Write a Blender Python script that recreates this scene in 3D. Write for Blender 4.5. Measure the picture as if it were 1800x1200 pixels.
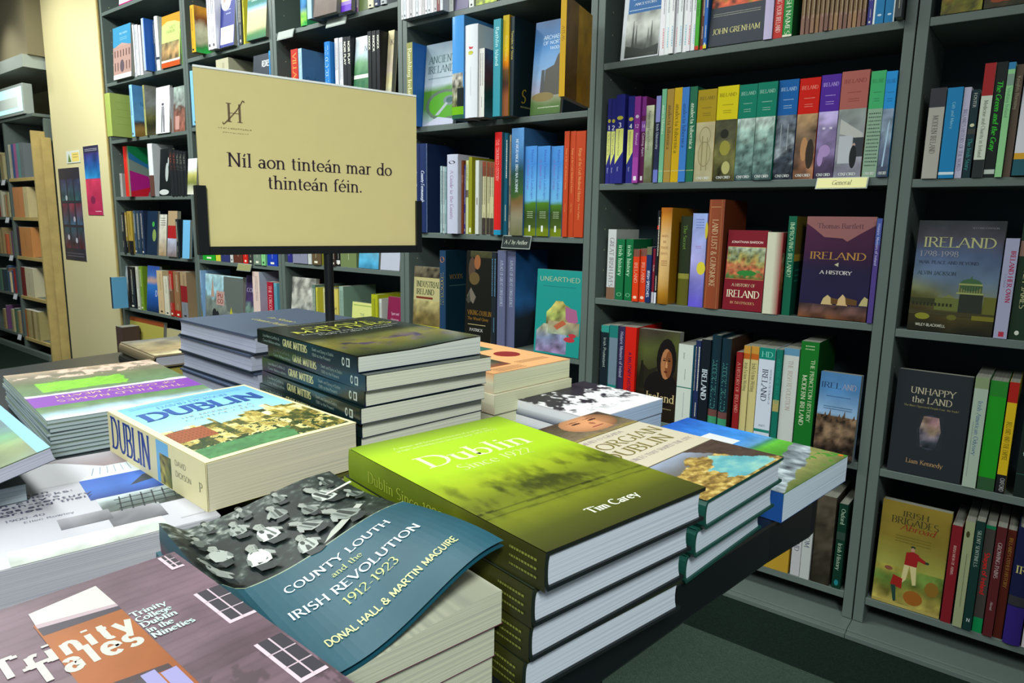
import bpy, math, random
import numpy as np
from mathutils import Matrix, Vector
random.seed(7)
for o in list(bpy.data.objects): bpy.data.objects.remove(o)
SC = bpy.context.scene
COL = SC.collection

# ------------------------------------------------------------------ camera
FPX = 1216.0258
YAW, PIT, ROL = 0.66738433, 0.17010974, 0.01745167
CAM = np.array([0.32162141, -1.86614332, 1.04778564])
def _axes(y, p, r):
    cy, sy = math.cos(y), math.sin(y); cp, sp = math.cos(p), math.sin(p); cr, sr = math.cos(r), math.sin(r)
    F = np.array([-sy*cp, cy*cp, -sp]); R = np.array([cy, sy, 0]); U = np.cross(R, F)
    return cr*R+sr*U, -sr*R+cr*U, F
CA, CB, CC = _axes(YAW, PIT, ROL)
cd = bpy.data.cameras.new('camera'); cam = bpy.data.objects.new('camera', cd); COL.objects.link(cam)
cd.sensor_width = 36; cd.lens = FPX/1800*36; cd.clip_start = .02; cd.clip_end = 60
m = Matrix.Identity(4)
for i in range(3):
    m[i][0] = CA[i]; m[i][1] = CB[i]; m[i][2] = -CC[i]; m[i][3] = CAM[i]
cam.matrix_world = m
SC.camera = cam
# measured points of the photograph turned into real positions on the shelf front (y=0) or on a level (z)
def ray(p): return CC+CA*(p[0]-900)/FPX-CB*(p[1]-600)/FPX
def ony(p, y=0.0): d = ray(p); return CAM+(y-CAM[1])/d[1]*d
def onz(p, z): d = ray(p); return CAM+(z-CAM[2])/d[2]*d
def Xat(px, y, z):
    k = (px-900)/FPX; q = CA-k*CC
    return CAM[0]-(q[1]*(y-CAM[1])+q[2]*(z-CAM[2]))/q[0]
def Zat(x, y, py):
    k = (600-py)/FPX; q = CB-k*CC
    return CAM[2]-(q[0]*(x-CAM[0])+q[1]*(y-CAM[1]))/q[2]

# ------------------------------------------------------------------ world, lights, exposure
w = bpy.data.worlds.new('world'); SC.world = w; w.use_nodes = True
w.node_tree.nodes['Background'].inputs[0].default_value = (.80, .93, 1.0, 1)
w.node_tree.nodes['Background'].inputs[1].default_value = 0.22
SC.view_settings.view_transform = 'Standard'; SC.view_settings.look = 'None'
SC.view_settings.exposure = 0.0; SC.view_settings.gamma = 1.0; SC.view_settings.use_curve_mapping = False
def area(name, loc, sx, sy, e, col=(1, 1, 1), rot=(0, 0, 0), spread=180):
    l = bpy.data.lights.new(name, 'AREA'); l.shape = 'RECTANGLE'; l.size = sx; l.size_y = sy; l.energy = e; l.color = col
    l.spread = math.radians(spread)
    o = bpy.data.objects.new(name, l); o.location = loc; o.rotation_euler = rot; COL.objects.link(o); return o
def spot(name, loc, target, e, size, blend=.6, col=(1, 1, 1), rad=.05):
    l = bpy.data.lights.new(name, 'SPOT'); l.energy = e; l.spot_size = math.radians(size); l.spot_blend = blend; l.color = col
    l.shadow_soft_size = rad
    o = bpy.data.objects.new(name, l); o.location = loc
    d = Vector(target)-Vector(loc); o.rotation_euler = d.to_track_quat('-Z', 'Y').to_euler(); COL.objects.link(o); return o
LC = (.95, 1.0, .95)
area('ceiling_panel_light', (-1.7, -1.30, 2.72), 2.6, .40, 56, LC)
area('ceiling_panel_light', (-3.9, -1.25, 2.72), 1.5, .50, 62, LC)
area('ceiling_panel_light', (-1.2, -2.7, 2.72), 2.2, .60, 34, LC)
area('ceiling_panel_light', (1.75, -3.3, 2.72), 1.6, 1.4, 45, LC)
spot('table_fill_spot', (1.35, -3.05, 2.6), (-.25, -1.5, .8), 270, 62, 1.0, LC, .25)  # unseen fill spot, added to brighten the table stacks but not the shelves
spot('wall_spot_light', (-4.75, -.75, 2.62), (-4.85, 0, 1.75), 45, 95, 1.0, (1, 1, .86))
spot('wall_spot_light', (-5.5, -.45, 2.4), (-5.4, 0, 1.8), 14, 80, 1.0, (1, 1, .9))
spot('ceiling_spot_light', (-2.4, -1.1, 2.68), (-2.1, 0, 1.8), 60, 100, .9, LC)
spot('ceiling_spot_light', (-3.9, -1.0, 2.68), (-3.8, 0, 1.8), 55, 100, .9, LC)

# ------------------------------------------------------------------ colour helpers
def s2l(c): return c/12.92 if c <= .04045 else ((c+.055)/1.055)**2.4
_cc = {}
def rgb(h):
    if not isinstance(h, str): return tuple(h)
    if h not in _cc:
        s = h.lstrip('#')
        if len(s) == 3: s = ''.join(c*2 for c in s)
        _cc[h] = tuple(s2l(int(s[i:i+2], 16)/255) for i in (0, 2, 4))
    return _cc[h]
def mat(name, col, rough=.5, spec=.5, metal=0, coat=0, bump=None, mottle=0, mscale=6):
    M = bpy.data.materials.new(name); M.use_nodes = True; nt = M.node_tree; b = nt.nodes['Principled BSDF']
    b.inputs['Base Color'].default_value = (*rgb(col), 1); b.inputs['Roughness'].default_value = rough
    b.inputs['Specular IOR Level'].default_value = spec; b.inputs['Metallic'].default_value = metal; b.inputs['Coat Weight'].default_value = coat
    tc = nt.nodes.new('ShaderNodeTexCoord')
    n = nt.nodes.new('ShaderNodeTexNoise'); n.inputs['Scale'].default_value = mscale; n.inputs['Detail'].default_value = 6
    nt.links.new(tc.outputs['Object'], n.inputs['Vector'])
    if mottle:
        mx = nt.nodes.new('ShaderNodeMixRGB'); mx.blend_type = 'MULTIPLY'; mx.inputs['Fac'].default_value = mottle
        mx.inputs['Color1'].default_value = (*rgb(col), 1)
        cr = nt.nodes.new('ShaderNodeValToRGB'); cr.color_ramp.elements[0].position = .3; cr.color_ramp.elements[1].position = .7
        cr.color_ramp.elements[0].color = (.45, .45, .45, 1)
        nt.links.new(n.outputs['Fac'], cr.inputs['Fac']); nt.links.new(cr.outputs['Color'], mx.inputs['Color2'])
        nt.links.new(mx.outputs['Color'], b.inputs['Base Color'])
    if bump:
        n2 = nt.nodes.new('ShaderNodeTexNoise'); n2.inputs['Scale'].default_value = bump[0]; n2.inputs['Detail'].default_value = 4
        nt.links.new(tc.outputs['Object'], n2.inputs['Vector'])
        bp = nt.nodes.new('ShaderNodeBump'); bp.inputs['Strength'].default_value = bump[1]; bp.inputs['Distance'].default_value = bump[2]
        nt.links.new(n2.outputs['Fac'], bp.inputs['Height']); nt.links.new(bp.outputs['Normal'], b.inputs['Normal'])
    return M
def attr_mat(name, rough, spec=.5, coat=0, stripes=False, wear=.1):
    M = bpy.data.materials.new(name); M.use_nodes = True; nt = M.node_tree; b = nt.nodes['Principled BSDF']
    b.inputs['Roughness'].default_value = rough; b.inputs['Specular IOR Level'].default_value = spec
    b.inputs['Coat Weight'].default_value = coat; b.inputs['Coat Roughness'].default_value = .12
    a = nt.nodes.new('ShaderNodeAttribute'); a.attribute_name = 'Col'
    tc = nt.nodes.new('ShaderNodeTexCoord'); n = nt.nodes.new('ShaderNodeTexNoise')
    mx = nt.nodes.new('ShaderNodeMixRGB'); mx.blend_type = 'MULTIPLY'
    cr = nt.nodes.new('ShaderNodeValToRGB')
    if stripes:
        mp = nt.nodes.new('ShaderNodeMapping'); mp.inputs['Scale'].default_value = (1500, 2.5, 2.5)
        nt.links.new(tc.outputs['Object'], mp.inputs['Vector']); nt.links.new(mp.outputs['Vector'], n.inputs['Vector'])
        n.inputs['Scale'].default_value = 1; n.inputs['Detail'].default_value = 1.5
        cr.color_ramp.elements[0].position = .35; cr.color_ramp.elements[1].position = .6
        cr.color_ramp.elements[0].color = (.62, .66, .72, 1); mx.inputs['Fac'].default_value = .75
    else:
        nt.links.new(tc.outputs['Object'], n.inputs['Vector']); n.inputs['Scale'].default_value = 45; n.inputs['Detail'].default_value = 5
        cr.color_ramp.elements[0].position = .3; cr.color_ramp.elements[1].position = .6
        cr.color_ramp.elements[0].color = (.7, .7, .7, 1); mx.inputs['Fac'].default_value = wear
    nt.links.new(n.outputs['Fac'], cr.inputs['Fac']); nt.links.new(a.outputs['Color'], mx.inputs['Color1'])
    nt.links.new(cr.outputs['Color'], mx.inputs['Color2']); nt.links.new(mx.outputs['Color'], b.inputs['Base Color'])
    return M
M_COVER = attr_mat('printed_cover_board', .42, .3)
M_GLOSS = attr_mat('glossy_laminated_cover', .16, .55)
M_PRINT = attr_mat('printed_ink', .45, .25, 0, wear=.05)
M_GPRINT = attr_mat('glossy_printed_ink', .2, .4, 0, wear=.05)
M_PAGES = attr_mat('paper_page_edges', .85, .2, 0, True)
M_SHELF = mat('grey_green_shelf_paint', '#5f6b67', .42, .4, bump=(260, .12, .001), mottle=.2, mscale=5)
M_BACK = mat('shade_toned_back_panel', '#2c3c44', .6, .3, mottle=.2)  # back panel colour darkened to carry the shade inside the shelves
M_BLACK = mat('black_powder_coat', '#0d1114', .38, .4, bump=(900, .1, .0005))
M_TABLE = mat('black_table_laminate', '#10151a', .3, .45, bump=(500, .05, .0005), mottle=.2)
M_WALL = mat('cream_wall_paint', '#cfc69a', .55, .35, bump=(130, .15, .002), mottle=.06, mscale=2)
M_WOOD = mat('pale_raw_wood', '#b9a368', .6, .3, bump=(60, .2, .002), mottle=.35, mscale=14)
M_CARPET = mat('dark_green_carpet', '#1c2c25', .95, .1, bump=(420, .9, .006), mottle=.75, mscale=190)
M_MAT = mat('grey_green_carpet', '#46594e', .95, .1, bump=(420, .9, .006), mottle=.6, mscale=190)
M_CEIL = mat('ceiling_paint', '#a8a48c', .8, .2, mottle=.05)
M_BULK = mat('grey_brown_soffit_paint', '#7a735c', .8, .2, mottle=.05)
M_METAL = mat('grey_plastic_label_rail', '#9aa4a0', .35, .5, mottle=.1)
M_PEG = mat('brass_shelf_peg_hole', '#c9c7a8', .4, .5, mottle=.1)

# ------------------------------------------------------------------ noise
def _h(ix, iy, s):
    x = (ix.astype(np.int64)*374761393+iy.astype(np.int64)*668265263+s*974711) & 0x7fffffff
    x = ((x ^ (x >> 13))*1274126177) & 0x7fffffff
    return ((x ^ (x >> 16)) & 0xffff)/65535.0
def vnoise(x, y, s=0):
    ix = np.floor(x); iy = np.floor(y); fx = x-ix; fy = y-iy; fx = fx*fx*(3-2*fx); fy = fy*fy*(3-2*fy)
    a = _h(ix, iy, s); b = _h(ix+1, iy, s); c = _h(ix, iy+1, s); d = _h(ix+1, iy+1, s)
    return (a*(1-fx)+b*fx)*(1-fy)+(c*(1-fx)+d*fx)*fy
def fbm(x, y, s=0, o=4):
    r = 0; a = .5; t = 0
    for i in range(o):
        r = r+a*vnoise(x*2**i, y*2**i, s+i*17); t += a; a *= .55
    return r/t
def ramp(v, stops):
    xs = [q[0] for q in stops]; cs = np.array([rgb(q[1]) for q in stops])
    return np.stack([np.interp(v, xs, cs[:, k]) for k in range(3)], -1)

# ------------------------------------------------------------------ lettering: stroke skeletons with a broad pen
GL = {}
def _g(ch, adv, st, ser=()): GL[ch] = (adv, st, ser)
def L(*a): return ('l',)+a
def A(*a): return ('a',)+a
_g(' ', .32, ()); _g('A', .78, (L(.02,0,.39,1), L(.39,1,.76,0), L(.15,.36,.63,.36)), ((.02,0),(.76,0)))
_g('B', .66, (L(.1,0,.1,1), L(.1,1,.33,1), A(.33,.76,.22,.24,90,-90), L(.1,.52,.35,.52), A(.35,.26,.26,.26,90,-90), L(.35,0,.1,0)), ((.06,0),(.06,1)))
_g('C', .74, (A(.42,.5,.38,.5,48,312),)); _g('D', .78, (L(.1,0,.1,1), L(.1,1,.32,1), A(.32,.5,.4,.5,90,-90), L(.32,0,.1,0)), ((.06,0),(.06,1)))
_g('E', .62, (L(.1,0,.1,1), L(.1,1,.56,1), L(.1,.52,.45,.52), L(.1,0,.58,0)), ((.06,0),(.06,1)))
_g('F', .58, (L(.1,0,.1,1), L(.1,1,.55,1), L(.1,.52,.45,.52)), ((.1,0),(.06,1)))
_g('G', .8, (A(.42,.5,.38,.5,48,330), L(.72,.45,.72,.08)), ((.72,.45),)); _g('H', .82, (L(.12,0,.12,1), L(.7,0,.7,1), L(.12,.52,.7,.52)), ((.12,0),(.12,1),(.7,0),(.7,1)))
_g('I', .3, (L(.15,0,.15,1),), ((.15,0),(.15,1))); _g('J', .42, (L(.28,1,.28,.15), A(.12,.15,.16,.17,0,-130)), ((.28,1),))
_g('K', .74, (L(.12,0,.12,1), L(.13,.42,.62,1), L(.3,.6,.7,0)), ((.12,0),(.12,1),(.7,0),(.62,1))); _g('L', .6, (L(.12,0,.12,1), L(.12,0,.57,0), L(.57,0,.57,.14)), ((.12,1),(.08,0)))
_g('M', .98, (L(.14,0,.16,1), L(.16,1,.5,.1), L(.5,.1,.84,1), L(.84,1,.86,0)), ((.14,0),(.86,0),(.12,1),(.88,1))); _g('N', .84, (L(.12,0,.12,1), L(.12,1,.7,0), L(.7,0,.7,1)), ((.12,0),(.08,1),(.7,1)))
_g('O', .84, (A(.42,.5,.38,.5,0,360),)); _g('P', .62, (L(.1,0,.1,1), L(.1,1,.32,1), A(.32,.74,.25,.26,90,-90), L(.32,.48,.1,.48)), ((.1,0),(.06,1)))
_g('Q', .84, (A(.42,.5,.38,.5,0,360), L(.45,.2,.78,-.15))); _g('R', .7, (L(.1,0,.1,1), L(.1,1,.32,1), A(.32,.75,.24,.25,90,-90), L(.32,.5,.1,.5), L(.32,.5,.66,0)), ((.1,0),(.06,1),(.66,0)))
_g('S', .58, (A(.29,.75,.22,.25,40,270), A(.29,.25,.24,.25,90,-140))); _g('T', .7, (L(.35,0,.35,1), L(.02,1,.68,1), L(.02,1,.02,.86), L(.68,1,.68,.86)), ((.35,0),))
_g('U', .8, (L(.12,1,.12,.32), A(.4,.32,.28,.32,180,360), L(.68,.32,.68,1)), ((.12,1),(.68,1))); _g('V', .76, (L(.02,1,.38,0), L(.38,0,.74,1)), ((.02,1),(.74,1)))
_g('W', 1.08, (L(.02,1,.28,0), L(.28,0,.54,1), L(.54,1,.8,0), L(.8,0,1.06,1)), ((.02,1),(1.06,1))); _g('X', .74, (L(.04,1,.7,0), L(.04,0,.7,1)), ((.04,1),(.7,0),(.04,0),(.7,1)))
_g('Y', .74, (L(.02,1,.37,.48), L(.37,.48,.72,1), L(.37,.48,.37,0)), ((.02,1),(.72,1),(.37,0))); _g('Z', .64, (L(.06,1,.58,1), L(.58,1,.04,0), L(.04,0,.6,0)))
_g('0', .58, (A(.29,.5,.25,.5,0,360),)); _g('1', .4, (L(.22,0,.22,1), L(.22,1,.07,.86)), ((.22,0),)); _g('2', .56, (A(.27,.74,.22,.26,165,-35), L(.45,.59,.05,.02), L(.05,0,.52,0)))
_g('3', .54, (A(.25,.75,.2,.25,150,-90), A(.25,.26,.23,.26,90,-150))); _g('4', .58, (L(.4,0,.4,1), L(.4,1,.04,.3), L(.04,.3,.55,.3))); _g('5', .54, (L(.46,1,.14,1), L(.14,1,.1,.56), A(.25,.3,.23,.3,115,-150)))
_g('6', .56, (A(.28,.3,.22,.3,0,360), A(.55,.3,.5,.7,180,115))); _g('7', .54, (L(.05,1,.5,1), L(.5,1,.2,0))); _g('8', .56, (A(.28,.76,.18,.24,0,360), A(.28,.27,.23,.27,0,360))); _g('9', .56, (A(.28,.7,.22,.3,0,360), A(.01,.7,.5,.7,0,-65)))
X = .64
_g('a', .52, (L(.4,.42,.4,.05), A(.23,.43,.17,.2,150,0), A(.22,.18,.17,.18,0,360)), ((.42,0),)); _g('b', .58, (L(.1,0,.1,1), A(.3,.31,.22,.31,0,360)), ((.08,1),)); _g('c', .5, (A(.27,.32,.23,.32,50,310),))
_g('d', .6, (L(.48,0,.48,1), A(.27,.31,.21,.31,0,360)), ((.46,1),(.5,0))); _g('e', .52, (A(.27,.32,.23,.32,0,318), L(.04,.34,.5,.34))); _g('f', .36, (L(.16,0,.16,.78), A(.31,.78,.15,.2,180,50), L(.03,X,.32,X)), ((.16,0),))
_g('g', .56, (A(.26,.36,.19,.26,0,360), L(.45,X,.45,-.1), A(.25,-.1,.2,.2,0,-150))); _g('h', .6, (L(.12,0,.12,1), A(.3,.42,.18,.22,180,0), L(.48,.42,.48,0)), ((.12,0),(.09,1),(.48,0)))
_g('i', .28, (L(.14,0,.14,X), L(.14,.84,.14,.94)), ((.14,0),(.11,X))); _g('j', .28, (L(.16,X,.16,-.1), A(.04,-.1,.12,.16,0,-110), L(.16,.84,.16,.94))); _g('k', .56, (L(.12,0,.12,1), L(.13,.25,.45,X), L(.25,.38,.5,0)), ((.12,0),(.09,1),(.5,0)))
_g('l', .28, (L(.14,0,.14,1),), ((.14,0),(.11,1))); _g('m', .9, (L(.12,0,.12,X), A(.28,.42,.16,.22,180,0), L(.44,.42,.44,0), A(.6,.42,.16,.22,180,0), L(.76,.42,.76,0)), ((.12,0),(.09,X),(.44,0),(.76,0)))
_g('n', .6, (L(.12,0,.12,X), A(.3,.42,.18,.22,180,0), L(.48,.42,.48,0)), ((.12,0),(.09,X),(.48,0))); _g('o', .56, (A(.28,.32,.24,.32,0,360),)); _g('p', .58, (L(.12,-.32,.12,X), A(.32,.32,.21,.31,0,360)), ((.12,-.32),(.09,X)))
_g('q', .58, (L(.48,-.32,.48,X), A(.27,.32,.21,.31,0,360)), ((.48,-.32),)); _g('r', .42, (L(.12,0,.12,X), A(.3,.4,.18,.24,170,60)), ((.12,0),(.09,X))); _g('s', .44, (A(.22,.47,.16,.17,40,270), A(.22,.16,.18,.16,90,-150)))
_g('t', .36, (L(.16,.86,.16,.12), A(.27,.12,.11,.12,180,300), L(.03,X,.32,X))); _g('u', .6, (L(.12,X,.12,.22), A(.29,.22,.17,.22,180,360), L(.46,X,.46,0)), ((.1,X),(.44,X),(.48,0)))
_g('v', .54, (L(.03,X,.27,0), L(.27,0,.51,X)), ((.03,X),(.51,X))); _g('w', .78, (L(.03,X,.2,0), L(.2,0,.39,X), L(.39,X,.57,0), L(.57,0,.75,X)), ((.03,X),(.75,X))); _g('x', .54, (L(.04,X,.5,0), L(.04,0,.5,X)), ((.04,X),(.5,0)))
_g('y', .54, (L(.03,X,.27,0), L(.51,X,.18,-.3)), ((.03,X),(.51,X))); _g('z', .48, (L(.05,X,.43,X), L(.43,X,.04,0), L(.04,0,.45,0)))
_g('.', .24, (L(.12,0,.12,.12),)); _g(',', .24, (L(.14,.08,.08,-.14),)); _g('-', .4, (L(.06,.34,.34,.34),)); _g(':', .26, (L(.13,0,.13,.12), L(.13,.46,.13,.58))); _g("'", .22, (L(.12,1,.1,.8),))
_g('&', .8, (A(.32,.77,.17,.22,-50,250), A(.32,.27,.28,.28,110,340), L(.2,.62,.74,0), L(.58,.2,.72,.5))); _g('?', .5, (A(.24,.76,.2,.24,170,-60), L(.25,.5,.25,.3), L(.25,0,.25,.12))); _g('*', .5, (L(.05,.4,.45,.4), L(.25,.2,.25,.6)))
for a_, b_ in (('\u00e1', 'a'), ('\u00e9', 'e'), ('\u00ed', 'i'), ('\u00f3', 'o')):
    adv, st, se = GL[b_]; st = tuple(q for q in st if not (b_ == 'i' and q[-1] == .94))
    GL[a_] = (adv, st+(L(adv*.42,.78,adv*.72,.99),), se)
_tc = {}
def text_quads(s, style='s'):
    """flat quads (cap height 1) and the width; styles: s serif, n sans, b bold, i italic, c condensed, w wide"""
    key = (s, style)
    if key in _tc: return _tc[key]
    serif = 's' in style; bold = 1.55 if 'b' in style else 1.0
    th, tn = (.125*bold, .045*bold) if serif else (.105*bold, .095*bold)
    if 'x' in style: th, tn = .215, .15
    cx = .72 if 'c' in style else (1.3 if 'w' in style else 1.0)
    sh = .22 if 'i' in style else 0
    out = []; x0 = 0; sp = .05+(.06 if 'w' in style else 0)+(.12 if 'x' in style else 0)
    for ch in s:
        adv, st, se = GL.get(ch) or GL['-']
        for q in st:
            if q[0] == 'l': pts = [(q[1], q[2]), (q[3], q[4])]
            else:
                n = max(4, int(abs(q[6]-q[5])/26)); pts = []
                for k in range(n+1):
                    t = math.radians(q[5]+(q[6]-q[5])*k/n); pts.append((q[1]+q[3]*math.cos(t), q[2]+q[4]*math.sin(t)))
            offs = []
            for k, p in enumerate(pts):
                a = pts[max(0, k-1)]; b = pts[min(len(pts)-1, k+1)]
                dx, dy = (b[0]-a[0])*cx, b[1]-a[1]; l = math.hypot(dx, dy) or 1; dx /= l; dy /= l
                if serif:
                    k2 = abs(dy*math.cos(.2)-dx*math.sin(.2)) if q[0] == 'a' else (abs(dy) if abs(dx) < .2 else (.95 if dx*dy < 0 else .42) if abs(dy) > .2 else 0)
                else: k2 = abs(dy)
                hw = (tn+(th-tn)*k2)/2; offs.append((-dy*hw, dx*hw))
            for k in range(len(pts)-1):
                a, b = pts[k], pts[k+1]; oa, ob = offs[k], offs[k+1]
                out.append([(x0+a[0]*cx+oa[0], a[1]+oa[1]), (x0+a[0]*cx-oa[0], a[1]-oa[1]), (x0+b[0]*cx-ob[0], b[1]-ob[1]), (x0+b[0]*cx+ob[0], b[1]+ob[1])])
        if serif:
            for px, py in se:
                wd = .12; hh = tn*.55; px *= cx
                out.append([(x0+px-wd, py-hh), (x0+px+wd, py-hh), (x0+px+wd, py+hh), (x0+px-wd, py+hh)])
        x0 += adv*cx+sp
    if sh: out = [[(a+sh*b, b) for a, b in q] for q in out]
    _tc[key] = (out, x0-sp)
    return _tc[key]

# ------------------------------------------------------------------ mesh helpers
class MB:
    def __init__(s): s.v = []; s.f = []; s.c = []
    def vert(s, p, c): s.v.append(p); s.c.append(c); return len(s.v)-1
    def quad(s, ps, c):
        b = len(s.v); s.v += list(ps); s.c += [c]*len(ps); s.f.append(tuple(range(b, b+len(ps))))
    def box(s, a, b, c=(1, 1, 1)):
        x0, y0, z0 = a; x1, y1, z1 = b; k = len(s.v)
        s.v += [(x0,y0,z0),(x1,y0,z0),(x1,y1,z0),(x0,y1,z0),(x0,y0,z1),(x1,y0,z1),(x1,y1,z1),(x0,y1,z1)]; s.c += [c]*8
        for q in ((0,3,2,1),(4,5,6,7),(0,1,5,4),(1,2,6,5),(2,3,7,6),(3,0,4,7)): s.f.append(tuple(k+i for i in q))
    def build(s, name, mt, parent=None, bevel=0, smooth=False):
        me = bpy.data.meshes.new(name); me.from_pydata(s.v, [], s.f); me.update()
        at = me.color_attributes.new('Col', 'FLOAT_COLOR', 'POINT')
        arr = np.ones((len(s.v), 4), dtype=np.float32); arr[:, :3] = np.array(s.c, dtype=np.float32); at.data.foreach_set('color', arr.ravel())
        me.materials.append(mt)
        if smooth: me.polygons.foreach_set('use_smooth', [True]*len(me.polygons))
        o = bpy.data.objects.new(name, me); COL.objects.link(o)
        if parent: o.parent = parent
        if bevel:
            bv = o.modifiers.new('bevel', 'BEVEL'); bv.width = bevel; bv.segments = 2; bv.limit_method = 'ANGLE'
        return o
def tag(o, label=None, cat=None, group=None, kind=None):
    if label: o['label'] = label
    if cat: o['category'] = cat
    if group: o['group'] = group
    if kind: o['kind'] = kind
    return o
def empty(name, loc, rot=None):
    o = bpy.data.objects.new(name, None); COL.objects.link(o); o.empty_display_size = .02
    if rot is not None:
        mm = Matrix.Identity(4)
        for i in range(3):
            for j in range(3): mm[i][j] = rot[j][i]
        o.matrix_world = Matrix.Translation(Vector(loc)) @ mm
    else: o.location = loc
    return o
def boxobj(name, a, b, mt, parent=None, bevel=0): m_ = MB(); m_.box(a, b); return m_.build(name, mt, parent, bevel)

# ------------------------------------------------------------------ a book.  local x = thickness (front cover at +x), y = spine -> fore edge, z = tail -> head
def put(mb, face, els, w, h, t, bend=None, bulge=0, e0=.0003, base=None):
    lay = [0]; jt = [0]; xt = [0]; curved = (face == 'F' and bend) or (face == 'S' and bulge)
    def P(u, v, k):
        e = e0+.00025*(1-math.exp(-k/8))+k*.000009+jt[0]*2e-5+(xt[0] if curved else 0)
        if face == 'F':
            d = bend(u, v) if bend else 0
            return (t+e+d, u*w, v*h)
        return (u*t, -e-bulge*(1-(2*u-1)**2), v*h)
    W = w if face == 'F' else t
    for el in els:
        k = lay[0]; lay[0] += 1; ty = el[0]; xt[0] = min(k, 5)*.00006+(0 if ty in 'rg' else (.0006 if face == 'F' else .00035))
        if ty in 'rg':
            u0, v0, u1, v1 = el[1:5]
            if ty == 'r':
                nu, nv = (20, 14) if curved else (1, 1); fn = None; c = rgb(el[5])
            else:
                stops, amp, fr, sd = el[5:9]; res = el[9] if len(el) > 9 else 18
                nu = max(2, int(res*(u1-u0)*W/h)); nv = max(2, int(res*(v1-v0)))
                if curved: nu = max(nu, 20); nv = max(nv, 12)
            us = np.linspace(u0, u1, nu+1); vs = np.linspace(v0, v1, nv+1)
            U, V = np.meshgrid(us, vs)
            if ty == 'g':
                if callable(stops): cols = stops((U-u0)/(u1-u0), (V-v0)/(v1-v0))
                else:
                    n1 = fbm(U*W/h*fr, V*fr, sd); n2 = fbm(U*W/h*fr*1.7+9, V*fr*1.7, sd+5)
                    cols = ramp(np.clip((V-v0)/(v1-v0)+(n1-.5)*amp*.8, 0, 1), stops)*np.clip(1+(n2[..., None]-.5)*2.6*amp, .08, 2.5)
                cols = np.clip(cols, 0, .95).reshape(-1, 3)
            b = len(mb.v)
            for q, (u, v) in enumerate(zip(U.ravel(), V.ravel())):
                mb.v.append(P(u, v, k)); mb.c.append(tuple(cols[q]) if ty == 'g' else c)
            for j in range(nv):
                for i in range(nu):
                    q = b+j*(nu+1)+i; mb.f.append((q, q+1, q+nu+2, q+nu+1))
        elif ty == 'p':
            pts = el[1]; c = rgb(el[2]); mb.quad([P(u, v, k) for u, v in pts], c)
        elif ty == 'e':
            cu, cv, ru, rv, c = el[1:6]; n = 16
            mb.quad([P(cu+ru*math.cos(a*2*math.pi/n), cv+rv*math.sin(a*2*math.pi/n), k) for a in range(n)], rgb(c))
        elif ty == 't':
            _, u, v, size, s, c = el[:6]; style = el[6] if len(el) > 6 else 's'; al = el[7] if len(el) > 7 else 'l'; rot = el[8] if len(el) > 8 else 0
            mx = el[9] if len(el) > 9 else None
            qs, tw = text_quads(s, style); sz = size*h
            sx = sz
            if mx:
                tgt = mx*(h if rot in (90, -90) else W)/tw
                sx = min(tgt, sz*(1.6 if face == 'F' else 1.25))
            x0 = {'l': 0, 'c': -tw/2, 'r': -tw}[al]; c = rgb(c)
            for qi, q in enumerate(qs):
                ps = []; jt[0] = (qi % 4)*.5
                for (x, y) in q:
                    X_, Y_ = (x+x0)*sx, y*sz
                    if rot == -90: X_, Y_ = Y_, -X_
                    elif rot == 90: X_, Y_ = -Y_, X_
                    elif rot == 180: X_, Y_ = -X_, -Y_
                    ps.append(P(u+X_/W, v+Y_/h, k))
                mb.quad(ps, c)
            jt[0] = 0
        elif ty == 'd':   # short dashes standing for print too small to read
            _, u, v, ln, n, size, c = el[:7]; rot = el[7] if len(el) > 7 else 0; c = rgb(c); rr = random.Random(int((u+v)*997)+n)
            pos = 0
            while pos < ln:
                a = .25*size*rr.uniform(1.0, 3.2)*(1 if rot == 0 else 1)
                for r in range(n):
                    if rot == 0:
                        q = [(u+pos, v-r*size*1.8), (u+pos+a*h/W, v-r*size*1.8), (u+pos+a*h/W, v-r*size*1.8+size*.55), (u+pos, v-r*size*1.8+size*.55)]
                    else:
                        ww = size*.5*h/W; q = [(u-r*size*1.8*h/W, v-pos), (u-r*size*1.8*h/W, v-pos-a), (u-r*size*1.8*h/W+ww, v-pos-a), (u-r*size*1.8*h/W+ww, v-pos)]
                    mb.quad([P(min(.97, max(.03, x)), y, k) for x, y in q], c)
                pos += (a+size*.22)*((h/W) if rot == 0 else 1)
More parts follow.
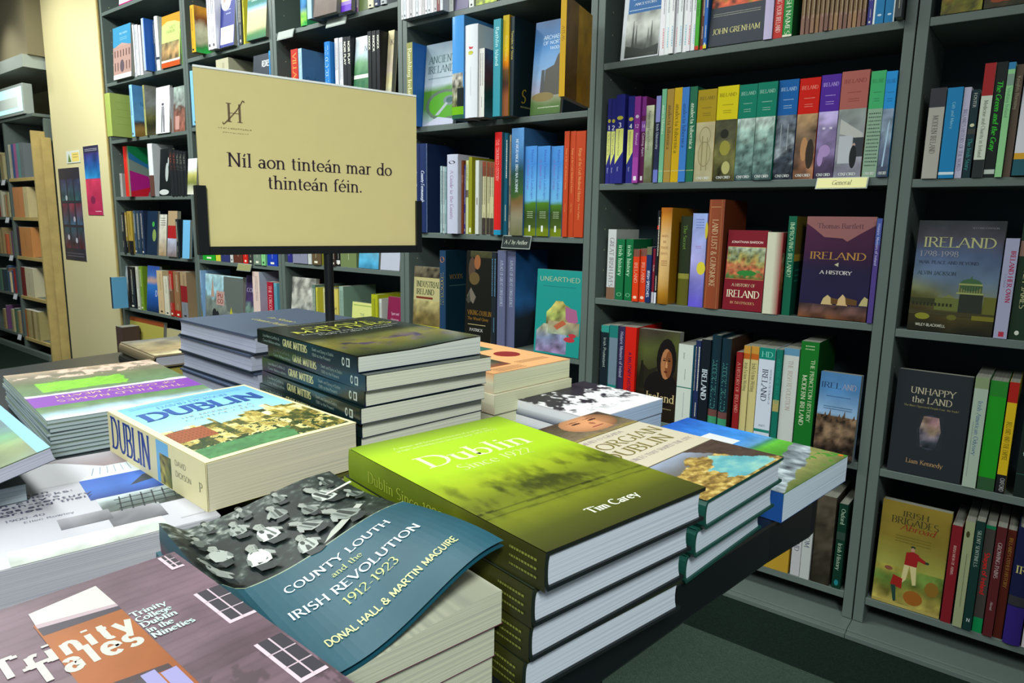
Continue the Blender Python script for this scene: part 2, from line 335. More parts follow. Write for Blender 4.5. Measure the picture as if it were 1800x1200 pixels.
def make_book(label, loc, rot, w, h, t, col, hb=False, fc=None, bc=None, spine=(), front=(), pages='#dfe0d4', bend=None, pbend=None,
              group=None, gloss=False, name=None, cat='book', overc=None, bow=None, bulge=None, ov=None, conc=.004):
    root = empty(name or ('hardback_book' if hb else 'paperback_book'), loc, rot); tag(root, label, cat, group)
    cS = rgb(col); cF = rgb(fc or col); cB = rgb(bc or col); ov = (.003 if ov is None else ov) if hb else 0.0; th = min(.0026 if hb else .0006, t*.2)
    bulge = (min(.004, t*.16) if bulge is None else bulge) if hb else 0
    # cover shell as a profile around back, spine, front
    nF = 24 if bend else 1; nZ = 12 if bend else 1
    prof = [(0, w, 0)]; inner = [(th, w, 0)]
    prof.append((0, .0005 if not hb else .002, 0)); inner.append((th, th+.0005, 0))
    ns = 6 if hb else 2
    for i in range(1, ns):
        u = i/ns; prof.append((u*t, -bulge*(1-(2*u-1)**2), 1)); inner.append((th+u*(t-2*th), th-bulge*(1-(2*u-1)**2), 1))
    y1 = .0005 if not hb else .002
    for i in range(nF+1):
        u = i/nF; prof.append((t, y1+(w-y1)*u, 2)); inner.append((t-th, max(th+.0005, y1+(w-y1)*u), 2))
    mb = MB(); n = len(prof); full = prof+inner[::-1]; N = len(full)
    rows = []
    for j in range(nZ+1):
        z = h*j/nZ; row = []
        for (x, y, k) in full:
            d = 0
            if bend and k == 2: d = bend(min(1, max(0, y/w)), j/nZ)
            row.append(mb.vert((x+d, y, z), cS if k == 1 else (cF if k == 2 else cB)))
        rows.append(row)
    for j in range(nZ):
        for i in range(N):
            a, b = rows[j][i], rows[j][(i+1) % N]; c, d = rows[j+1][(i+1) % N], rows[j+1][i]
            mb.f.append((a, b, c, d))
    for row, fl in ((rows[0], True), (rows[-1], False)):
        for i in range(n-1):
            q = (row[i], row[i+1], row[N-2-i], row[N-1-i]); mb.f.append(q if not fl else q[::-1])
    mb.build('cover', M_GLOSS if gloss else M_COVER, root)
    # page block
    pb = MB(); pc = rgb(pages); xa, xb = th, t-th; ya, yb = th+.001, w-(.0015+ov if hb else .0008); za, zb = ov, h-ov
    ny = 24 if (pbend or bow) else 1; nz = 12 if (pbend or bow) else 1; nx = 4 if hb else 1
    def pt(i, j, k):
        fx = i/nx; fy = j/ny; fz = k/nz; x = xa+(xb-xa)*fx; y = ya+(yb-ya)*fy; z = za+(zb-za)*fz
        if hb and j == ny: y -= conc*(1-(2*fx-1)**2)
        if pbend: x += pbend(fy, fz)*fx
        return (x, y, z)
    def sheet(fn, na, nb, flip=False):
        b = len(pb.v)
        for q in range(nb+1):
            for p in range(na+1): pb.v.append(fn(p, q)); pb.c.append(pc)
        for q in range(nb):
            for p in range(na):
                k = b+q*(na+1)+p; f = (k, k+1, k+na+2, k+na+1); pb.f.append(f[::-1] if flip else f)
    sheet(lambda p, q: pt(0, p, q), ny, nz, True); sheet(lambda p, q: pt(nx, p, q), ny, nz)
    sheet(lambda p, q: pt(p, ny, q), nx, nz, True); sheet(lambda p, q: pt(p, 0, q), nx, nz)
    sheet(lambda p, q: pt(p, q, 0), nx, ny, True); sheet(lambda p, q: pt(p, q, nz), nx, ny)
    pb.build('page_block', M_PAGES, root)
    if spine or front:
        if spine: pr = MB(); put(pr, 'S', ([] if spine[0][1:5] == (0, 0, 1, 1) else [('r', 0, 0, 1, 1, col)])+list(spine), w, h, t, None, bulge); pr.build('spine_print', M_GPRINT if gloss else M_PRINT, root)
        if front: pr = MB(); put(pr, 'F', ([] if bend or front[0][1:5] == (0, 0, 1, 1) else [('r', 0, 0, 1, 1, fc or col)])+list(front), w, h, t, bend, e0=.0007 if bend else .0003); pr.build('cover_print', M_GPRINT if gloss else M_PRINT, root)
    return root
def copy_tree(o, parent=None):
    c = o.copy(); COL.objects.link(c)
    if parent: c.parent = parent
    for ch in list(o.children): copy_tree(ch, c)
    return c
# ------------------------------------------------------------------ the room shell
FZ = .02
def struct(name, a, b, mt): return tag(boxobj(name, a, b, mt), kind='structure')
struct('floor', (-9, -5, FZ-.1), (3, .3, FZ), M_CARPET)
struct('trim_1', (-1.6, -3.6, FZ), (2.2, -.277, FZ+.003), M_MAT)
struct('wall_back', (-9.2, .30, FZ), (3, .42, 2.8), M_WALL)
struct('wall_left', (-9.3, -5, FZ), (-9.2, .42, 2.8), M_WALL)
struct('ceiling', (-9.3, -5, 2.8), (3, .42, 2.9), M_CEIL)
struct('wall_pier', (-5.14, -.004, FZ), (-4.2785, .299, 2.8), M_WALL)
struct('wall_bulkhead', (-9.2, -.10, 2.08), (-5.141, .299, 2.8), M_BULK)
struct('trim_2', (-9.2, -.13, 2.0), (-5.16, .299, 2.0795), M_METAL)

# ------------------------------------------------------------------ bookcases
SHELVES = {
 'B': (0, .845, [1.868, 1.516, 1.163, .812, .459, .111], 'in the bay at the right edge'),
 'A': (-.845, 0, [1.87, 1.519, 1.169, .819, .462, .109], 'in the bay right of centre'),
 'C': (-1.69, -.845, [2.14, 1.765, 1.390, 1.005, .615, .23], 'in the bay right of the sign'),
 'D': (-2.52, -1.69, [2.18, 1.845, 1.515, 1.18, .85, .50, .16], 'in the bay behind the sign post'),
 'E': (-3.30, -2.52, [2.19, 1.836, 1.50, 1.16, .826, .49, .16], 'in the bay behind the left half of the sign'),
 'F': (-4.262, -3.30, [2.209, 1.816, 1.49, 1.159, .826, .49, .16], 'in the tall bay beside the cream wall')}
def bookcase(key, label, top=2.5, mt=M_SHELF, yb=.27, pw=.0235, pegs=True, plinth=True, y0=0.0, cat='bookcase'):
    x0, x1, zs, _ = SHELVES[key]
    r = empty('bookcase', ((x0+x1)/2, y0, FZ)); tag(r, label, cat, 'bookcases along the wall'); ox, oz = (x0+x1)/2, FZ
    def P(name, a, b, m_=mt, bv=.0012): return boxobj(name, (a[0]-ox, a[1], a[2]-oz), (b[0]-ox, b[1], b[2]-oz), m_, r, bv)
    pz = .04 if plinth else FZ
    P('side_panel', (x0+.0015, 0, pz), (x0+pw+.0015, yb, top)); P('side_panel', (x1-pw-.0015, 0, pz), (x1-.0015, yb, top))
    P('back_panel', (x0+pw+.002, yb-.012, pz), (x1-pw-.002, yb, top), M_BACK, 0)
    for z in zs: P('shelf', (x0+pw+.0022, .001, z-.019), (x1-pw-.0022, yb-.013, z))
    P('top_panel', (x0+pw+.0022, .001, top-.03), (x1-pw-.0022, yb-.013, top))
    if plinth:
        P('plinth', (x0+.0005, -.055, FZ+.002), (x1-.0005, yb, .0385)); P('plinth_lip', (x0+.0005, -.072, FZ+.001), (x1-.0005, -.0555, .034))
    if pegs:
        mb = MB(); n = 8
        for (xx, sg) in ((x0+pw+.0018, 1), (x1-pw-.0018, -1)):
            for yy in (.045, .2):
                z = .2
                while z < 2.3:
                    if all(abs(z-s) > .03 for s in zs):
                        q = [(xx-ox+sg*.0003, yy+.0026*math.cos(a*2*math.pi/n), z-oz+.0026*math.sin(a*2*math.pi/n)) for a in range(n)]
                        mb.quad(q if sg > 0 else q[::-1], (1, 1, 1))
                    z += .064
        tag(mb.build('peg_hole', M_PEG, r), kind='stuff')
    return r
bookcase('B', 'grey-green painted bookcase bay cut off by the right edge')
bookcase('A', 'grey-green bookcase bay with the long row of coloured history volumes')
bookcase('C', 'grey-green bookcase bay directly right of the beige sign')
bookcase('D', 'grey-green bookcase bay behind the right half of the beige sign')
bookcase('E', 'grey-green bookcase bay behind the left half of the beige sign')
bookcase('F', 'grey-green bookcase bay at the left end beside the cream wall')
boxobj('end_panel', (-4.276, -.012, FZ), (-4.2625, -.0045, 2.5), M_WOOD)
e_ = bpy.data.objects['end_panel']; tag(e_, 'thin pale timber strip edging the leftmost tall bookcase', 'panel')

# shelf label holders
def label_holder(x, z, wd, label, plate='#d8d49a', txt=None, txc='#6a6a50', hh=.026, y=-.003, style='si'):
    r = empty('shelf_label', (x, y, z)); tag(r, label, 'label', 'shelf edge labels')
    mb = MB(); k = .25
    for (a, b) in (((0, -.004, -hh), (0, 0, 0)),):
        mb.quad([(0, -.001, .002), (0, -.012, -hh), (wd, -.012, -hh), (wd, -.001, .002)], (1, 1, 1))
        mb.quad([(0, .001, .002), (wd, .001, .002), (wd, -.010, -hh), (0, -.010, -hh)], (1, 1, 1))
        mb.quad([(0, -.001, .002), (wd, -.001, .002), (wd, .001, .002), (0, .001, .002)], (1, 1, 1))
        mb.quad([(0, -.012, -hh), (0, -.010, -hh), (wd, -.010, -hh), (wd, -.012, -hh)], (1, 1, 1))
    mb.build('holder', M_METAL, r)
    c = MB(); e = .0012
    def P(u, v, d=0): return (u*wd, -.001-.011*(1-v)-e-d, .002-(hh+.002)*(1-v))
    c.quad([P(.02, .08), P(.98, .08), P(.98, .94), P(.02, .94)], rgb(plate)); 
    if txt:
        qs, tw = text_quads(txt, style); s = min(hh*.42, wd*.8/tw)
        for q in qs: c.quad([P(.5+(a-tw/2)*s/wd, .35+b*s/(hh+.002), .0003) for a, b in q], rgb(txc))
    c.build('paper_label', M_PRINT, r)
def lab_px(px0, px1, py, bayz, **k):
    xa = Xat(px0, 0, bayz); xb = Xat(px1, 0, bayz); return xa, xb-xa
xa, wd = lab_px(1437, 1528, 313, 1.169); label_holder(xa, 1.169, wd, 'cream shelf label reading General under the coloured volumes', '#e6e2a0', 'General')
xa, wd = lab_px(491, 519, 50, 1.845); label_holder(xa, 1.843, wd, 'small clear label on the shelf edge above the sign, leftmost', '#a3aca6', None, hh=.035)
xa, wd = lab_px(577, 612, 30, 1.845); label_holder(xa, 1.843, wd, 'small clear label on the shelf edge above the middle of the sign', '#a3aca6', None, hh=.035)
xa, wd = lab_px(420, 444, 463, .826); label_holder(xa, .824, wd, 'small olive shelf label just below the sign, left of the post', '#85875c', None, hh=.033)
xa, wd = lab_px(886, 936, 413, 1.005); label_holder(xa, 1.003, wd, 'black shelf label with pale script reading A-Z by Author', '#15201f', 'A-Z by Author', '#b9bfae', hh=.042)

# ------------------------------------------------------------------ the display table
TZ = .753
mb = MB()
outl = [(.122, -1.185), (.138, -1.095), (.139, -1.075), (.130, -1.060), (-.02, -.985), (-.16, -.965), (-.45, -.93), (-.8, -.90), (-1.15, -.90), (-1.25, -.93), (-1.29, -1.0), (-1.275, -1.32), (-1.20, -1.93), (-.9, -1.99), (-.1, -1.99), (.0, -1.97), (.03, -1.92)]
n = len(outl); zt, zb = TZ, TZ-.045
tv = empty('display_table', (-.5, -1.45, FZ)); tag(tv, 'black display table carrying the stacks of books', 'table')
c0 = (-.5, -1.45, FZ)
for rx in (0,):
    a = [(x-c0[0], y-c0[1], zb-c0[2]) for x, y in outl]; b = [(x-c0[0], y-c0[1], zt-c0[2]) for x, y in outl]
    mb.v = a+b; mb.c = [(1, 1, 1)]*(2*n); mb.f = [tuple(range(n, 2*n))[::-1], tuple(range(n))]
    for i in range(n): mb.f.append((i, n+i, n+(i+1) % n, (i+1) % n))
mb.build('tabletop', M_TABLE, tv, .004)
bpy.context.view_layer.update()
for (x, y) in ((-.1, -1.2), (-.2, -1.85), (-1.1, -1.15), (-1.05, -1.8)):
    boxobj('leg', (x-.03-c0[0], y-.03-c0[1], 0), (x+.03-c0[0], y+.03-c0[1], zb-FZ-.001), M_BLACK, tv, .004)
boxobj('apron', (-1.05-c0[0], -1.80-c0[1], zb-FZ-.08), (-.15-c0[0], -1.2-c0[1], zb-FZ-.001), M_BLACK, tv, .004)

# ------------------------------------------------------------------ the beige sign on its black stand
KS = 1.04; SX, SY = -.484, -1.276; ta = math.radians(75)
R_ = np.array([[math.cos(ta), math.sin(ta), 0], [-math.sin(ta), math.cos(ta), 0], [0, 0, 1]])
st = empty('sign_stand', (SX, SY, TZ), R_); tag(st, 'black metal sign stand holding the beige sign on the display table', 'sign stand')
zc = 1.1156-TZ
def cyl(name, r0, z0, z1, mt, parent, n=20, x=0, y=0):
    m_ = MB()
    for k in range(n):
        a, b = 2*math.pi*k/n, 2*math.pi*(k+1)/n
        m_.quad([(x+r0*math.cos(a), y+r0*math.sin(a), z0), (x+r0*math.cos(b), y+r0*math.sin(b), z0), (x+r0*math.cos(b), y+r0*math.sin(b), z1), (x+r0*math.cos(a), y+r0*math.sin(a), z1)], (1, 1, 1))
    m_.quad([(x+r0*math.cos(2*math.pi*k/n), y+r0*math.sin(2*math.pi*k/n), z1) for k in range(n)], (1, 1, 1))
    m_.quad([(x+r0*math.cos(-2*math.pi*k/n), y+r0*math.sin(-2*math.pi*k/n), z0) for k in range(n)], (1, 1, 1))
    return m_.build(name, mt, parent)
cyl('post', .0064, .0065, zc-.1147, M_BLACK, st, x=.012)
boxobj('base_plate', (-.038, -.017, .0), (.062, .017, .006), M_BLACK, st, .002)
W2, H2 = .149*KS, .11*KS
def channel(name, a, b, wall):
    m_ = MB(); x0, z0 = a; x1, z1 = b
    m_.box((x0, -.0065, z0), (x1, -.0022, z1)); m_.box((x0, .0022, z0), (x1, .0065, z1))
    if wall == 'b': m_.box((x0, -.0022, z0), (x1, .0022, z0+.002))
    elif wall == 'l': m_.box((x0, -.0022, z0), (x0+.0015, .0022, z1))
    else: m_.box((x1-.0015, -.0022, z0), (x1, .0022, z1))
    return m_.build(name, M_BLACK, st)
channel('bottom_channel', (-W2+.0105, zc-H2), (W2-.0075, zc-H2+.0105), 'b')
channel('side_channel', (-W2-.002, zc-H2), (-W2+.0100, zc-H2+.085), 'l'); channel('side_channel', (W2-.0070, zc-H2), (W2+.002, zc-H2+.076), 'r')
sg = empty('sign', (SX, SY, TZ+zc-H2+.0025), R_); tag(sg, 'beige sign with dark Irish lettering in the black stand', 'sign')
pw_, ph_ = .1455*KS, .2155*KS
mbp = MB(); mbp.box((-pw_, -.0012, 0), (pw_, .0012, ph_-.003)); mbp.c = [rgb('#d6c88c')]*len(mbp.v)
M_PAPER = attr_mat('beige_sign_paper', .5, .4, .9, wear=.08)
mbp.build('paper_sheet', M_PAPER, sg)
boxobj('acrylic_edge', (-pw_, -.002, ph_-.0028), (pw_, .002, ph_), mat('acrylic_edge_highlight', '#e8ecec', .15, .6), sg, .0005)  # acrylic strip coloured white to stand for the highlight along it
pr = MB()
def SP(u, v, k=0): return (u*KS, -.0016-k*.0001, v*KS+.008)
def stext(s, cx, by, size, style='s', mxw=None, col='#342733'):
    qs, tw = text_quads(s, style); f = size
    if mxw: f = mxw/tw
    for q in qs: pr.quad([SP(cx+(a-tw/2)*f, by+b*size) for a, b in q], rgb(col))
stext('Níl aon tinteán mar do', -.003, .096, .0158, 's', .218)
stext('thinteán féin.', -.002, .0715, .0158, 's', .1270)
# monogram: two stems and a long s-curved stroke
def stroke(pts, w0, col='#6c5a45'):
    for (a, b) in zip(pts[:-1], pts[1:]):
        dx, dy = b[0]-a[0], b[1]-a[1]; l = math.hypot(dx, dy) or 1; nx, ny = -dy/l*w0/2, dx/l*w0/2
        pr.quad([SP(a[0]+nx, a[1]+ny), SP(a[0]-nx, a[1]-ny), SP(b[0]-nx, b[1]-ny), SP(b[0]+nx, b[1]+ny)], rgb(col))
pr.build('sign_lettering', M_PRINT, sg); pr = MB()
mx0, my0 = -.108, .148
stroke([(mx0, my0), (mx0, my0+.021)], .0026); stroke([(mx0+.0125, my0), (mx0+.0125, my0+.021)], .0026)
for yy in (0, .021): stroke([(mx0-.003, my0+yy), (mx0+.003, my0+yy)], .0007)
stroke([(mx0+.0095, my0), (mx0+.0155, my0)], .0007)
stroke([(mx0, my0+.010), (mx0+.0125, my0+.010)], .0006)
cur = [(mx0-.0075+.0, my0-.001)]
for k in range(17):
    s_ = k/16; cur.append((mx0-.006+.024*s_+.0022*math.sin(s_*2*math.pi+3.6), my0-.0035+.029*(s_*s_*(3-2*s_))))
stroke(cur, .0012); stroke([cur[-1], (cur[-1][0]+.0015, cur[-1][1]-.0018)], .0016)
rr = random.Random(3)
for row, (a0, a1, sz) in enumerate(((-.121, -.083, .0022), (-.116, -.087, .0012))):
    x = a0
    while x < a1:
        stroke([(x, my0-.008-row*.005), (x+rr.uniform(.0008, .0025), my0-.008-row*.005+rr.uniform(-.0003, .0008))], sz*.5, '#a09263'); x += .0028
pr.build('monogram', M_PRINT, sg)

# ------------------------------------------------------------------ cream wall posters and the far bookcase
def poster(px, name, label, draw, y=-.0055):
    P = [ony(p, 0) for p in px]; x0 = (P[0][0]+P[3][0])/2; x1 = (P[1][0]+P[2][0])/2; z1 = (P[0][2]+P[1][2])/2; z0 = (P[2][2]+P[3][2])/2
    r = empty(name, (x0, y, z0)); tag(r, label, 'poster'); 
    sh = MB(); sh.box((0, -.001, 0), (x1-x0, .001, z1-z0), (.6, .6, .6)); sh.build('paper_sheet', M_PRINT, r)
    p = MB(); W, H = x1-x0, z1-z0; put(p, 'S', draw, 0, H, W, e0=.0014); p.build('print', M_PRINT, r)
poster([(104, 298), (143, 292), (152, 459), (118, 455)], 'poster', 'tall dark framed poster with dim red and blue panels on cream wall',
       [('r', 0, 0, 1, 1, '#2c2c3a')]+[('g', .07+.32*i, .13+.26*j, .33+.32*i, .36+.26*j, [(0, c), (1, c2)], .9, 9, i*7+j, 20) for i in range(3) for j, (c, c2) in enumerate((('#5a2a38', '#2c5060'), ('#34506a', '#6a2a3c'), ('#2c5458', '#3a3a60')))]
       +[('d', .1, .07, .8, 2, .016, '#6a6a78'), ('e', .25, .25, .05, .03, '#b8b8c8'), ('e', .6, .45, .05, .03, '#b0a8b8'), ('e', .3, .68, .05, .03, '#a8b8c0'), ('e', .62, .22, .05, .03, '#b8b8c8')])
poster([(148, 258), (175, 254), (183, 379), (157, 377)], 'poster', 'narrow poster with blue upper half and crimson lower half',
       [('r', 0, 0, 1, 1, '#b02a55'), ('g', 0, .53, 1, .9, [(0, '#2a8ac8'), (.5, '#2058a0'), (1, '#3a3070')], .6, 3, 4, 20), ('r', 0, .9, 1, 1, '#30304a'), ('g', 0, .05, 1, .52, [(0, '#a82450'), (1, '#c83a5c')], .3, 4, 6, 16), ('e', .4, .22, .16, .06, '#7a2048'), ('d', .5, .05, .4, 1, .02, '#e8c8d0'), ('d', .1, .95, .8, 2, .012, '#c0c0d0')])
poster([(118, 268), (142, 262), (142, 285), (120, 288)], 'notice', 'small pale notice with yellow note above the dark poster',
       [('r', 0, 0, 1, 1, '#cfd6d0'), ('r', .4, .1, .95, .85, '#e2cc72'), ('p', [(.1, .1), (.35, .1), (.2, .8)], '#5f7a3a'), ('d', .5, .65, .35, 2, .12, '#8a7a4a')])
# ------------------------------------------------------------------ shelf books
ORD = ['first', 'second', 'third', 'fourth', 'fifth', 'sixth', 'seventh', 'eighth', 'ninth', 'tenth', 'eleventh', 'twelfth', 'thirteenth', 'fourteenth', 'fifteenth', 'sixteenth', 'seventeenth', 'eighteenth', 'nineteenth', 'twentieth']+['%dth' % i for i in range(21, 60)]
ORD[20] = '21st'; ORD[21] = '22nd'; ORD[22] = '23rd'; ORD[30] = '31st'; ORD[31] = '32nd'
def auto_spine(rr, tc):
    out = [('d', .62, .93, rr.uniform(.35, .6), 2, .022, tc, 90), ('d', .5, .30, .16, 1, .016, tc, 90)]
    if rr.random() < .6: out.append(('r', .32, .035, .68, .075, tc))
    return out
def lum(h): r, g, b = rgb(h); return .3*r+.6*g+.1*b
def row(bay, si, phrase, items, yref=None, group=None):
    x0, x1, zs, bayname = SHELVES[bay]; z = zs[si]; cur = x0+.027 if bay != 'G' else x0; N = 0
    for it in items:
        desc, xl, xr, yt, col = it[:5]; o = dict(it[5]) if len(it) > 5 else {}
        rr = random.Random(int(xl*13+yt)); out = o.get('out', rr.uniform(-.006, .004) if not o.get('face') else 0); y0 = -out
        if yref: Xl = ony((xl, yref), y0)[0]; Xr = ony((xr, yref), y0)[0]
        else: Xl = Xat(xl, y0, z); Xr = Xat(xr, y0, z)
        if not o.get('free'): Xl = max(Xl, cur+.0012)
        if Xr-Xl < .003: Xr = Xl+.004
        if not o.get('free'): Xr = min(Xr, x1-.027)
        if Xr-Xl < .002: continue
        nxt = Xr
        h = max(.06, Zat(Xl, y0, yt)-z)
        if 'h' in o: h = o['h']
        zn = [q for q in zs if q > z+.01]; lim = (min(zn) if zn else 2.46)-.019-z-.003
        if out < .1: h = min(h, lim)
        N += 1
        lab = '%s, %s from left, %s' % (desc, ORD[N-1], phrase)
        if 'lab' in o: lab = o['lab']
        if len(lab.replace('-', ' ').split()) > 16: print('LONG', lab)
        tcol = o.get('tc') or ('#2a2a30' if lum(col) > .22 else '#e6e2cc')
        g = o.get('group', group)
        if o.get('face'):
            wd = Xr-Xl; th = o.get('th', .02); lean = math.radians(o.get('lean', 5)); yw = math.radians(o.get('yaw', 0))
            h = min(h/math.cos(lean), lim-.004)
            # front cover faces -y; base in front, top leans back
            Xa = np.array([0, -math.cos(lean), math.sin(lean)]); Za = np.array([0, math.sin(lean), math.cos(lean)]); Ya = np.array([1.0, 0, 0])
            if yw:
                c, s = math.cos(yw), math.sin(yw); Rz = np.array([[c, -s, 0], [s, c, 0], [0, 0, 1]]); Xa, Ya, Za = Rz@Xa, Rz@Ya, Rz@Za
            loc = (Xl, y0+.004+th*math.cos(lean), z+.0004)
            make_book(lab, loc, [Xa, Ya, Za], wd-.001, h, th, o.get('sc', col), hb=o.get('hb', False), fc=col, front=o.get('fr', ()), group=g, gloss=o.get('gl', False), pages=o.get('pg', '#8c8c80'))  # default page colour darkened to imitate shade from the shelf above
        else:
            t = Xr-Xl-.0004; wdp = o.get('w', min(.17, .62*h+.01) if h < .26 else .17)
            if y0+wdp > .25: wdp = .25-y0
            ya = math.radians(o.get('yaw', 0)); cy_, sy_ = math.cos(ya), math.sin(ya)
            if 'xmin' in o: Xl = max(Xl, o['xmin'])
            sp = [('r', 0, a, 1, b, c) for a, b, c in o.get('b', ())]
            sp += list(o.get('sp', ()))
            if 't' in o:
                sz = o.get('sz', .5); cap = t*sz/h; st = o.get('f', 's'); p0 = o.get('p0', .07); mx = o.get('mx', .62)
                sp.append(('t', .5-sz*.5+o.get('du', 0), 1-p0, cap, o['t'], tcol, st, 'l', -90, mx))
                if o.get('t2'): sp.append(('t', .5-sz*.3, o.get('p2', .32), cap*.6, o['t2'], tcol, st, 'l', -90, .3))
            elif 'hz' in o:
                for (v, s_, txt) in o['hz']: sp.append(('t', .5, v, s_, txt, tcol, o.get('f', 's'), 'c', 0, .84))
            elif not o.get('plain') and 'sp' not in o: sp += auto_spine(rr, tcol)
            make_book(lab, (Xl+.0002, y0, z+.0004), [np.array([cy_, sy_, 0]), np.array([-sy_, cy_, 0]), np.array([0, 0, 1.0])], wdp, h, t, col, hb=o.get('hb', t > .03), fc=o.get('fc', col), spine=sp, front=o.get('fr', ()), group=g, gloss=o.get('gl', False), pages=o.get('pg', '#8c8c80'))  # same dark page default, shelf shade put into the paper colour
        if not o.get('free'): cur = nxt

# ---- bay A (right of centre)
ph = 'top shelf right of centre'
it = [('face-out Dublin Ancestors book with ship photograph', 1089, 1156, -70, '#c9ccd0', dict(face=1, h=.212, th=.016, lab='face-out book with blue Dublin Ancestors panel over a grey ship picture', sc='#e6e8ee', fr=[
      ('r', 0, 0, 1, 1, '#c6cbd0'), ('r', .12, .60, 1, 1, '#1f5f9c'), ('t', .56, .775, .055, 'DUBLIN', '#a8cfe0', 's', 'c', 0, .8), ('t', .56, .70, .03, 'ANCESTORS', '#dfe6e8', 's', 'c', 0, .8), ('d', .15, .635, .8, 1, .018, '#c8d8e4'),
      ('g', .10, .02, .98, .60, [(0, '#2e3330'), (.25, '#5a605a'), (.5, '#a8aca6'), (.8, '#c4c6c0'), (1, '#8d918c')], .5, 5, 3, 40), ('p', [(.26, .12), (.34, .12), (.305, .50), (.295, .50)], '#3c423e'), ('p', [(.34, .1), (.42, .1), (.385, .44), (.375, .44)], '#4a504c'), ('p', [(.74, .1), (.82, .1), (.785, .47), (.775, .47)], '#4c524c'), ('p', [(.66, .1), (.73, .1), (.70, .38), (.69, .38)], '#5a605a'), ('p', [(.12, .06), (.98, .06), (.98, .16), (.6, .11), (.12, .18)], '#343a36')]))]
xs = [1157, 1167, 1174, 1182, 1188.5, 1197, 1205, 1212, 1220]
for i in range(8): it.append(('thin white pamphlet spine', xs[i], xs[i+1], -60-i % 3*4, ['#eceaf0', '#e8ecee', '#f0f0f2'][i % 3], dict(sp=[('d', .6, .80, .34, 1, .02, '#6a6a78', 90), ('d', .6, .30, .22, 1, .03, ['#d88a90', '#9cc8dc', '#90c0d4'][i % 3], 90)])))
it += [('bright green spine with red foot', 1220, 1227, -50, '#43a82c', dict(b=[(0, .05, '#c83020')], t='Irish Roots', p0=.4, sz=.5)), ('brown spine with red foot', 1227, 1235, -50, '#6a3a2a', dict(b=[(0, .05, '#c83020')])),
       ('blue spine with yellow foot', 1235, 1241, -50, '#1d62b4', dict(b=[(0, .05, '#e0d020')])),
       ('black face-out book', 1242, 1340, -80, '#2c3440', dict(face=1, h=.235, th=.03, lab='black face-out book lettered John Grenham with golden crowd picture', fr=[
        ('r', 0, 0, 1, 1, '#2c3440'), ('g', .02, .42, .98, .95, [(0, '#c05030'), (.15, '#8a6a1a'), (.5, '#4a4020'), (1, '#6a5a22')], 1.3, 9, 8, 60), ('d', .06, .345, .85, 2, .012, '#a8a89a'), ('t', .5, .13, .058, 'JOHN GRENHAM', '#d8cf8a', 's', 'c', 0, .86)])),
       ('lavender spine', 1341, 1356, -60, '#c4b8dc', dict(plain=1)), ('red spine', 1356, 1374, -60, '#c8302a', dict(t='TRACING YOUR IRELAND', p0=.3, tc='#f0d8d0')), ('green hardback', 1374.5, 1391, -60, '#1e8a3a', dict(t='IRISH NAMES', fc='#1c6a38', p0=.35, tc='#e8f0d8', b=[(0, .03, '#e8e8d0')]))]
xs = np.linspace(1406, 1522, 15)
for i in range(14): it.append(('slim brown journal spine', xs[i], xs[i+1]-1.6, -50, ['#8a6658', '#7c5c50', '#94705a', '#a07c58'][i % 4], dict(w=.16, group='slim brown journals on the top visible shelf', sp=[('r', 0, .3, 1, 1, '#7a6040'), ('d', .6, .75, .5, 1, .02, '#c8b8a0', 90)])))
it += [('slim purple spine', 1523, 1532, -50, '#3a3a8c', {}), ('blue spine with white edge', 1533, 1552, -50, '#1878b0', dict(b=[(.0, 1, '#1878b0')], sp=[('r', 0, 0, .18, 1, '#e8f0f0'), ('e', .6, .16, .2, .02, '#d0e4ee'), ('t', .4, .75, .03, 'IRELAND', '#d8ecf4', 's', 'l', -90)])),
       ('blue spine beside its twin', 1553, 1571, -50, '#1878b0', dict(sp=[('e', .5, .16, .2, .02, '#d0e4ee'), ('r', .88, 0, 1, 1, '#e8f0f0'), ('t', .4, .75, .03, 'IRELAND', '#d8ecf4', 's', 'l', -90)])),
       ('dark grey spine by the upright', 1572, 1584, -50, '#3c4244', dict(out=.03, sp=[('d', .5, .5, .3, 1, .03, '#b8c0a0', 90)]))]
row('A', 1, ph, it, group='books on the top visible shelf right of centre')

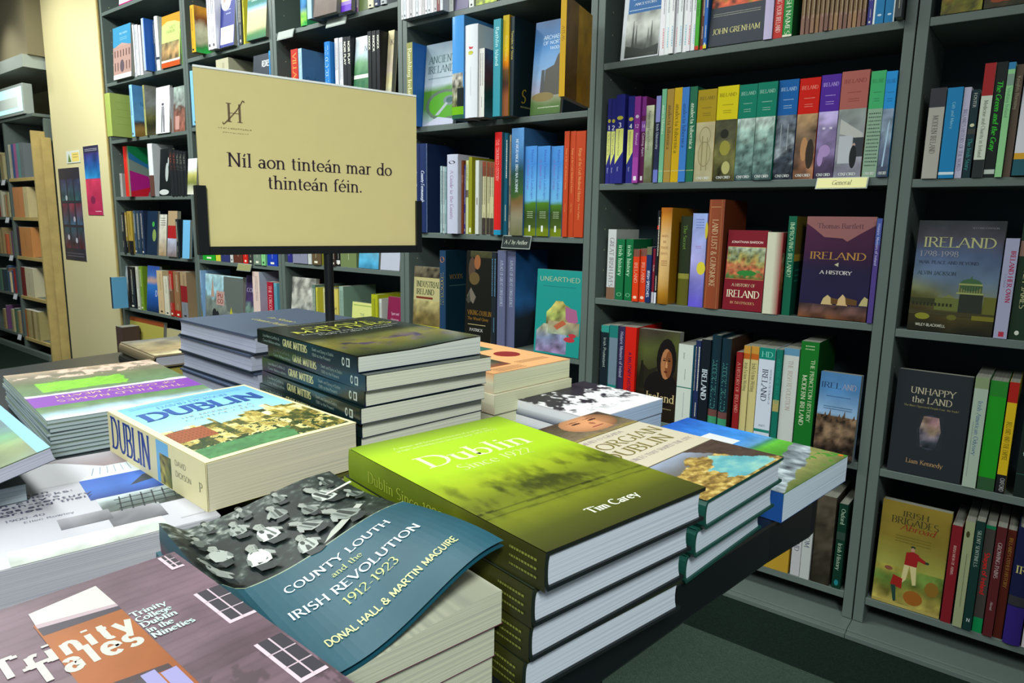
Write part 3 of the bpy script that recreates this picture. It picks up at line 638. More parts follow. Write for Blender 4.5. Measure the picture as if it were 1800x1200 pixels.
ph = 'coloured volumes shelf'
def penyellow(n, nm, aut):
    return [('p', [(.05, .22), (.95, .36), (.95, .62), (.05, .62)], '#dfe27a'), ('e', .5, .74, .36, .022, '#c8be3a'), ('t', .5, .635, .05, n, '#f0f0f0', 'nb', 'c', 0, .8), ('t', .35, .6, .02, nm, '#3a3a60', 'n', 'l', -90, .28), ('t', .35, .19, .018, aut, '#c8c8e0', 'n', 'l', -90, .14)]
NV = '#23267c'
it = [('navy spine with yellow wedge numbered 1', 1063.6, 1070.3, 174, NV, dict(sp=penyellow('1', 'The Story of Liberty', 'Kevin'))), ('navy spine with yellow wedge numbered 2', 1070.6, 1078, 174, NV, dict(sp=penyellow('2', 'The Story of Liberty', 'Kevin'))),
      ('wider navy spine with yellow wedge numbered 3', 1078, 1093, 167, NV, dict(sp=penyellow('3', 'Movements and the Island', 'Sean'), fc='#2a2c80')), ('navy spine with yellow wedge numbered 4', 1099, 1110, 170, NV, dict(sp=penyellow('4', 'Reformations and Revolution', 'Sean'))),
      ('magenta spine numbered 12', 1110, 1120, 170, '#8a3090', dict(b=[(.0, .3, '#a040a0')], sp=[('t', .5, .64, .04, '12', '#e8d0e8', 'n', 'c', 0, .8), ('t', .35, .58, .03, 'Revival', '#e8d0e8', 'n', 'l', -90, .3), ('e', .5, .77, .3, .02, '#d0c0d8'), ('r', .25, .03, .75, .08, '#e8e0e8')])),
      ('plum spine numbered 14', 1120, 1130, 170, '#5c1c4c', dict(fc='#8a3074', b=[(.6, .72, '#8a50a8'), (.78, 1, '#7a2a80')], sp=[('t', .5, .64, .04, '14', '#e8d0e8', 'n', 'c', 0, .8), ('t', .35, .58, .03, 'Coming Apart', '#e8d0e8', 'n', 'l', -90, .3), ('r', .25, .03, .75, .08, '#e8e0e8')])),
      ('olive grey spine', 1130, 1144, 186, '#7c8468', dict(sp=[('g', 0, 0, 1, 1, [(0, '#5c5c40'), (.4, '#8c9a78'), (1, '#d0d2b4')], .6, 6, 2, 16), ('t', .3, .93, .035, 'Researching Family History', '#20242c', 'n', 'l', -90, .5)])),
      ('dark navy spine with lavender ends', 1147, 1155, 169, '#23284a', dict(b=[(0, .15, '#6a78c0'), (.7, 1, '#8c90d0')], t='Irish University', p0=.32, tc='#c8d0d8'))]
for nm, a, b, yt, c, tc in (('mint', 1155, 1164, 157, '#74b890', '#e8f4e0'), ('tan', 1164, 1177, 157, '#a8883c', '#4a3a20'), ('yellow', 1177, 1191, 155, '#cfa810', '#5a4a10'), ('blue', 1191, 1203, 154, '#3c7cc8', '#1a3a70'), ('dark green', 1203, 1217, 153, '#1e6a4c', '#e8f0d8')):
    it.append(('%s spine reading analecta hibernica' % nm, a, b, yt, c, dict(t='analecta hibernica', tc=tc, f='s', sz=.5, p0=.17, mx=.64, b=[(.12, .125, '#d0c890')])))
def hist(c, ph_, tcol):
    return [('r', 0, .65, 1, 1, c), ('t', .5, .89, .035, 'IRELAND', tcol, 's', 'c', 0, .8), ('d', .25, .80, .5, 1, .012, tcol), ('d', .3, .74, .4, 2, .012, tcol)]+ph_+[('t', .5, .025, .026, 'OXFORD', '#d8dcd8', 'sb', 'c', 0, .72)]
sea = [('g', 0, 0, 1, .65, [(0, '#2c3c40'), (.3, '#6c8a84'), (.6, '#88a8a0'), (.8, '#a8c0b4'), (1, '#b8c8c0')], .9, 10, 5, 50)]
it += [('mustard history volume with line drawing', 1217, 1251, 159, '#a88e10', dict(hb=0, sp=hist('#a88e10', [('g', 0, 0, 1, .65, [(0, '#b0a884'), (1, '#c0b48c')], .25, 5, 6, 20), ('e', .5, .5, .3, .1, '#8c8460'), ('e', .5, .5, .27, .09, '#b8ae86'), ('e', .5, .3, .34, .14, '#8a8058'), ('e', .5, .3, .31, .13, '#b4aa80'), ('r', .35, .12, .4, .5, '#8a8058'), ('r', .62, .12, .66, .48, '#8a8058')], '#5a4c10'))),
       ('bright yellow history volume with seated figure', 1252, 1288.5, 153, '#d8c818', dict(hb=0, gl=1, sp=hist('#d8c818', [('g', 0, 0, 1, .65, [(0, '#5c5838'), (.4, '#8c8850'), (.7, '#4c4c38'), (1, '#585840')], .9, 4, 11, 30), ('e', .45, .5, .2, .05, '#2c2c24'), ('e', .5, .35, .25, .08, '#9a9440'), ('e', .6, .14, .2, .07, '#b8b474')], '#6a6010'))),
       ('green history volume with sea painting', 1289, 1320.5, 150, '#127a62', dict(hb=0, gl=1, sp=hist('#127a62', sea, '#9cc8b8'))), ('second green history volume with sea painting', 1321, 1354.5, 146, '#127a62', dict(hb=0, gl=1, sp=hist('#127a62', sea, '#9cc8b8'))),
       ('blue history volume with crowded hall', 1355.5, 1391, 142, '#1a5ea4', dict(hb=0, gl=1, sp=hist('#1a5ea4', [('g', 0, 0, 1, .65, [(0, '#30343c'), (.2, '#3c4450'), (.4, '#9098a0'), (.55, '#788088'), (1, '#5c6470')], 1.1, 12, 15, 50), ('r', .25, .3, .29, .56, '#a0a8ac'), ('r', .6, .3, .64, .56, '#a0a8ac')], '#a8c8e0'))),
       ('red history volume with battle picture', 1392.5, 1428, 139, '#cc1c10', dict(hb=0, gl=1, sp=hist('#cc1c10', [('g', 0, 0, 1, .65, [(0, '#8a6048'), (.15, '#9a6c50'), (.35, '#5c4438'), (.6, '#7a6450'), (1, '#b8946c')], .9, 6, 21, 30), ('e', .45, .3, .18, .12, '#b8885c'), ('e', .75, .25, .2, .15, '#3a3028')], '#e89080'))),
       ('purple history volume with statue', 1429.5, 1463, 133, '#4a1c94', dict(hb=0, sp=hist('#4a1c94', [('g', 0, 0, 1, .65, [(0, '#40344c'), (.3, '#6a5880'), (.6, '#8474a0'), (.75, '#a898c8'), (1, '#b8a8d8')], .7, 7, 23, 30), ('e', .45, .27, .3, .06, '#a88cc0'), ('e', .25, .2, .15, .08, '#a88cc0'), ('r', .25, .48, .4, .5, '#d0c8e0'), ('r', .62, .48, .76, .5, '#d0c8e0')], '#b8a0e0'))),
       ('wide dusty pink history volume with figure in yard', 1463.5, 1511.5, 127, '#9c5450', dict(hb=0, sp=hist('#a85c54', [('g', 0, 0, 1, .65, [(0, '#7c7c8c'), (.3, '#9c9ca8'), (.6, '#8c9094'), (1, '#8c9490')], .5, 5, 27, 30), ('p', [(.1, .56), (.95, .42), (.95, .36), (.1, .42)], '#b8b8b4'), ('r', .1, .14, .6, .40, '#b8bcc4'), ('r', .62, .2, 1, .38, '#343a40'), ('e', .66, .31, .06, .02, '#b0988a'), ('e', .66, .2, .13, .11, '#1c2024')], '#7c302c'))),
       ('light green history volume with text lines', 1514, 1539.5, 126, '#3ca868', dict(hb=0, sp=hist('#3ca868', [('r', 0, 0, 1, .65, '#8ca890')]+[('d', .1, .6-.035*i, .8, 1, .02, '#3c5448') for i in range(15)], '#1c7044'))),
       ('sky blue history volume against the upright', 1540, 1566, 126, '#1e8cd0', dict(hb=0, sp=hist('#1e8cd0', [('g', 0, 0, 1, .65, [(0, '#40485c'), (.4, '#5c6880'), (.6, '#8ca0b4'), (1, '#8c9cb4')], .6, 6, 31, 30), ('p', [(.35, .1), (.5, .1), (.75, .55), (.6, .5)], '#a8c4dc')], '#0c5088')))]
row('A', 2, ph, it, group='books on the coloured volumes shelf')

ph = 'the Thomas-titled history shelf right of centre'
ph = 'third shelf right of centre'
it = [('white spine reading Great Irish Lives', 1065, 1079, 403, '#c4c8c8', dict(t='GREAT IRISH LIVES', tc='#6a5868', b=[(0, .17, '#7c5c48')], p0=.12, mx=.7, fc='#b8bcb8')),
      ('green spine reading irish history', 1081, 1094, 420, '#0f6a3c', dict(t='irish history', p0=.1, tc='#c8e8c8', mx=.5, sp=[('e', .5, .09, .32, .03, '#88c0a0'), ('e', .5, .09, .25, .024, '#0f6a3c')])), ('second green spine reading irish history', 1096.5, 1109, 420, '#0f6a3c', dict(t='irish history', p0=.1, tc='#c8e8c8', mx=.5, sp=[('e', .5, .09, .32, .03, '#88c0a0'), ('e', .5, .09, .25, .024, '#0f6a3c')])),
      ('orange red Ireland spine', 1110, 1120.5, 438, '#d83c14', dict(t='IRELAND', p0=.25, tc='#e8a890', sp=[('r', 0, .86, 1, 1, '#7a4c40'), ('e', .5, .08, .3, .03, '#f0c8b0')])), ('second orange red Ireland spine', 1121, 1133, 437, '#d83c14', dict(t='IRELAND', p0=.25, tc='#e8a890', sp=[('r', 0, .86, 1, 1, '#7a4c40'), ('e', .5, .08, .3, .03, '#f0c8b0')])),
      ('navy spine reading Irish Speeches', 1133, 1141.5, 434, '#1c3060', dict(t='IRISH SPEECHES', p0=.42, tc='#d8dce8', f='nb', mx=.48, b=[(.86, 1, '#6a6a4c')])), ('red spine with white foot', 1142, 1148, 437, '#8a2038', dict(b=[(0, .2, '#d0ccd8')], t='ISLAND', p0=.3)),
      ('thin black spine with red block', 1148.5, 1152.5, 370, '#181c24', dict(b=[(.8, .84, '#c83020'), (0, .12, '#d0d4e0')], w=.14)),
      ('tall amber and cream spine', 1153, 1173, 365, '#c88a2c', dict(hb=1, gl=1, fc='#a87418', sp=[('g', 0, 0, 1, 1, [(0, '#8c5c14'), (.12, '#b07c24'), (.3, '#d8b070'), (.7, '#dcb880'), (.9, '#cc8830'), (1, '#a85c14')], .1, 3, 2, 20), ('t', .5, .70, .022, 'MAPS', '#a87850', 's', 'c', 0, .6), ('t', .5, .64, .022, 'IN', '#a87850', 's', 'c', 0, .3), ('t', .5, .58, .022, 'THOSE', '#a87850', 's', 'c', 0, .7), ('t', .5, .52, .022, 'DAYS', '#a87850', 's', 'c', 0, .6), ('d', .25, .45, .5, 3, .012, '#a87850')])),
      ('dark olive book set back', 1189, 1208, 380, '#5c5a1a', dict(out=-.02, b=[(.3, .36, '#8c8838'), (.36, 1, '#26301c')], t='The Secret', p0=.1, sz=.3, tc='#6c8c3c')),
      ('pale blue lavender spine with yellow spots', 1209, 1234, 375, '#8c90d8', dict(hb=0, gl=1, sp=[('g', 0, 0, 1, 1, [(0, '#5c50c0'), (.2, '#7c78d0'), (.5, '#a8a4dc'), (1, '#8ca0d4')], .4, 3, 9, 24), ('e', .75, .42, .3, .07, '#d8c83c'), ('e', .98, .82, .1, .09, '#c8b83c'), ('d', .25, .93, .55, 4, .016, '#5c68b0'), ('d', .3, .65, .4, 2, .01, '#a06090')])),
      ('tall chestnut spine reading Land Lust and Gunsmoke', 1236, 1262, 351, '#8c4428', dict(hb=1, fc='#6c3018', t='LAND LUST & GUNSMOKE', p0=.18, sz=.36, tc='#d0b088', mx=.62, sp=[('r', .12, 0, .14, 1, '#b87848'), ('r', .84, 0, .86, 1, '#b87848'), ('r', .15, .93, .8, .935, '#c89868')])),
      ('crimson face-out book', 1268, 1337, 405, '#7a1424', dict(face=1, th=.028, lean=3, lab='crimson face-out history book with painting of a crowded round hall', hb=0, fr=[('r', 0, 0, 1, 1, '#7a1424'), ('t', .5, .84, .026, 'JONATHAN BARDON', '#e0c8c0', 'nb', 'c', 0, .8),
        ('g', .02, .40, .98, .79, [(0, '#8a6a30'), (.12, '#2c7a3c'), (.2, '#b86040'), (.4, '#b8704c'), (.55, '#a89850'), (.75, '#7c8460'), (1, '#9ca890')], .9, 14, 3, 60), ('e', .55, .47, .25, .035, '#2c7a34'), ('r', .02, .39, .98, .395, '#c89858'), ('r', .02, .79, .98, .795, '#c89858'),
        ('t', .5, .30, .035, 'A HISTORY OF', '#d8c8a0', 's', 'c', 0, .6), ('t', .5, .165, .085, 'IRELAND', '#ece8c8', 's', 'c', 0, .84), ('t', .5, .08, .03, 'IN 250 EPISODES', '#d0a878', 's', 'c', 0, .62)])),
      ('plain cream spine', 1339, 1366, 408, '#d0d0b8', dict(hb=0, plain=1, fc='#8c2c30', fr=[('g', 0, .3, 1, .75, [(0, '#8a6a30'), (.5, '#b8704c'), (1, '#7c8460')], .9, 14, 3, 30)])),
      ('green spine reading Improving Ireland?', 1373, 1387, 380, '#0e5c44', dict(t='IMPROVING IRELAND?', tc='#b8d8b0', p0=.06, mx=.55, fc='#0c4838', fr=[('r', 0, .62, 1, 1, '#6c5c24'), ('r', .0, .55, 1, .62, '#b89838'), ('d', .1, .45, .6, 3, .03, '#2c7c6c')])),
      ('face-out Ireland history', 1401, 1521, 381, '#2c1c44', dict(face=1, th=.022, lean=3, lab='dark purple face-out book with cottages and lettering Ireland A History', fr=[
        ('g', 0, 0, 1, 1, [(0, '#20183c'), (.5, '#1c1838'), (.7, '#3c1838'), (1, '#4c2040')], .3, 2, 5, 20), ('p', [(0, .93), (.12, .88), (.28, .80), (.55, .79), (.62, .76), (.8, .84), (1, .92), (1, 1), (0, 1)], '#8c5c5c'), ('t', .5, .885, .048, 'Thomas Bartlett', '#4c2c38', 's', 'c', 0, .66),
        ('t', .5, .585, .068, 'IRELAND', '#a87c3c', 's', 'c', 0, .82), ('p', [(.47, .535), (.53, .515), (.53, .555)], '#b8b090'), ('t', .5, .44, .034, 'A HISTORY', '#c0b8b8', 'sb', 'c', 0, .46),
        ('g', 0, 0, 1, .14, [(0, '#5c3418'), (.5, '#6c4c44'), (1, '#3c2c30')], 1.0, 6, 9, 30), ('p', [(.33, .14), (.5, .14), (.47, .21), (.42, .235), (.36, .2)], '#c0a878'), ('p', [(.56, .14), (.72, .14), (.68, .22), (.64, .25), (.58, .2)], '#c8a878'), ('p', [(.48, .15), (.57, .15), (.58, .2), (.47, .21)], '#5c4020'), ('p', [(.7, .15), (.85, .15), (.85, .2), (.68, .22)], '#5c4020'), ('p', [(.88, .15), (1, .15), (1, .22), (.95, .24), (.91, .2)], '#b0a470')])),
      ('violet spine reading Historic Memoirs of Ireland', 1523, 1539.5, 384, '#4c3c80', dict(t='Historic Memoirs of Ireland', f='n', tc='#c8c8e8', p0=.05, mx=.48, b=[(.75, 1, '#46569c')]))]
row('A', 3, ph, it, group='books on the third shelf down right of centre')

ph = 'shelf behind green fields book'
it = [('black spine with teal top', 1054.5, 1068, 571, '#15222a', dict(b=[(.92, 1, '#2c8c84')], t='Irish Protestant', p0=.14, tc='#a8b8b0', f='n', sz=.35, fc='#2c7c78')), ('grey blue spine with teal ends', 1069, 1083.5, 571, '#6c8090', dict(b=[(0, .32, '#1c7c74'), (.86, 1, '#1c7470')], plain=1, fc='#4c6478')),
      ('purple spine reading Historic Memoirs', 1084, 1096, 573, '#342c50', dict(t='Historic Memoirs of Ireland', f='n', tc='#b8b8d0', p0=.06, mx=.52)), ('bright red spine on military history', 1096.5, 1116, 574, '#cc1c10', dict(t='A MILITARY HISTORY', p0=.28, tc='#3c1040', f='nb', sz=.3, hb=0, mx=.5, t2='OF IRELAND')),
      ('face-out portrait', 1117, 1189, 578, '#2c2418', dict(face=1, th=.03, lean=2, lab='dark face-out Ireland book with woman in black hood', fr=[('g', 0, 0, 1, 1, [(0, '#1c140c'), (.4, '#241810'), (.6, '#3c3c20'), (.8, '#4c5428'), (1, '#40382c')], .35, 2, 6, 24), ('p', [(0, .38), (.12, .62), (.3, .55), (.5, .6), (.5, .3), (0, .3)], '#242014'),
        ('e', .72, .68, .24, .24, '#120e0c'), ('e', .62, .36, .42, .2, '#140e0e'), ('e', .72, .64, .135, .17, '#a87048'), ('e', .78, .64, .09, .15, '#7c4828'), ('e', .665, .68, .03, .009, '#241408'), ('e', .79, .68, .03, .009, '#241408'), ('p', [(.71, .67), (.745, .67), (.76, .60), (.70, .60)], '#c08858'), ('e', .72, .555, .045, .010, '#5c2018'), ('r', .64, .7, .7, .706, '#1c1008'), ('r', .76, .7, .82, .706, '#1c1008'),
        ('e', .12, .62, .03, .03, '#1c1c10'), ('p', [(.06, .34), (.2, .34), (.16, .6), (.09, .6)], '#1c1a10'), ('t', .62, .22, .09, 'Ireland', '#c8b480', 's', 'c', 0, .7), ('d', .5, .14, .4, 1, .02, '#8c7c5c')])),
      ('tall white spine with green line', 1191, 1217, 604, '#ccd4cc', dict(hb=0, fc='#3c8cb0', sp=[('r', 0, .475, 1, .487, '#1c6c5c'), ('t', .35, .9, .02, 'Beckett', '#5c605c', 'n', 'l', -90), ('d', .5, .42, .3, 1, .014, '#8c94a0', 90), ('d', .5, .7, .12, 1, .014, '#6c7470', 90)])),
      ('slim navy spine', 1221, 1230, 598, '#202c54', {}), ('black spine with white Ireland', 1231, 1247, 596, '#141c24', dict(t='IRELAND', tc='#c0ccd8', f='sb', p0=.32, sz=.55, mx=.5)),
      ('dark teal spine reading Modern Ireland', 1248, 1265, 588, '#122c38', dict(t='MODERN IRELAND', tc='#4c9088', p0=.25, sz=.5, mx=.5, b=[(0, .17, '#3c9068'), (.17, .24, '#6c4440')], hb=1)), ('second dark teal spine reading Modern Ireland', 1267, 1283, 594, '#122c38', dict(t='MODERN IRELAND', tc='#4c9088', p0=.25, sz=.5, mx=.5, b=[(0, .17, '#3c9068'), (.17, .24, '#6c4440')], hb=1, fc='#3c2820')),
      ('dark red spine', 1293, 1304, 618, '#8c1c20', dict(t='A HISTORY OF IRELAND', tc='#d09080', p0=.12)), ('cream and orange spine', 1304.5, 1317, 607, '#c8bc80', dict(b=[(0, .06, '#c84c1c'), (.86, .92, '#b85c1c'), (.92, 1, '#c08c38')], t='Irish Fiction Writing', tc='#3c3c28', p0=.18, mx=.3)), ('second cream and orange spine', 1317.5, 1332, 608, '#c8bc80', dict(b=[(0, .06, '#c84c1c'), (.86, .92, '#b85c1c'), (.92, 1, '#c08c38')], t='Irish Fiction Writing', tc='#3c3c28', p0=.18, mx=.3)),
      ('white Ireland dictionary spine with teal top', 1333, 1361, 610, '#ccd4e4', dict(hb=0, b=[(.88, 1, '#128070'), (.11, .14, '#1c8070')], sp=[('t', .5, .905, .055, 'HD', '#7cc8b8', 's', 'c', 0, .8), ('t', .28, .78, .055, 'IRELAND', '#1c2438', 's', 'l', -90, .42), ('t', .75, .78, .018, 'HISTORICAL DICTIONARY OF', '#5c6478', 's', 'l', -90, .4), ('t', .5, .17, .02, 'BARTT', '#5c6478', 's', 'c', 0, .4)])),
      ('teal green spine', 1363, 1374, 614, '#126c5c', dict(t='HISTORICAL IRELAND', p0=.1, tc='#1c8c78', b=[(0, .05, '#d0dcd8'), (.36, .48, '#a89c60')])), ('white spine with blue top', 1376, 1403, 611, '#c4c8c4', dict(hb=0, b=[(.93, 1, '#5c8cac')], t='THE IRISH REVOLUTION', tc='#a09088', p0=.12, sz=.3, mx=.5)),
      ('thick green spine reading Modern Ireland', 1405, 1437, 599, '#146c24', dict(hb=0, fc='#0c4418', sp=[('t', .62, .84, .032, 'THE PRINCETON HISTORY', '#c8d8b0', 's', 'l', -90, .56), ('t', .22, .70, .036, 'MODERN IRELAND', '#d8dcc0', 's', 'l', -90, .46), ('d', .25, .955, .5, 2, .015, '#b8c8a0'), ('e', .5, .03, .1, .02, '#d8dcc0')])),
      ('face-out peat', 1441, 1514, 655, '#5c88b8', dict(face=1, th=.025, lean=4, out=.02, lab='blue face-out Ireland book with heap of brown turf', fr=[('g', 0, .0, 1, 1, [(0, '#201814'), (.3, '#3c2c20'), (.45, '#4c5c6c'), (.5, '#88a8c8'), (.8, '#4c80b4'), (1, '#4878a8')], .25, 3, 4, 30), ('g', .0, .02, 1, .5, [(0, '#1c1410'), (.5, '#5c4838'), (1, '#6c5844')], 1.6, 9, 13, 50),
        ('t', .28, .82, .062, 'IREL', '#243c60', 's', 'c', 0, .5), ('t', .74, .82, .062, 'AND', '#9c94a0', 's', 'c', 0, .34), ('d', .2, .72, .6, 1, .016, '#34507c'), ('d', .15, .6, .7, 2, .014, '#2c4468')]+[('p', [(.05+.12*i, .42+.05*(i % 3)), (.12+.12*i, .44+.05*(i % 2)), (.10+.12*i, .50+.04*(i % 3)), (.04+.12*i, .47)], '#5c4430') for i in range(8)]))]
row('A', 4, ph, it, yref=650, group='books on the shelf behind the green fields book')

ph = 'lowest shelf by table corner'
it = [('dark spine mostly hidden by the table', 1290, 1333, 905, '#2c2c28', {}), ('plain ochre spine', 1335, 1384, 880, '#b08c2c', dict(hb=0, plain=1)), ('white Island spine', 1388, 1404, 885, '#b4b4b8', dict(t='ISLAND', tc='#4c5068', p0=.35, mx=.3, b=[(.96, 1, '#202020')])), ('white Kingdom spine', 1404.5, 1421, 872, '#b4b8b8', dict(t='KINGDOM', tc='#4c5068', p0=.25, mx=.36, pg='#c8c8c0')),
      ('mottled grey brown spine', 1424, 1456, 868, '#3c342c', dict(hb=0, plain=1, sp=[('g', 0, 0, 1, 1, [(0, '#2c2820'), (1, '#4c4438')], .8, 8, 3, 24)])), ('dark green spine reading Irish History', 1461, 1476, 884, '#0c3024', dict(hb=0, sp=[('t', .3, .94, .04, 'Oxford', '#a8c0a8', 's', 'l', -90, .3), ('r', 0, .58, 1, .67, '#2c4038'), ('t', .3, .54, .04, 'Irish History', '#a8c0a8', 's', 'l', -90, .4), ('e', .5, .07, .25, .035, '#1c7880')]))]
row('A', 5, ph, it, group='books on the lowest shelf under the table corner')

# ---- bay B (right edge)
it = [('face-out olive picture book', 1652, 1726, -150, '#4c4c20', dict(face=1, th=.02, lab='olive and orange picture book on the top right shelf', fr=[('g', 0, 0, 1, 1, [(0, '#5c5418'), (.12, '#7c7c20'), (.5, '#8c4c1c'), (1, '#2c2c1c')], 1.1, 6, 3, 40)])),
      ('face-out dark picture book', 1728, 1812, -150, '#2c2c28', dict(face=1, th=.02, lab='dark picture book with red flower at the top right corner', fr=[('g', 0, 0, 1, 1, [(0, '#2c2c1c'), (.1, '#3c3018'), (1, '#1c241c')], .9, 6, 8, 40), ('e', .55, .09, .22, .035, '#b83018'), ('e', .3, .08, .16, .03, '#8c3c1c')]))]
row('B', 1, 'x', it, group='books on the top right shelf')
ph = 'second shelf, right edge'
it = [('grey white spine with photograph top', 1618.7, 1646, 156, '#a8a49c', dict(hb=0, b=[(.79, 1, '#34343c')], t='MODERN IRELAND', tc='#4c4844', p0=.3, sz=.35, mx=.42)), ('blue spine', 1648, 1675, 155, '#147ab0', dict(hb=0, t='Gift and Mercy', tc='#88c0d8', p0=.16, sz=.2, mx=.4, b=[(.04, .07, '#c8d8e0')])),
      ('pale lavender spine', 1675.5, 1689, 154, '#b4b0c8', dict(t="IRELAND'S HISTORY OF THE WORLD", tc='#4c5074', p0=.24, mx=.68)), ('dark teal spine', 1690, 1704, 158, '#102c34', dict(t='The Irish Story', tc='#3c9090', p0=.55, mx=.36, b=[(.5, .56, '#3c3c38')], sp=[('e', .5, .6, .3, .02, '#c8c8a0'), ('t', .3, .96, .03, 'FOSTER', '#c8ccc0', 's', 'l', -90, .3)])),
      ('white spine with red top', 1707, 1726.5, 112, '#c8d0c0', dict(b=[(.72, 1, '#9c1c20'), (0, .16, '#242c2c')], t='Medicine and Charity in Ireland', tc='#4c5850', p0=.32, sz=.35, mx=.5)),
      ('black spine with bright green title', 1727, 1746.5, 110, '#141c1c', dict(t='The Green and the Gray', tc='#2cb42c', f='sib', p0=.16, mx=.6, sz=.5, b=[(.03, .07, '#b8c0b8')])), ('pale green spine with blue top', 1747.5, 1760, 110, '#8cc88c', dict(b=[(.94, 1, '#2c7cac'), (.8, .9, '#7c9888')], t='Visiting Ireland', tc='#5c8c6c', p0=.22)),
      ('brown spine', 1761, 1775, 114, '#5c4c40', dict(t='Knights Burning', tc='#a89c84', p0=.1)), ('face-out white yellow teal', 1777, 1830, 86, '#c8c8d0', dict(face=1, th=.03, lab='white book with yellow band and teal foot at the right edge', out=.01, fr=[('r', 0, 0, 1, 1, '#ccccd4'), ('r', 0, 0, 1, .13, '#12505c'), ('r', 0, .13, 1, .18, '#c8941c')]))]
row('B', 2, ph, it, group='books on the second shelf at the right edge')
ph = 'third shelf, right edge'
it = [('x', 1593, 1743, 388, '#3c3840', dict(face=1, th=.025, lean=2.5, gl=0, lab='large face-out Ireland 1798-1998 book with domed building and bridge', fr=[('g', 0, 0, 1, 1, [(0, '#1c1c10'), (.15, '#3c3418'), (.28, '#4c4c28'), (.33, '#6c7050'), (.5, '#5c7088'), (.7, '#4c5c7c'), (.85, '#44404c'), (1, '#2c3034')], .3, 3, 7, 40),
       ('r', .0, .25, .5, .3, '#30341c'), ('r', .3, .2, .62, .31, '#5c6430'), ('r', .58, .19, .85, .36, '#282c24'), ('p', [(.56, .36), (.83, .36), (.83, .44), (.56, .44)], '#6c7448'), ('e', .695, .44, .13, .055, '#3c5c3c'), ('p', [(.54, .355), (.85, .355), (.85, .37), (.54, .37)], '#8c9458'), ('p', [(.56, .435), (.83, .435), (.83, .45), (.56, .45)], '#8c9458'), ('p', [(.68, .49), (.71, .49), (.70, .515), (.69, .515)], '#3c5c3c')]+[('r', .575+.03*i, .37, .585+.03*i, .435, '#3c4428') for i in range(9)]+[('r', .03+.045*i, .235, .055+.045*i, .262, '#242818') for i in range(11)]+[('p', [(.38, .31), (.46, .345), (.54, .31)], '#6c7040')]+[('r', .88+.03*i, .22, .892+.03*i, .32, '#3c3c18') for i in range(4)]+[('r', 0, .0, 0.001, .001, '#3c3820'), ('r', .86, .18, 1, .34, '#5c5c24'), ('r', 0, .15, 1, .19, '#3c3820'), ('e', .17, .135, .09, .03, '#7c7c24'), ('e', .52, .14, .06, .025, '#5c5c24'), ('r', .75, .13, 1, .17, '#6c6820'),
       ('t', .5, .765, .085, 'IRELAND', '#a8a878', 's', 'c', 0, .84), ('t', .05, .68, .048, '1798-1998', '#8c8c98', 's', 'l', 0, .46), ('t', .05, .615, .026, 'WAR, PEACE AND BEYOND', '#2c3448', 's', 'l', 0, .7), ('t', .05, .515, .032, 'ALVIN JACKSON', '#2c3c40', 's', 'l', 0, .46), ('t', .1, .045, .024, 'WILEY-BLACKWELL', '#b8b8a8', 'nb', 'l', 0, .36), ('t', .93, .93, .014, 'SECOND EDITION', '#7c7c80', 's', 'r', 0, .3)])),
      ('lavender spine reading Ireland Her Own', 1745, 1769, 419, '#9c9cb8', dict(hb=0, sp=[('t', .5, .88, .038, 'IRELAND HER OWN', '#9c2c50', 'sb', 'l', -90, .62), ('t', .25, .65, .016, 'T. A. Jackson', '#6c6c90', 's', 'l', -90, .2), ('r', .35, .02, .75, .07, '#a82c44')])),
      ('dark green spine reading James', 1771, 1806, 392, '#1c3020', dict(hb=0, b=[(.72, .85, '#8c6c60')], t='JEFFREY JAMES', p0=.28, tc='#b8b888', sz=.3, mx=.45, sp=[('e', .4, .06, .12, .02, '#c8ccc0')]))]
row('B', 3, ph, it, group='books on the third shelf at the right edge')
ph = 'fourth shelf, right edge'
it = [('x', 1558, 1687, 650, '#24282c', dict(face=1, th=.022, lean=3, lab='black face-out book titled Unhappy the Land with glowing head', fr=[('r', 0, 0, 1, 1, '#23282e'), ('t', .5, .785, .058, 'UNHAPPY', '#b0a88c', 's', 'c', 0, .6), ('t', .5, .70, .058, 'the LAND', '#b0a88c', 's', 'c', 0, .54), ('t', .5, .655, .018, 'The Most Oppressed People Ever, the Irish?', '#8c8450', 's', 'c', 0, .74),
       ('e', .52, .43, .17, .17, '#343a46'), ('g', .37, .28, .68, .58, [(0, '#2a3038'), (.4, '#6c6470'), (.7, '#84705c'), (1, '#7c5c64')], 1.2, 12, 4, 40), ('p', [(.36, .27), (.42, .27), (.38, .45), (.42, .58), (.36, .58)], '#262b31'), ('p', [(.62, .27), (.7, .27), (.7, .6), (.62, .6), (.67, .45)], '#262b31'), ('t', .5, .11, .042, 'Liam Kennedy', '#a8845c', 's', 'c', 0, .5)])),
      ('pale spine with blue Odyssey lettering', 1690, 1714, 662, '#9cac9c', dict(hb=0, sp=[('r', 0, .9, 1, 1, '#7c8c68'), ('t', .4, .79, .032, 'Irish-American Odyssey', '#3c5c88', 's', 'l', -90, .5), ('d', .2, .6, .5, 1, .014, '#7c8c84', 90)])), ('bright green spine', 1716, 1746, 668, '#1c8c1c', dict(hb=0, b=[(0, .12, '#2c5030'), (.86, 1, '#247828')], plain=1)),
      ('yellow spine with red top and black foot', 1748, 1765, 671, '#c8a818', dict(hb=0, b=[(.82, 1, '#a01c14'), (0, .17, '#18181c')], fc='#a89418', t='IRELAND AND THE EMPIRE', tc='#5c4c14', p0=.35, mx=.35, sp=[('t', .4, .14, .03, 'OXFORD', '#b8b8b8', 'n', 'l', -90, .12)])),
      ('black spine with pale Ireland lettering', 1780, 1812, 690, '#14201c', dict(hb=0, t='Ireland', f='n', tc='#98ac9c', p0=.3, sz=.5, mx=.4, b=[(.22, .225, '#2c5c50')]))]
row('B', 4, ph, it, group='books on the fourth shelf at the right edge')
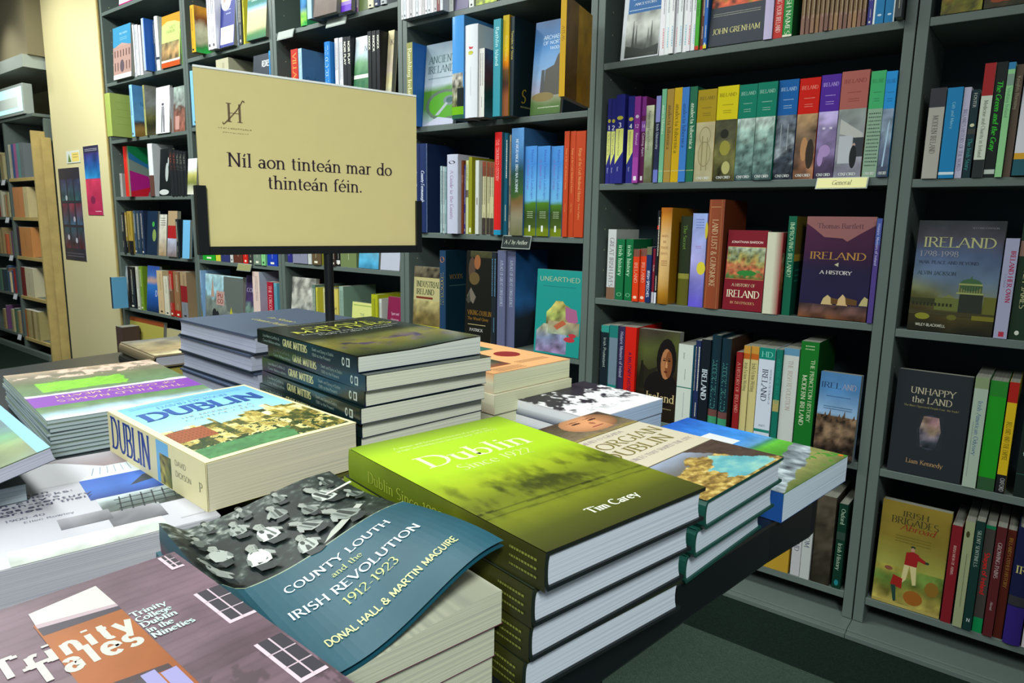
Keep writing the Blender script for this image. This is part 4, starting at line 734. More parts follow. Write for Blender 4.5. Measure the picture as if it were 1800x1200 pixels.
ph = 'lowest shelf, right edge'
it = [('x', 1531, 1650, 880, '#8c7c30', dict(face=1, th=.022, lean=3, lab='yellow face-out Irish Brigades Abroad book with red-coated soldiers', fr=[('g', 0, 0, 1, 1, [(0, '#a0904c'), (.4, '#8c8c40'), (.7, '#7c6c28'), (1, '#88742c')], .25, 2, 5, 24), ('g', .0, .03, 1, .38, [(0, '#a8984c'), (.5, '#6c6c2c'), (.8, '#5c7834'), (1, '#8c8438')], .9, 5, 12, 40),
       ('t', .5, .875, .05, 'IRISH', '#34301c', 's', 'c', 0, .38), ('t', .5, .80, .062, 'BRIGADES', '#34301c', 's', 'c', 0, .68), ('t', .55, .745, .055, 'Abroad', '#7c2c18', 'si', 'c', 0, .5), ('d', .25, .68, .5, 3, .015, '#5c5420'),
       ('e', .52, .60, .035, .012, '#1c2c20'), ('e', .52, .575, .028, .022, '#a8806c'), ('p', [(.42, .42), (.6, .42), (.62, .54), (.53, .56), (.43, .54)], '#8c1c1c'), ('p', [(.58, .54), (.72, .50), (.72, .47), (.58, .49)], '#8c1c1c'), ('e', .74, .485, .03, .012, '#20302c'), ('p', [(.42, .42), (.5, .42), (.47, .28), (.42, .24), (.40, .26)], '#c0b480'), ('p', [(.5, .42), (.6, .42), (.62, .25), (.57, .24)], '#c0b480'),
       ('p', [(.25, .2), (.42, .18), (.42, .28), (.28, .3)], '#8c2018'), ('p', [(.26, .2), (.33, .2), (.36, .05), (.32, .04)], '#203c34'), ('e', .2, .35, .06, .02, '#7c4838'), ('e', .6, .12, .14, .07, '#8c541c'), ('e', .85, .25, .1, .07, '#7c5c20')])),
      ('dark red spine', 1652, 1670, 922, '#741820', dict(t='IRISH MEN OF ARMS', tc='#c8a8a0', p0=.2, sz=.25, mx=.4)), ('cream green spine', 1673, 1689.5, 915, '#8c9470', dict(hb=0, sp=[('e', .4, .88, .2, .03, '#3c3c20'), ('d', .5, .7, .5, 1, .014, '#5c6448', 90)])),
      ('dark green spine reading Silent Sentinels', 1690.5, 1706, 915, '#12302c', dict(t='SILENT SENTINELS', tc='#a0b0a4', p0=.08, sz=.4, mx=.4, sp=[('t', .35, .08, .03, 'N', '#c0ccc8', 's')])), ('grey spine with red lettering and green foot', 1707, 1724.5, 922, '#3c3834', dict(hb=0, b=[(0, .14, '#0c7c44'), (.97, 1, '#0c6c44')], t='Shapes of Ireland', tc='#c41c18', f='nb', p0=.25, mx=.48)),
      ('maroon spine reading Growing Pains', 1726, 1743, 925, '#501c20', dict(t='GROWING PAINS', tc='#b0a0a0', p0=.14, sz=.4, mx=.34, t2='Abroad')), ('rust brown spine reading Other History', 1744, 1760, 930, '#501c14', dict(t="IRELAND'S OTHER HISTORY", tc='#a07830', p0=.07, sz=.38, mx=.7)),
      ('navy spine with purple foot', 1761, 1792, 925, '#14183c', dict(hb=1, b=[(0, .33, '#2c1c68'), (.34, .42, '#2c2c30')], sp=[('t', .5, .62, .06, 'IR', '#b8b070', 's', 'c', 0, .8)])), ('white and pink spine cut by the frame', 1794.5, 1815, 950, '#c0b8bc', dict(hb=0, b=[(.5, .9, '#a05c74')]))]
row('B', 5, ph, it, group='books on the lowest shelf at the right edge')

# ---- bay C (right of the sign)
ph = 'top shelf right of sign'
xs = np.linspace(704, 779, 15); it = []
for i in range(14): it.append(('thin white journal spine', xs[i], xs[i+1]-.6, -70, ['#d8dce0', '#c8ccd4', '#e4e4e8', '#b8b4b8'][i % 4] if i != 12 else '#7c4448', dict(out=.03, group='thin white journals on the top shelf right of the sign', w=.2)))
it += [('pale curved magazine', 781, 797, -70, '#c8ccc8', dict(out=.0, fc='#8c8c98', gl=1)), ('purple grey face-out book', 798, 822, -70, '#5c5478', dict(face=1, th=.01, lab='purple grey picture cover above the ancient stones book')), ('white spine', 823, 833, -70, '#d0d4d0', {}), ('yellow green face-out book', 835, 872, -70, '#8c9c2c', dict(face=1, th=.012, lab='lime green patterned cover on the shelf above the white atlas spine', fr=[('g', 0, 0, 1, 1, [(0, '#9cac30'), (1, '#5c6c30')], 1.2, 7, 3, 30)])) ]
row('C', 1, ph, it, group='books on the top shelf right of the sign')
ph = 'second shelf right of sign'
it = [('olive spine with blue cover', 716, 726, 76, '#8c8c50', dict(free=1, out=.04, fc='#2c6cb8', w=.15, t='Rambling Ireland', tc='#e0e0c0', sz=.6)),
      ('x', 741, 795, 78, '#8ca0a8', dict(face=1, th=.014, lean=5, lab='pale face-out Ancient Ireland book with ring fort picture', fr=[('g', 0, 0, 1, 1, [(0, '#a8b4c8'), (.2, '#4c7c34'), (.45, '#4c8424'), (.5, '#b0bcc8'), (.8, '#8ca0a8'), (1, '#5c7084')], .12, 3, 5, 24), ('t', .12, .76, .085, 'ANCIENT', '#28484c', 's', 'l', 0, .84), ('t', .10, .64, .085, 'IRELAND', '#28484c', 's', 'l', 0, .84), ('d', .12, .57, .8, 1, .02, '#5c7480'),
       ('e', .7, .24, .62, .19, '#58685c'), ('e', .72, .24, .54, .155, '#4c9420'), ('e', .85, .29, .2, .06, '#68787c'), ('e', .86, .295, .12, .035, '#3c5c5c'), ('p', [(.4, .12), (.52, .12), (.8, .25), (.74, .27)], '#a0a8b0'), ('p', [(0, .0), (1, .0), (1, .06), (.5, .1), (.2, .04)], '#b4b8cc')])),
      ('tall sky blue spine with stone pattern foot', 795, 815, 31, '#4c94d8', dict(out=.075, hb=1, gl=1, fc='#4480b8', w=.2, tc='#8cc0e8', sp=[('g', 0, .12, 1, .45, [(0, '#6c7048'), (1, '#a8a49c')], 1.3, 16, 3, 40), ('p', [(0, .45), (.5, .46), (1, .30), (1, .46), (0, .46)], '#4c94d8'), ('r', .5, .1, 1, .3, '#202828'), ('r', 0, .04, 1, .12, '#6cac1c'), ('r', 0, 0, 1, .04, '#2c5c44')])),
      ('wide white spine with red bird emblem', 816.5, 839, 46, '#d4d8e0', dict(out=.07, hb=1, w=.2, sp=[('p', [(.35, .77), (.7, .76), (.85, .79), (.6, .74), (.4, .74)], '#b83038'), ('e', .5, .70, .2, .02, '#b8b838'), ('d', .5, .55, .3, 1, .01, '#b0b4bc', 90)])), ('white spine with dark landscape cover', 841, 851, 86, '#d0d0cc', dict(out=.065, fc='#34505c', w=.17, fr=[('g', 0, 0, 1, 1, [(0, '#3c6068'), (.4, '#204840'), (.6, '#5c3c44'), (1, '#3c5478')], .5, 4, 3, 20)])),
      ('teal spine reading Rathlin Island', 866, 878.5, 35, '#2c8c9c', dict(out=.05, t='Rathlin Island', f='n', tc='#c8e8e8', p0=.08, sz=.45, mx=.4)), ('yellow spine fading to brown', 881, 893, 28, '#b88c18', dict(out=.04, gl=1, sp=[('g', 0, 0, 1, 1, [(0, '#8c5434'), (.2, '#8c5030'), (.3, '#3c2824'), (.45, '#6c4c2c'), (.52, '#d87810'), (.7, '#d8b420'), (1, '#b8a030')], .1, 3, 2, 24), ('t', .35, .8, .03, 'Boyne Valley', '#d8c870', 's', 'l', -90, .3)])),
      ('black spine reading Temples of Stone', 894, 902, 30, '#10242c', dict(out=.035, fc='#12242c', w=.19, t='Temples of Stone', tc='#c8b850', f='n', p0=.14, sz=.5, mx=.38, fr=[('t', .2, .15, .14, 'S', '#b8a02c', 'si'), ('d', .2, .1, .5, 1, .03, '#8c8c5c')])),
      ('x', 930, 983, 38, '#3c70a8', dict(face=1, th=.014, lean=5, lab='blue face-out archaeology book with ruined castle', fr=[('g', 0, 0, 1, 1, [(0, '#3c5c24'), (.12, '#4c6c34'), (.2, '#8c8c70'), (.25, '#9c9cb8'), (.45, '#7ca0c8'), (.7, '#3c78b4'), (1, '#3c5c88')], .2, 3, 8, 30), ('p', [(.28, .2), (.42, .2), (.4, .48), (.3, .48)], '#46484c'), ('p', [(.4, .2), (1, .2), (1, .7), (.8, .62), (.7, .52), (.42, .48)], '#4c4a44'), ('e', .4, .19, .36, .05, '#7c6c40'), ('t', .3, .80, .042, 'ARCHAEOLOGY', '#c8dcf0', 'n', 'l', 0, .95), ('t', .3, .745, .036, 'OF NORTHERN', '#c8dcf0', 'n', 'l', 0, .95), ('t', .52, .69, .033, '1600-', '#c8dcf0', 'n', 'l', 0, .4), ('d', .25, .07, .7, 1, .016, '#c8d0b8')])),
      ('tall gold hardback', 982, 991, -8, '#c89c1c', dict(free=1, yaw=12.8, out=.2355, hb=0, w=.205, fc='#b88c1c', t='ATLAS', tc='#7c5c14', p0=.3, lab='large golden picture book jutting out of the shelf left of centre', fr=[('r', 0, 0, .45, 1, '#7c5c24'), ('g', 0, 0, .45, 1, [(0, '#6c4c1c'), (1, '#86642a')], .4, 4, 3, 20), ('g', .46, 0, 1, 1, [(0, '#b07c14'), (.5, '#a87c20'), (1, '#c09020')], .4, 4, 6, 20)]))]
row('C', 2, ph, it, group='books on the second shelf right of the sign')
ph = 'third shelf right of sign'
it = [('navy boxed volume half behind the sign', 727, 738, 253, '#1c2c5c', dict(t='County Fermanagh', tc='#c8d0e0', p0=.3, sz=.4, mx=.35, f='sib')), ('navy boxed volume', 738.5, 751, 253, '#1c2c5c', dict(t='County Fermanagh', tc='#c8d0e0', f='sib', p0=.3, sz=.4, mx=.35, fc='#18284c', sp=[('r', .97, 0, 1, 1, '#8ca0c0')]))]
for i in range(3): it.append(('thin pale blue spine', 774+i*3.6, 777.4+i*3.6, 292+i, ['#98b0b4', '#b8c4c4', '#88a4a8'][i], dict(w=.14)))
it += [('broad white spine with black arch', 786, 804.5, 272, '#b8bcd0', dict(hb=1, out=.02, t='A Guide to the County', tc='#9c80a8', p0=.2, sz=.3, sp=[('e', .5, .9, .3, .02, '#141418')])), ('brown spine', 805, 814, 282, '#7c3c1c', dict(t='IRELAND', tc='#c09878', p0=.2)), ('slim blue spine', 814.5, 816, 290, '#3c40a0', {}), ('cream spine with small picture', 816.5, 823, 282, '#c8cc94', dict(b=[(.5, .6, '#6c6450')], t='PARLIAMENT', tc='#6c7048', p0=.06)),
       ('olive yellow spine', 823.5, 829, 276, '#8c8c1c', dict(sp=[('r', .2, .02, .8, .08, '#e0e0b0')])), ('white spine with key emblem', 835, 841, 282, '#c4c8c4', dict(plain=1, sp=[('r', .4, .4, .6, .5, '#5c4030')]))]
for i in range(3): it.append(('cream spine with brown pattern ends', 847+i*6.8, 853.4+i*6.8, 284+i, '#b8b48c', dict(b=[(.8, 1, '#7c3c24'), (0, .23, '#3c3430')], w=.13)))
it += [('tall scarlet spine with blue foot', 868, 880, 233, '#cc1c1c', dict(b=[(0, .05, '#1888b0')], out=.015, t='THE TROUBLED HISTORY', tc='#e8a8a0', p0=.07, sz=.4, fc='#285c6c', mx=.4)), ('teal spine', 883, 890, 234, '#1c5c74', {}), ('cream tall spine', 891, 896, 237, '#b8a890', dict(b=[(.2, .5, '#8c8470')])),
       ('broad sky spine with field', 897, 918, 226, '#4c80b4', dict(hb=0, w=.19, out=.01, fc='#3c6ca4', gl=1, sp=[('g', 0, 0, 1, 1, [(0, '#6c6c48'), (.2, '#8c8870'), (.35, '#7c5c34'), (.4, '#3c5c28'), (.6, '#24443c'), (.7, '#3c6c9c'), (1, '#5c90c8')], .25, 4, 3, 30), ('t', .35, .9, .03, 'NEWGRANGE BRU NA BOINNE', '#d8e4ec', 's', 'l', -90, .5)])) ]
for i in range(3): it.append(('sky and meadow landscape spine', 919.5+i*22.6, 941+i*22.6, 257.5, '#4c8cd0', dict(hb=0, gl=1, group='three matching sky and meadow landscape spines', lab='%s of three matching sky and meadow landscape spines' % ['leftmost', 'middle', 'rightmost'][i],
     sp=[('g', 0, 0, 1, 1, [(0, '#6c7c14'), (.09, '#6c7c14'), (.095, '#44581c'), (.25, '#34481c'), (.38, '#4c7c20'), (.40, '#6cb0dc'), (.6, '#5ca0dc'), (.8, '#4484cc'), (1, '#4c8cd4')], .08, 4, 3+i, 40), ('t', .55, .96, .03, 'Making Christian Landscapes', '#3c5cb0', 's', 'l', -90, .55), ('t', .2, .85, .028, 'in Atlantic Europe', '#7c5cb0', 's', 'l', -90, .4), ('d', .25, .27, .5, 4, .012, '#b8c8a0'), ('r', .4, .05, .55, .12, '#e0e4e0')])))
for i, (a, b) in enumerate(((987.5, 996), (996.5, 1007), (1007.5, 1026))): it.append(('rust orange spine', a, b, 231, '#b8401c', dict(hb=0, t='Kings of the Craft Medieval History', tc='#dc9c60', p0=.16, sz=.3, mx=.5, t2='Peter Parker')))
row('C', 3, ph, it, group='books on the third shelf right of the sign')
ph = 'lowest shelf right of sign'
it = [('x', 724, 771, 468, '#a8a070', dict(face=1, th=.016, lean=3, lab='cream face-out Industrial Ireland book with sepia town', fr=[('r', 0, 0, 1, 1, '#b0a878'), ('g', 0, .84, 1, 1, [(0, '#4c4434'), (1, '#6c6450')], 1.2, 8, 3, 30), ('t', .1, .70, .085, 'INDUSTRIAL', '#2c3c28', 'sc', 'l', 0, .86), ('t', .1, .59, .08, 'IRELAND', '#2c3c28', 'sc', 'l', 0, .66), ('r', .1, .525, .72, .555, '#6c2c1c'),
        ('g', 0, .13, 1, .5, [(0, '#5c5030'), (.4, '#7c6c3c'), (.7, '#908458'), (1, '#a89c68')], .6, 6, 7, 40), ('r', 0, .105, 1, .13, '#b8b820'), ('g', 0, 0, 1, .105, [(0, '#5c5448'), (1, '#7c7460')], 1.4, 14, 7, 40), ('e', .2, .05, .1, .04, '#1c6034')])),
      ('navy spine reading Woodstown with emblem', 773, 783.5, 440, '#1c3c5c', dict(fc='#0e2c3c', w=.2, out=.02, t='WOODSTOWN', tc='#a89858', p0=.25, sz=.45, mx=.36, sp=[('e', .5, .9, .35, .035, '#a8683c')], fr=[('t', .1, .68, .05, 'WOODS', '#8c6c28', 's'), ('d', .1, .6, .5, 1, .015, '#506c70')])),
      ('x', 815, 861, 441, '#14100c', dict(face=1, th=.03, lean=2, hb=0, lab='black face-out Viking book with carved wooden figures', fr=[('r', 0, 0, 1, 1, '#14140f'), ('g', .15, .93, .95, 1, [(0, '#3c3c24'), (1, '#4c4c30')], .8, 5, 3, 20), ('e', .22, .8, .13, .13, '#4c3c30'), ('e', .42, .88, .12, .08, '#8c5834'), ('e', .32, .70, .2, .07, '#5c4c2c'), ('p', [(.05, .5), (.2, .6), (.4, .5), (.3, .42)], '#6c6458'), ('p', [(.02, .46), (.15, .56), (.2, .44), (.1, .42)], '#3c3c34'),
        ('t', .1, .30, .05, 'VIKING DUBLIN', '#8c6420', 's', 'l', 0, .9), ('t', .1, .245, .032, 'The Wood Quay', '#8c6420', 's', 'l', 0, .8), ('r', .12, .19, .8, .196, '#b8a878'), ('t', .2, .12, .03, 'PATRICK', '#d0d0c8', 's', 'l', 0, .5)])),
      ('dark slim archaeology spine', 863, 871, 443, '#1c242c', dict(tc='#5c8cac')), ('grey lilac spine reading consequence', 873, 887, 440, '#5c6080', dict(hb=0, t='A PLACE OF GREAT CONSEQUENCE', tc='#b0b8cc', p0=.1, sz=.35, mx=.48)), ('second grey lilac spine', 889, 904, 440, '#5c6080', dict(hb=0, t='A PLACE OF GREAT CONSEQUENCE', tc='#b0b8cc', p0=.1, sz=.35, mx=.48, fc='#18508c', w=.19, fr=[('g', 0, 0, 1, 1, [(0, '#1c242c'), (.3, '#2c343c'), (.45, '#3470b0'), (1, '#1c4878')], .3, 3, 4, 20), ('p', [(.35, 0), (1, 0), (1, .62), (.75, .6), (.7, .4)], '#1c2428')])),
      ('x', 937, 1019, 473, '#1c8c84', dict(face=1, th=.02, lean=3, out=.005, lab='turquoise face-out Unearthed book with coloured geological map', fr=[('r', 0, 0, 1, 1, '#1c8c86'), ('t', .5, .865, .052, 'UNEARTHED', '#a8b08c', 'n', 'c', 0, .88), ('d', .15, .8, .7, 1, .016, '#146c6c'),
        ('g', .25, .35, .75, .64, [(0, '#8c7858'), (.5, '#8c9850'), (1, '#b0a058')], 1.0, 7, 3, 40), ('p', [(.25, .64), (.45, .64), (.35, .56), (.25, .5)], '#1c8c86'), ('p', [(.6, .64), (.75, .64), (.75, .58), (.66, .6)], '#1c8c86'), ('p', [(.66, .58), (.9, .55), (.95, .42), (.8, .36), (.68, .44)], '#a05c84'), ('g', .04, .02, .72, .36, [(0, '#8c78a0'), (.5, '#7c88a8'), (1, '#9c9c84')], .9, 6, 9, 40), ('p', [(.04, .36), (.2, .36), (.04, .27)], '#1c8c86'), ('g', .3, .25, .98, .4, [(0, '#84907c'), (1, '#a89470')], .9, 6, 19, 30), ('p', [(.5, .3), (.7, .38), (.62, .42), (.42, .34)], '#b05c3c'), ('e', .78, .2, .12, .03, '#b8323c'), ('e', .84, .25, .08, .025, '#b8323c')]))]
row('C', 4, ph, it, yref=600, group='books on the lowest shelf right of the sign')

# ---- bay D
ph = 'above sign right half'
it = [('green and blue spine', 529, 540, -60, '#3c9c60', dict(out=.0, sp=[('g', 0, 0, 1, 1, [(0, '#2ca83c'), (.1, '#8cb83c'), (.3, '#2c6cac'), (1, '#2c8c8c')], .6, 6, 2, 20)])), ('pale blue spine', 540.5, 548, -60, '#9cc4dc', dict(out=.05, plain=1)), ('x', 549, 590, -70, '#7c6c60', dict(face=1, th=.02, out=.05, lab='brown grey box-like cover on the shelf above the sign', fr=[('g', 0, 0, 1, 1, [(0, '#5c4c44'), (1, '#8c8078')], .3, 3, 3, 16)])),
      ('x', 591, 616, -60, '#5c28a8', dict(face=1, th=.02, out=.03, lab='purple and cream cover on the shelf above the sign', fr=[('r', 0, 0, 1, .14, '#5c28b0'), ('r', 0, .14, 1, .22, '#8c70c0'), ('r', 0, .22, 1, 1, '#d8d08c')])), ('white and pink spine', 617, 627, -60, '#dcc8dc', dict(b=[(0, .1, '#a030a8')])),
      ('x', 628, 646, -60, '#4c5c2c', dict(face=1, th=.012, lab='dark green cover beside the pink and white spine above the sign')), ('cream spine', 647, 657, -60, '#d0ccb0', {}), ('navy spine', 658, 668, -60, '#1c2c4c', {}), ('grey spine', 669, 680, -60, '#a8acb0', {})]
row('D', 1, ph, it, group='books on the shelf above the right half of the sign')
ph = 'behind sign top right'
it = [('red and orange spine', 512, 524, 88, '#b82c1c', dict(t='VILLAGE', tc='#e8a050', hb=0)), ('pale blue spine', 525, 531, 86, '#a8d0f0', dict(w=.18, fc='#5c88b0', fr=[('g', 0, 0, 1, 1, [(0, '#4c80b0'), (1, '#5c88b4')], .2, 3, 1, 10), ('p', [(.4, .0), (.6, .0), (1, .6), (1, .85), (.8, .7), (.6, .3)], '#8c6c4c'), ('t', .1, .45, .09, 'Gael', '#2c4c6c', 's')])),
      ('bright blue spine', 571, 581, 75, '#1878c8', dict(t='THE OLD TOWN', tc='#c8e4f4', out=.02)), ('maroon spine', 581.5, 587, 71, '#9c2c4c', {}), ('white lettered spine', 587.5, 595, 68, '#dcdce4', {}), ('second white lettered spine', 595.5, 603, 67, '#d4d8e0', {}), ('black spine with white dots', 603.5, 610, 66, '#12161c', dict(t='NOIR PLAY', tc='#f0f0e0', f='nb')), ('second black spine with white dots', 610.5, 617, 65, '#12161c', dict(t='NOIR PLAY', tc='#f0f0e0', f='nb')),
      ('x', 618, 646, 65, '#a8b8b8', dict(face=1, th=.02, lab='face-out cover with green shopfront beside black spines', fr=[('g', 0, 0, 1, 1, [(0, '#3c7048'), (.4, '#2c6c44'), (.6, '#6c9c70'), (.7, '#b8ccd8'), (1, '#c8ccd0')], .3, 4, 3, 24), ('r', 0, .34, 1, .40, '#d0d8cc'), ('r', .1, 0, .35, .3, '#16603c'), ('r', .5, 0, .7, .3, '#16603c'), ('t', .6, .76, .08, 'N', '#2c3440', 's')])),
      ('black spine with dotted title', 647, 653, 56, '#10141a', dict(t='KNOCK', tc='#f0f0e0', f='nb', out=.02)), ('middle black spine with dotted title', 654, 661, 55, '#10141a', dict(t='KNOCK', tc='#f0f0e0', f='nb', out=.02)), ('last black spine with dotted title', 662, 668, 54, '#10141a', dict(t='KNOCK', tc='#f0f0e0', f='nb', out=.02)),
      ('x', 669, 686, 53, '#c8bc94', dict(face=1, th=.02, lab='cream cover with faint figure left of the pale thick spine', fr=[('g', 0, 0, 1, 1, [(0, '#b8b8b0'), (.2, '#d0c890'), (.4, '#b8a89c'), (1, '#c4b88c')], .3, 4, 2, 20), ('t', .5, .78, .08, 'K', '#3c3c48', 's')])), ('thick ivory spine standing proud', 688, 700, 30, '#d8d8cc', dict(out=.06, plain=1, w=.2, fc='#5c4048'))]
row('D', 2, ph, it, yref=120, group='books on the shelf just behind the top of the sign')
ph = 'just under sign right of post'
it = [('indigo book', 506, 514, 378, '#2c2c7c', {}), ('lavender grey book', 515, 541, 378, '#84849c', dict(hb=0)), ('white slim book', 542, 548, 378, '#c0c4c0', {}), ('brown book behind the post', 549, 565, 378, '#5c4c34', {}), ('olive book', 566, 573, 378, '#6c6c1c', {}), ('gold spine', 574, 577, 378, '#b89c3c', {}), ('dark spine with white square', 578, 583, 378, '#24303c', {}), ('dark brown spine', 584, 589, 378, '#3c2c28', {}), ('black spine with white foot', 590, 598, 378, '#14181c', dict(b=[(.05, .12, '#d8d8d8')])),
      ('sage green book', 599, 627, 378, '#6c7c50', dict(hb=0)), ('x', 629, 664, 378, '#3c90b8', dict(face=1, th=.015, lab='blue and green cover peeking out just under the sign', fr=[('g', 0, 0, 1, 1, [(0, '#3c84a8'), (.1, '#4ca0c8'), (1, '#8c9c70')], .4, 4, 2, 20)])), ('x', 667, 701, 378, '#b0b4c4', dict(face=1, th=.015, lab='pale lavender cover with brown spine under the sign right corner', sc='#6c3c28'))]
row('D', 4, ph, it, group='books on the shelf just under the sign')
ph = 'low shelf right of post'
it = [('x', 507, 548, 487, '#94948c', dict(face=1, th=.02, lab='grey face-out old city book with red spine left of post', sc='#a8342c', fr=[('g', 0, 0, 1, 1, [(0, '#2c2c2c'), (.4, '#5c6060'), (.6, '#a8a8a0'), (1, '#9c9c94')], .9, 6, 2, 30), ('t', .45, .82, .06, 'Old Dublin', '#6c6c68', 's', 'c', 0, .6)])),
      ('green grey spine', 549, 555, 500, '#5c7468', {}), ('slim yellow spine', 556, 559, 505, '#c8c040', {}), ('cream slim spine', 569, 572.5, 506, '#c8c490', {}), ('lilac spine', 573, 578, 508, '#8c94b0', {}), ('dark teal spine', 579, 584, 509, '#143c40', {}), ('yellow cream lettered spine', 585, 595, 508, '#c8b85c', dict(t='REBEL RISING', tc='#2c2c1c', p0=.3)),
      ('sage spine', 597, 604, 503, '#8ca898', dict(w=.18, fc='#7c9888')), ('x', 613, 650, 531, '#c8cc78', dict(face=1, th=.015, out=.01, lab='pale yellow face-out book titled The Little', fr=[('r', 0, 0, 1, 1, '#c8cc7c'), ('t', .5, .72, .06, 'THE', '#2c6060', 'n', 'c', 0, .2), ('t', .5, .54, .09, 'LITTLE', '#1c4c50', 'n', 'c', 0, .6), ('t', .5, .36, .09, 'BOOK', '#1c4c50', 'n', 'c', 0, .5), ('r', .05, .93, .95, .95, '#8ca058')])),
      ('yellow green spine', 653, 664, 517, '#a8ac1c', dict(w=.17)), ('white slim spine', 666, 671, 525, '#c8ccc4', {}), ('x', 675, 702, 522, '#7c1c40', dict(face=1, th=.015, lab='crimson face-out book with pale foot left of Industrial Ireland', fr=[('r', 0, 0, 1, 1, '#7c1c44'), ('r', 0, 0, 1, .3, '#a06884'), ('t', .5, .7, .045, 'Sport and', '#d8b8c8', 'n', 'c', 0, .5), ('t', .5, .6, .045, 'Historian', '#d8b8c8', 'n', 'c', 0, .5), ('t', .5, .5, .04, 'the Gaels', '#d8b8c8', 'n', 'c', 0, .5)]))]
row('D', 5, ph, it, yref=540, group='books on the low shelf right of the sign post')

# ---- bay E
ph = 'above sign left half'
it = [('golden spine with landscape cover', 338, 345, 11, '#d8a830', dict(out=.05, w=.17, gl=1, fc='#c8b060', fr=[('g', 0, 0, 1, 1, [(0, '#2cb84c'), (.12, '#3c9c4c'), (.25, '#c8c8a0'), (.55, '#e0dcb8'), (.7, '#8c4c14'), (1, '#d89828')], .4, 4, 3, 20)])), ('white tall spine', 367, 374, -40, '#e4e4f0', dict(out=.03)), ('second white tall spine', 374.5, 381, -40, '#d8d8e4', dict(out=.03)),
      ('x', 383, 410, -50, '#e8e8f0', dict(face=1, th=.02, out=.02, lab='white and navy face-out tower book at the top left', fr=[('r', 0, 0, 1, 1, '#e8e8f0'), ('r', 0, 0, 1, .62, '#343c88'), ('r', .05, .04, .95, .28, '#e4e4ec'), ('e', .37, .62, .34, .12, '#e8e8f0'), ('r', .2, .62, .34, .95, '#b89c90'), ('d', .4, .5, .3, 2, .03, '#a8b0d8')], sc='#d8c040')),
      ('grey blue spine', 412, 420, -40, '#8c98a8', {}), ('dark spine', 421, 426, -40, '#343c44', {}), ('yellow spine', 427, 431, -40, '#d8d040', {}),
      ('x', 432, 474, -50, '#c8cc94', dict(face=1, th=.02, out=.02, lab='face-out book of stately house under blue sky at top left', sc='#dce08c', fr=[('g', 0, 0, 1, 1, [(0, '#2c6c4c'), (.08, '#3c7c3c'), (.15, '#b8b088'), (.4, '#c8c098'), (.45, '#8cb8dc'), (.5, '#1c7468'), (.6, '#1c6c60'), (.62, '#d0d094'), (1, '#b8c890')], .1, 3, 2, 40), ('d', .2, .56, .6, 1, .03, '#a8d0c0')]))]
row('E', 1, ph, it, group='books on the shelf above the left half of the sign')
it = [('light blue', 333, 345, 125, '#7cb8dc', dict(free=1, out=.04, hb=0, lab='light blue book edge showing left of the sign', w=.15)), ('dome', 380, 402, 106, '#b8b498', dict(lab='pale cream book top just above the sign left part', hb=0)), ('x', 437, 468, 98, '#2c3440', dict(face=1, th=.03, out=.01, lab='black face-out book with white capitals above the sign', fr=[('r', 0, 0, 1, 1, '#2c3440'), ('t', .5, .80, .09, 'REDRESS', '#e0e4e8', 'nb', 'l', 0, .5)])), ('blue', 471, 479, 90, '#2c94e0', dict(lab='bright blue rounded spine above the sign left of upright', hb=1))]
row('E', 2, 'x', it, yref=120, group='books just behind the top left of the sign')
it = [('yellow', 328, 344, 279, '#b8b070', dict(face=1, th=.01, free=1, out=.06, lab='small white and olive book edge left of the sign', fr=[('g', 0, 0, 1, 1, [(0, '#d8d8c8'), (.3, '#6c7430'), (.6, '#b8b468'), (.75, '#dce0e8'), (1, '#e0e4ec')], .2, 4, 2, 20)]))]
row('E', 3, 'x', it, group='books just behind the left of the sign')
ph = 'just under sign left of post'
it = []
for nm, a, b, c in (('bright green', 357, 379, '#1c9c28'), ('yellow', 380, 388, '#c8c43c'), ('navy', 389, 404, '#2c3468'), ('white', 405, 410, '#c8c8c4'), ('brown', 411, 427, '#5c3024'), ('red', 428, 436, '#c82018'), ('charcoal', 437, 445, '#343434'), ('grey green', 446, 459, '#6c8070'), ('mint', 460, 467, '#7cc480'), ('royal blue', 468, 488, '#1438a8')):
    it.append(('%s book' % nm, a, b, 378, c, dict(hb=0)))
row('E', 4, ph, it, group='books on the shelf just under the sign')
ph = 'low shelf left of post'
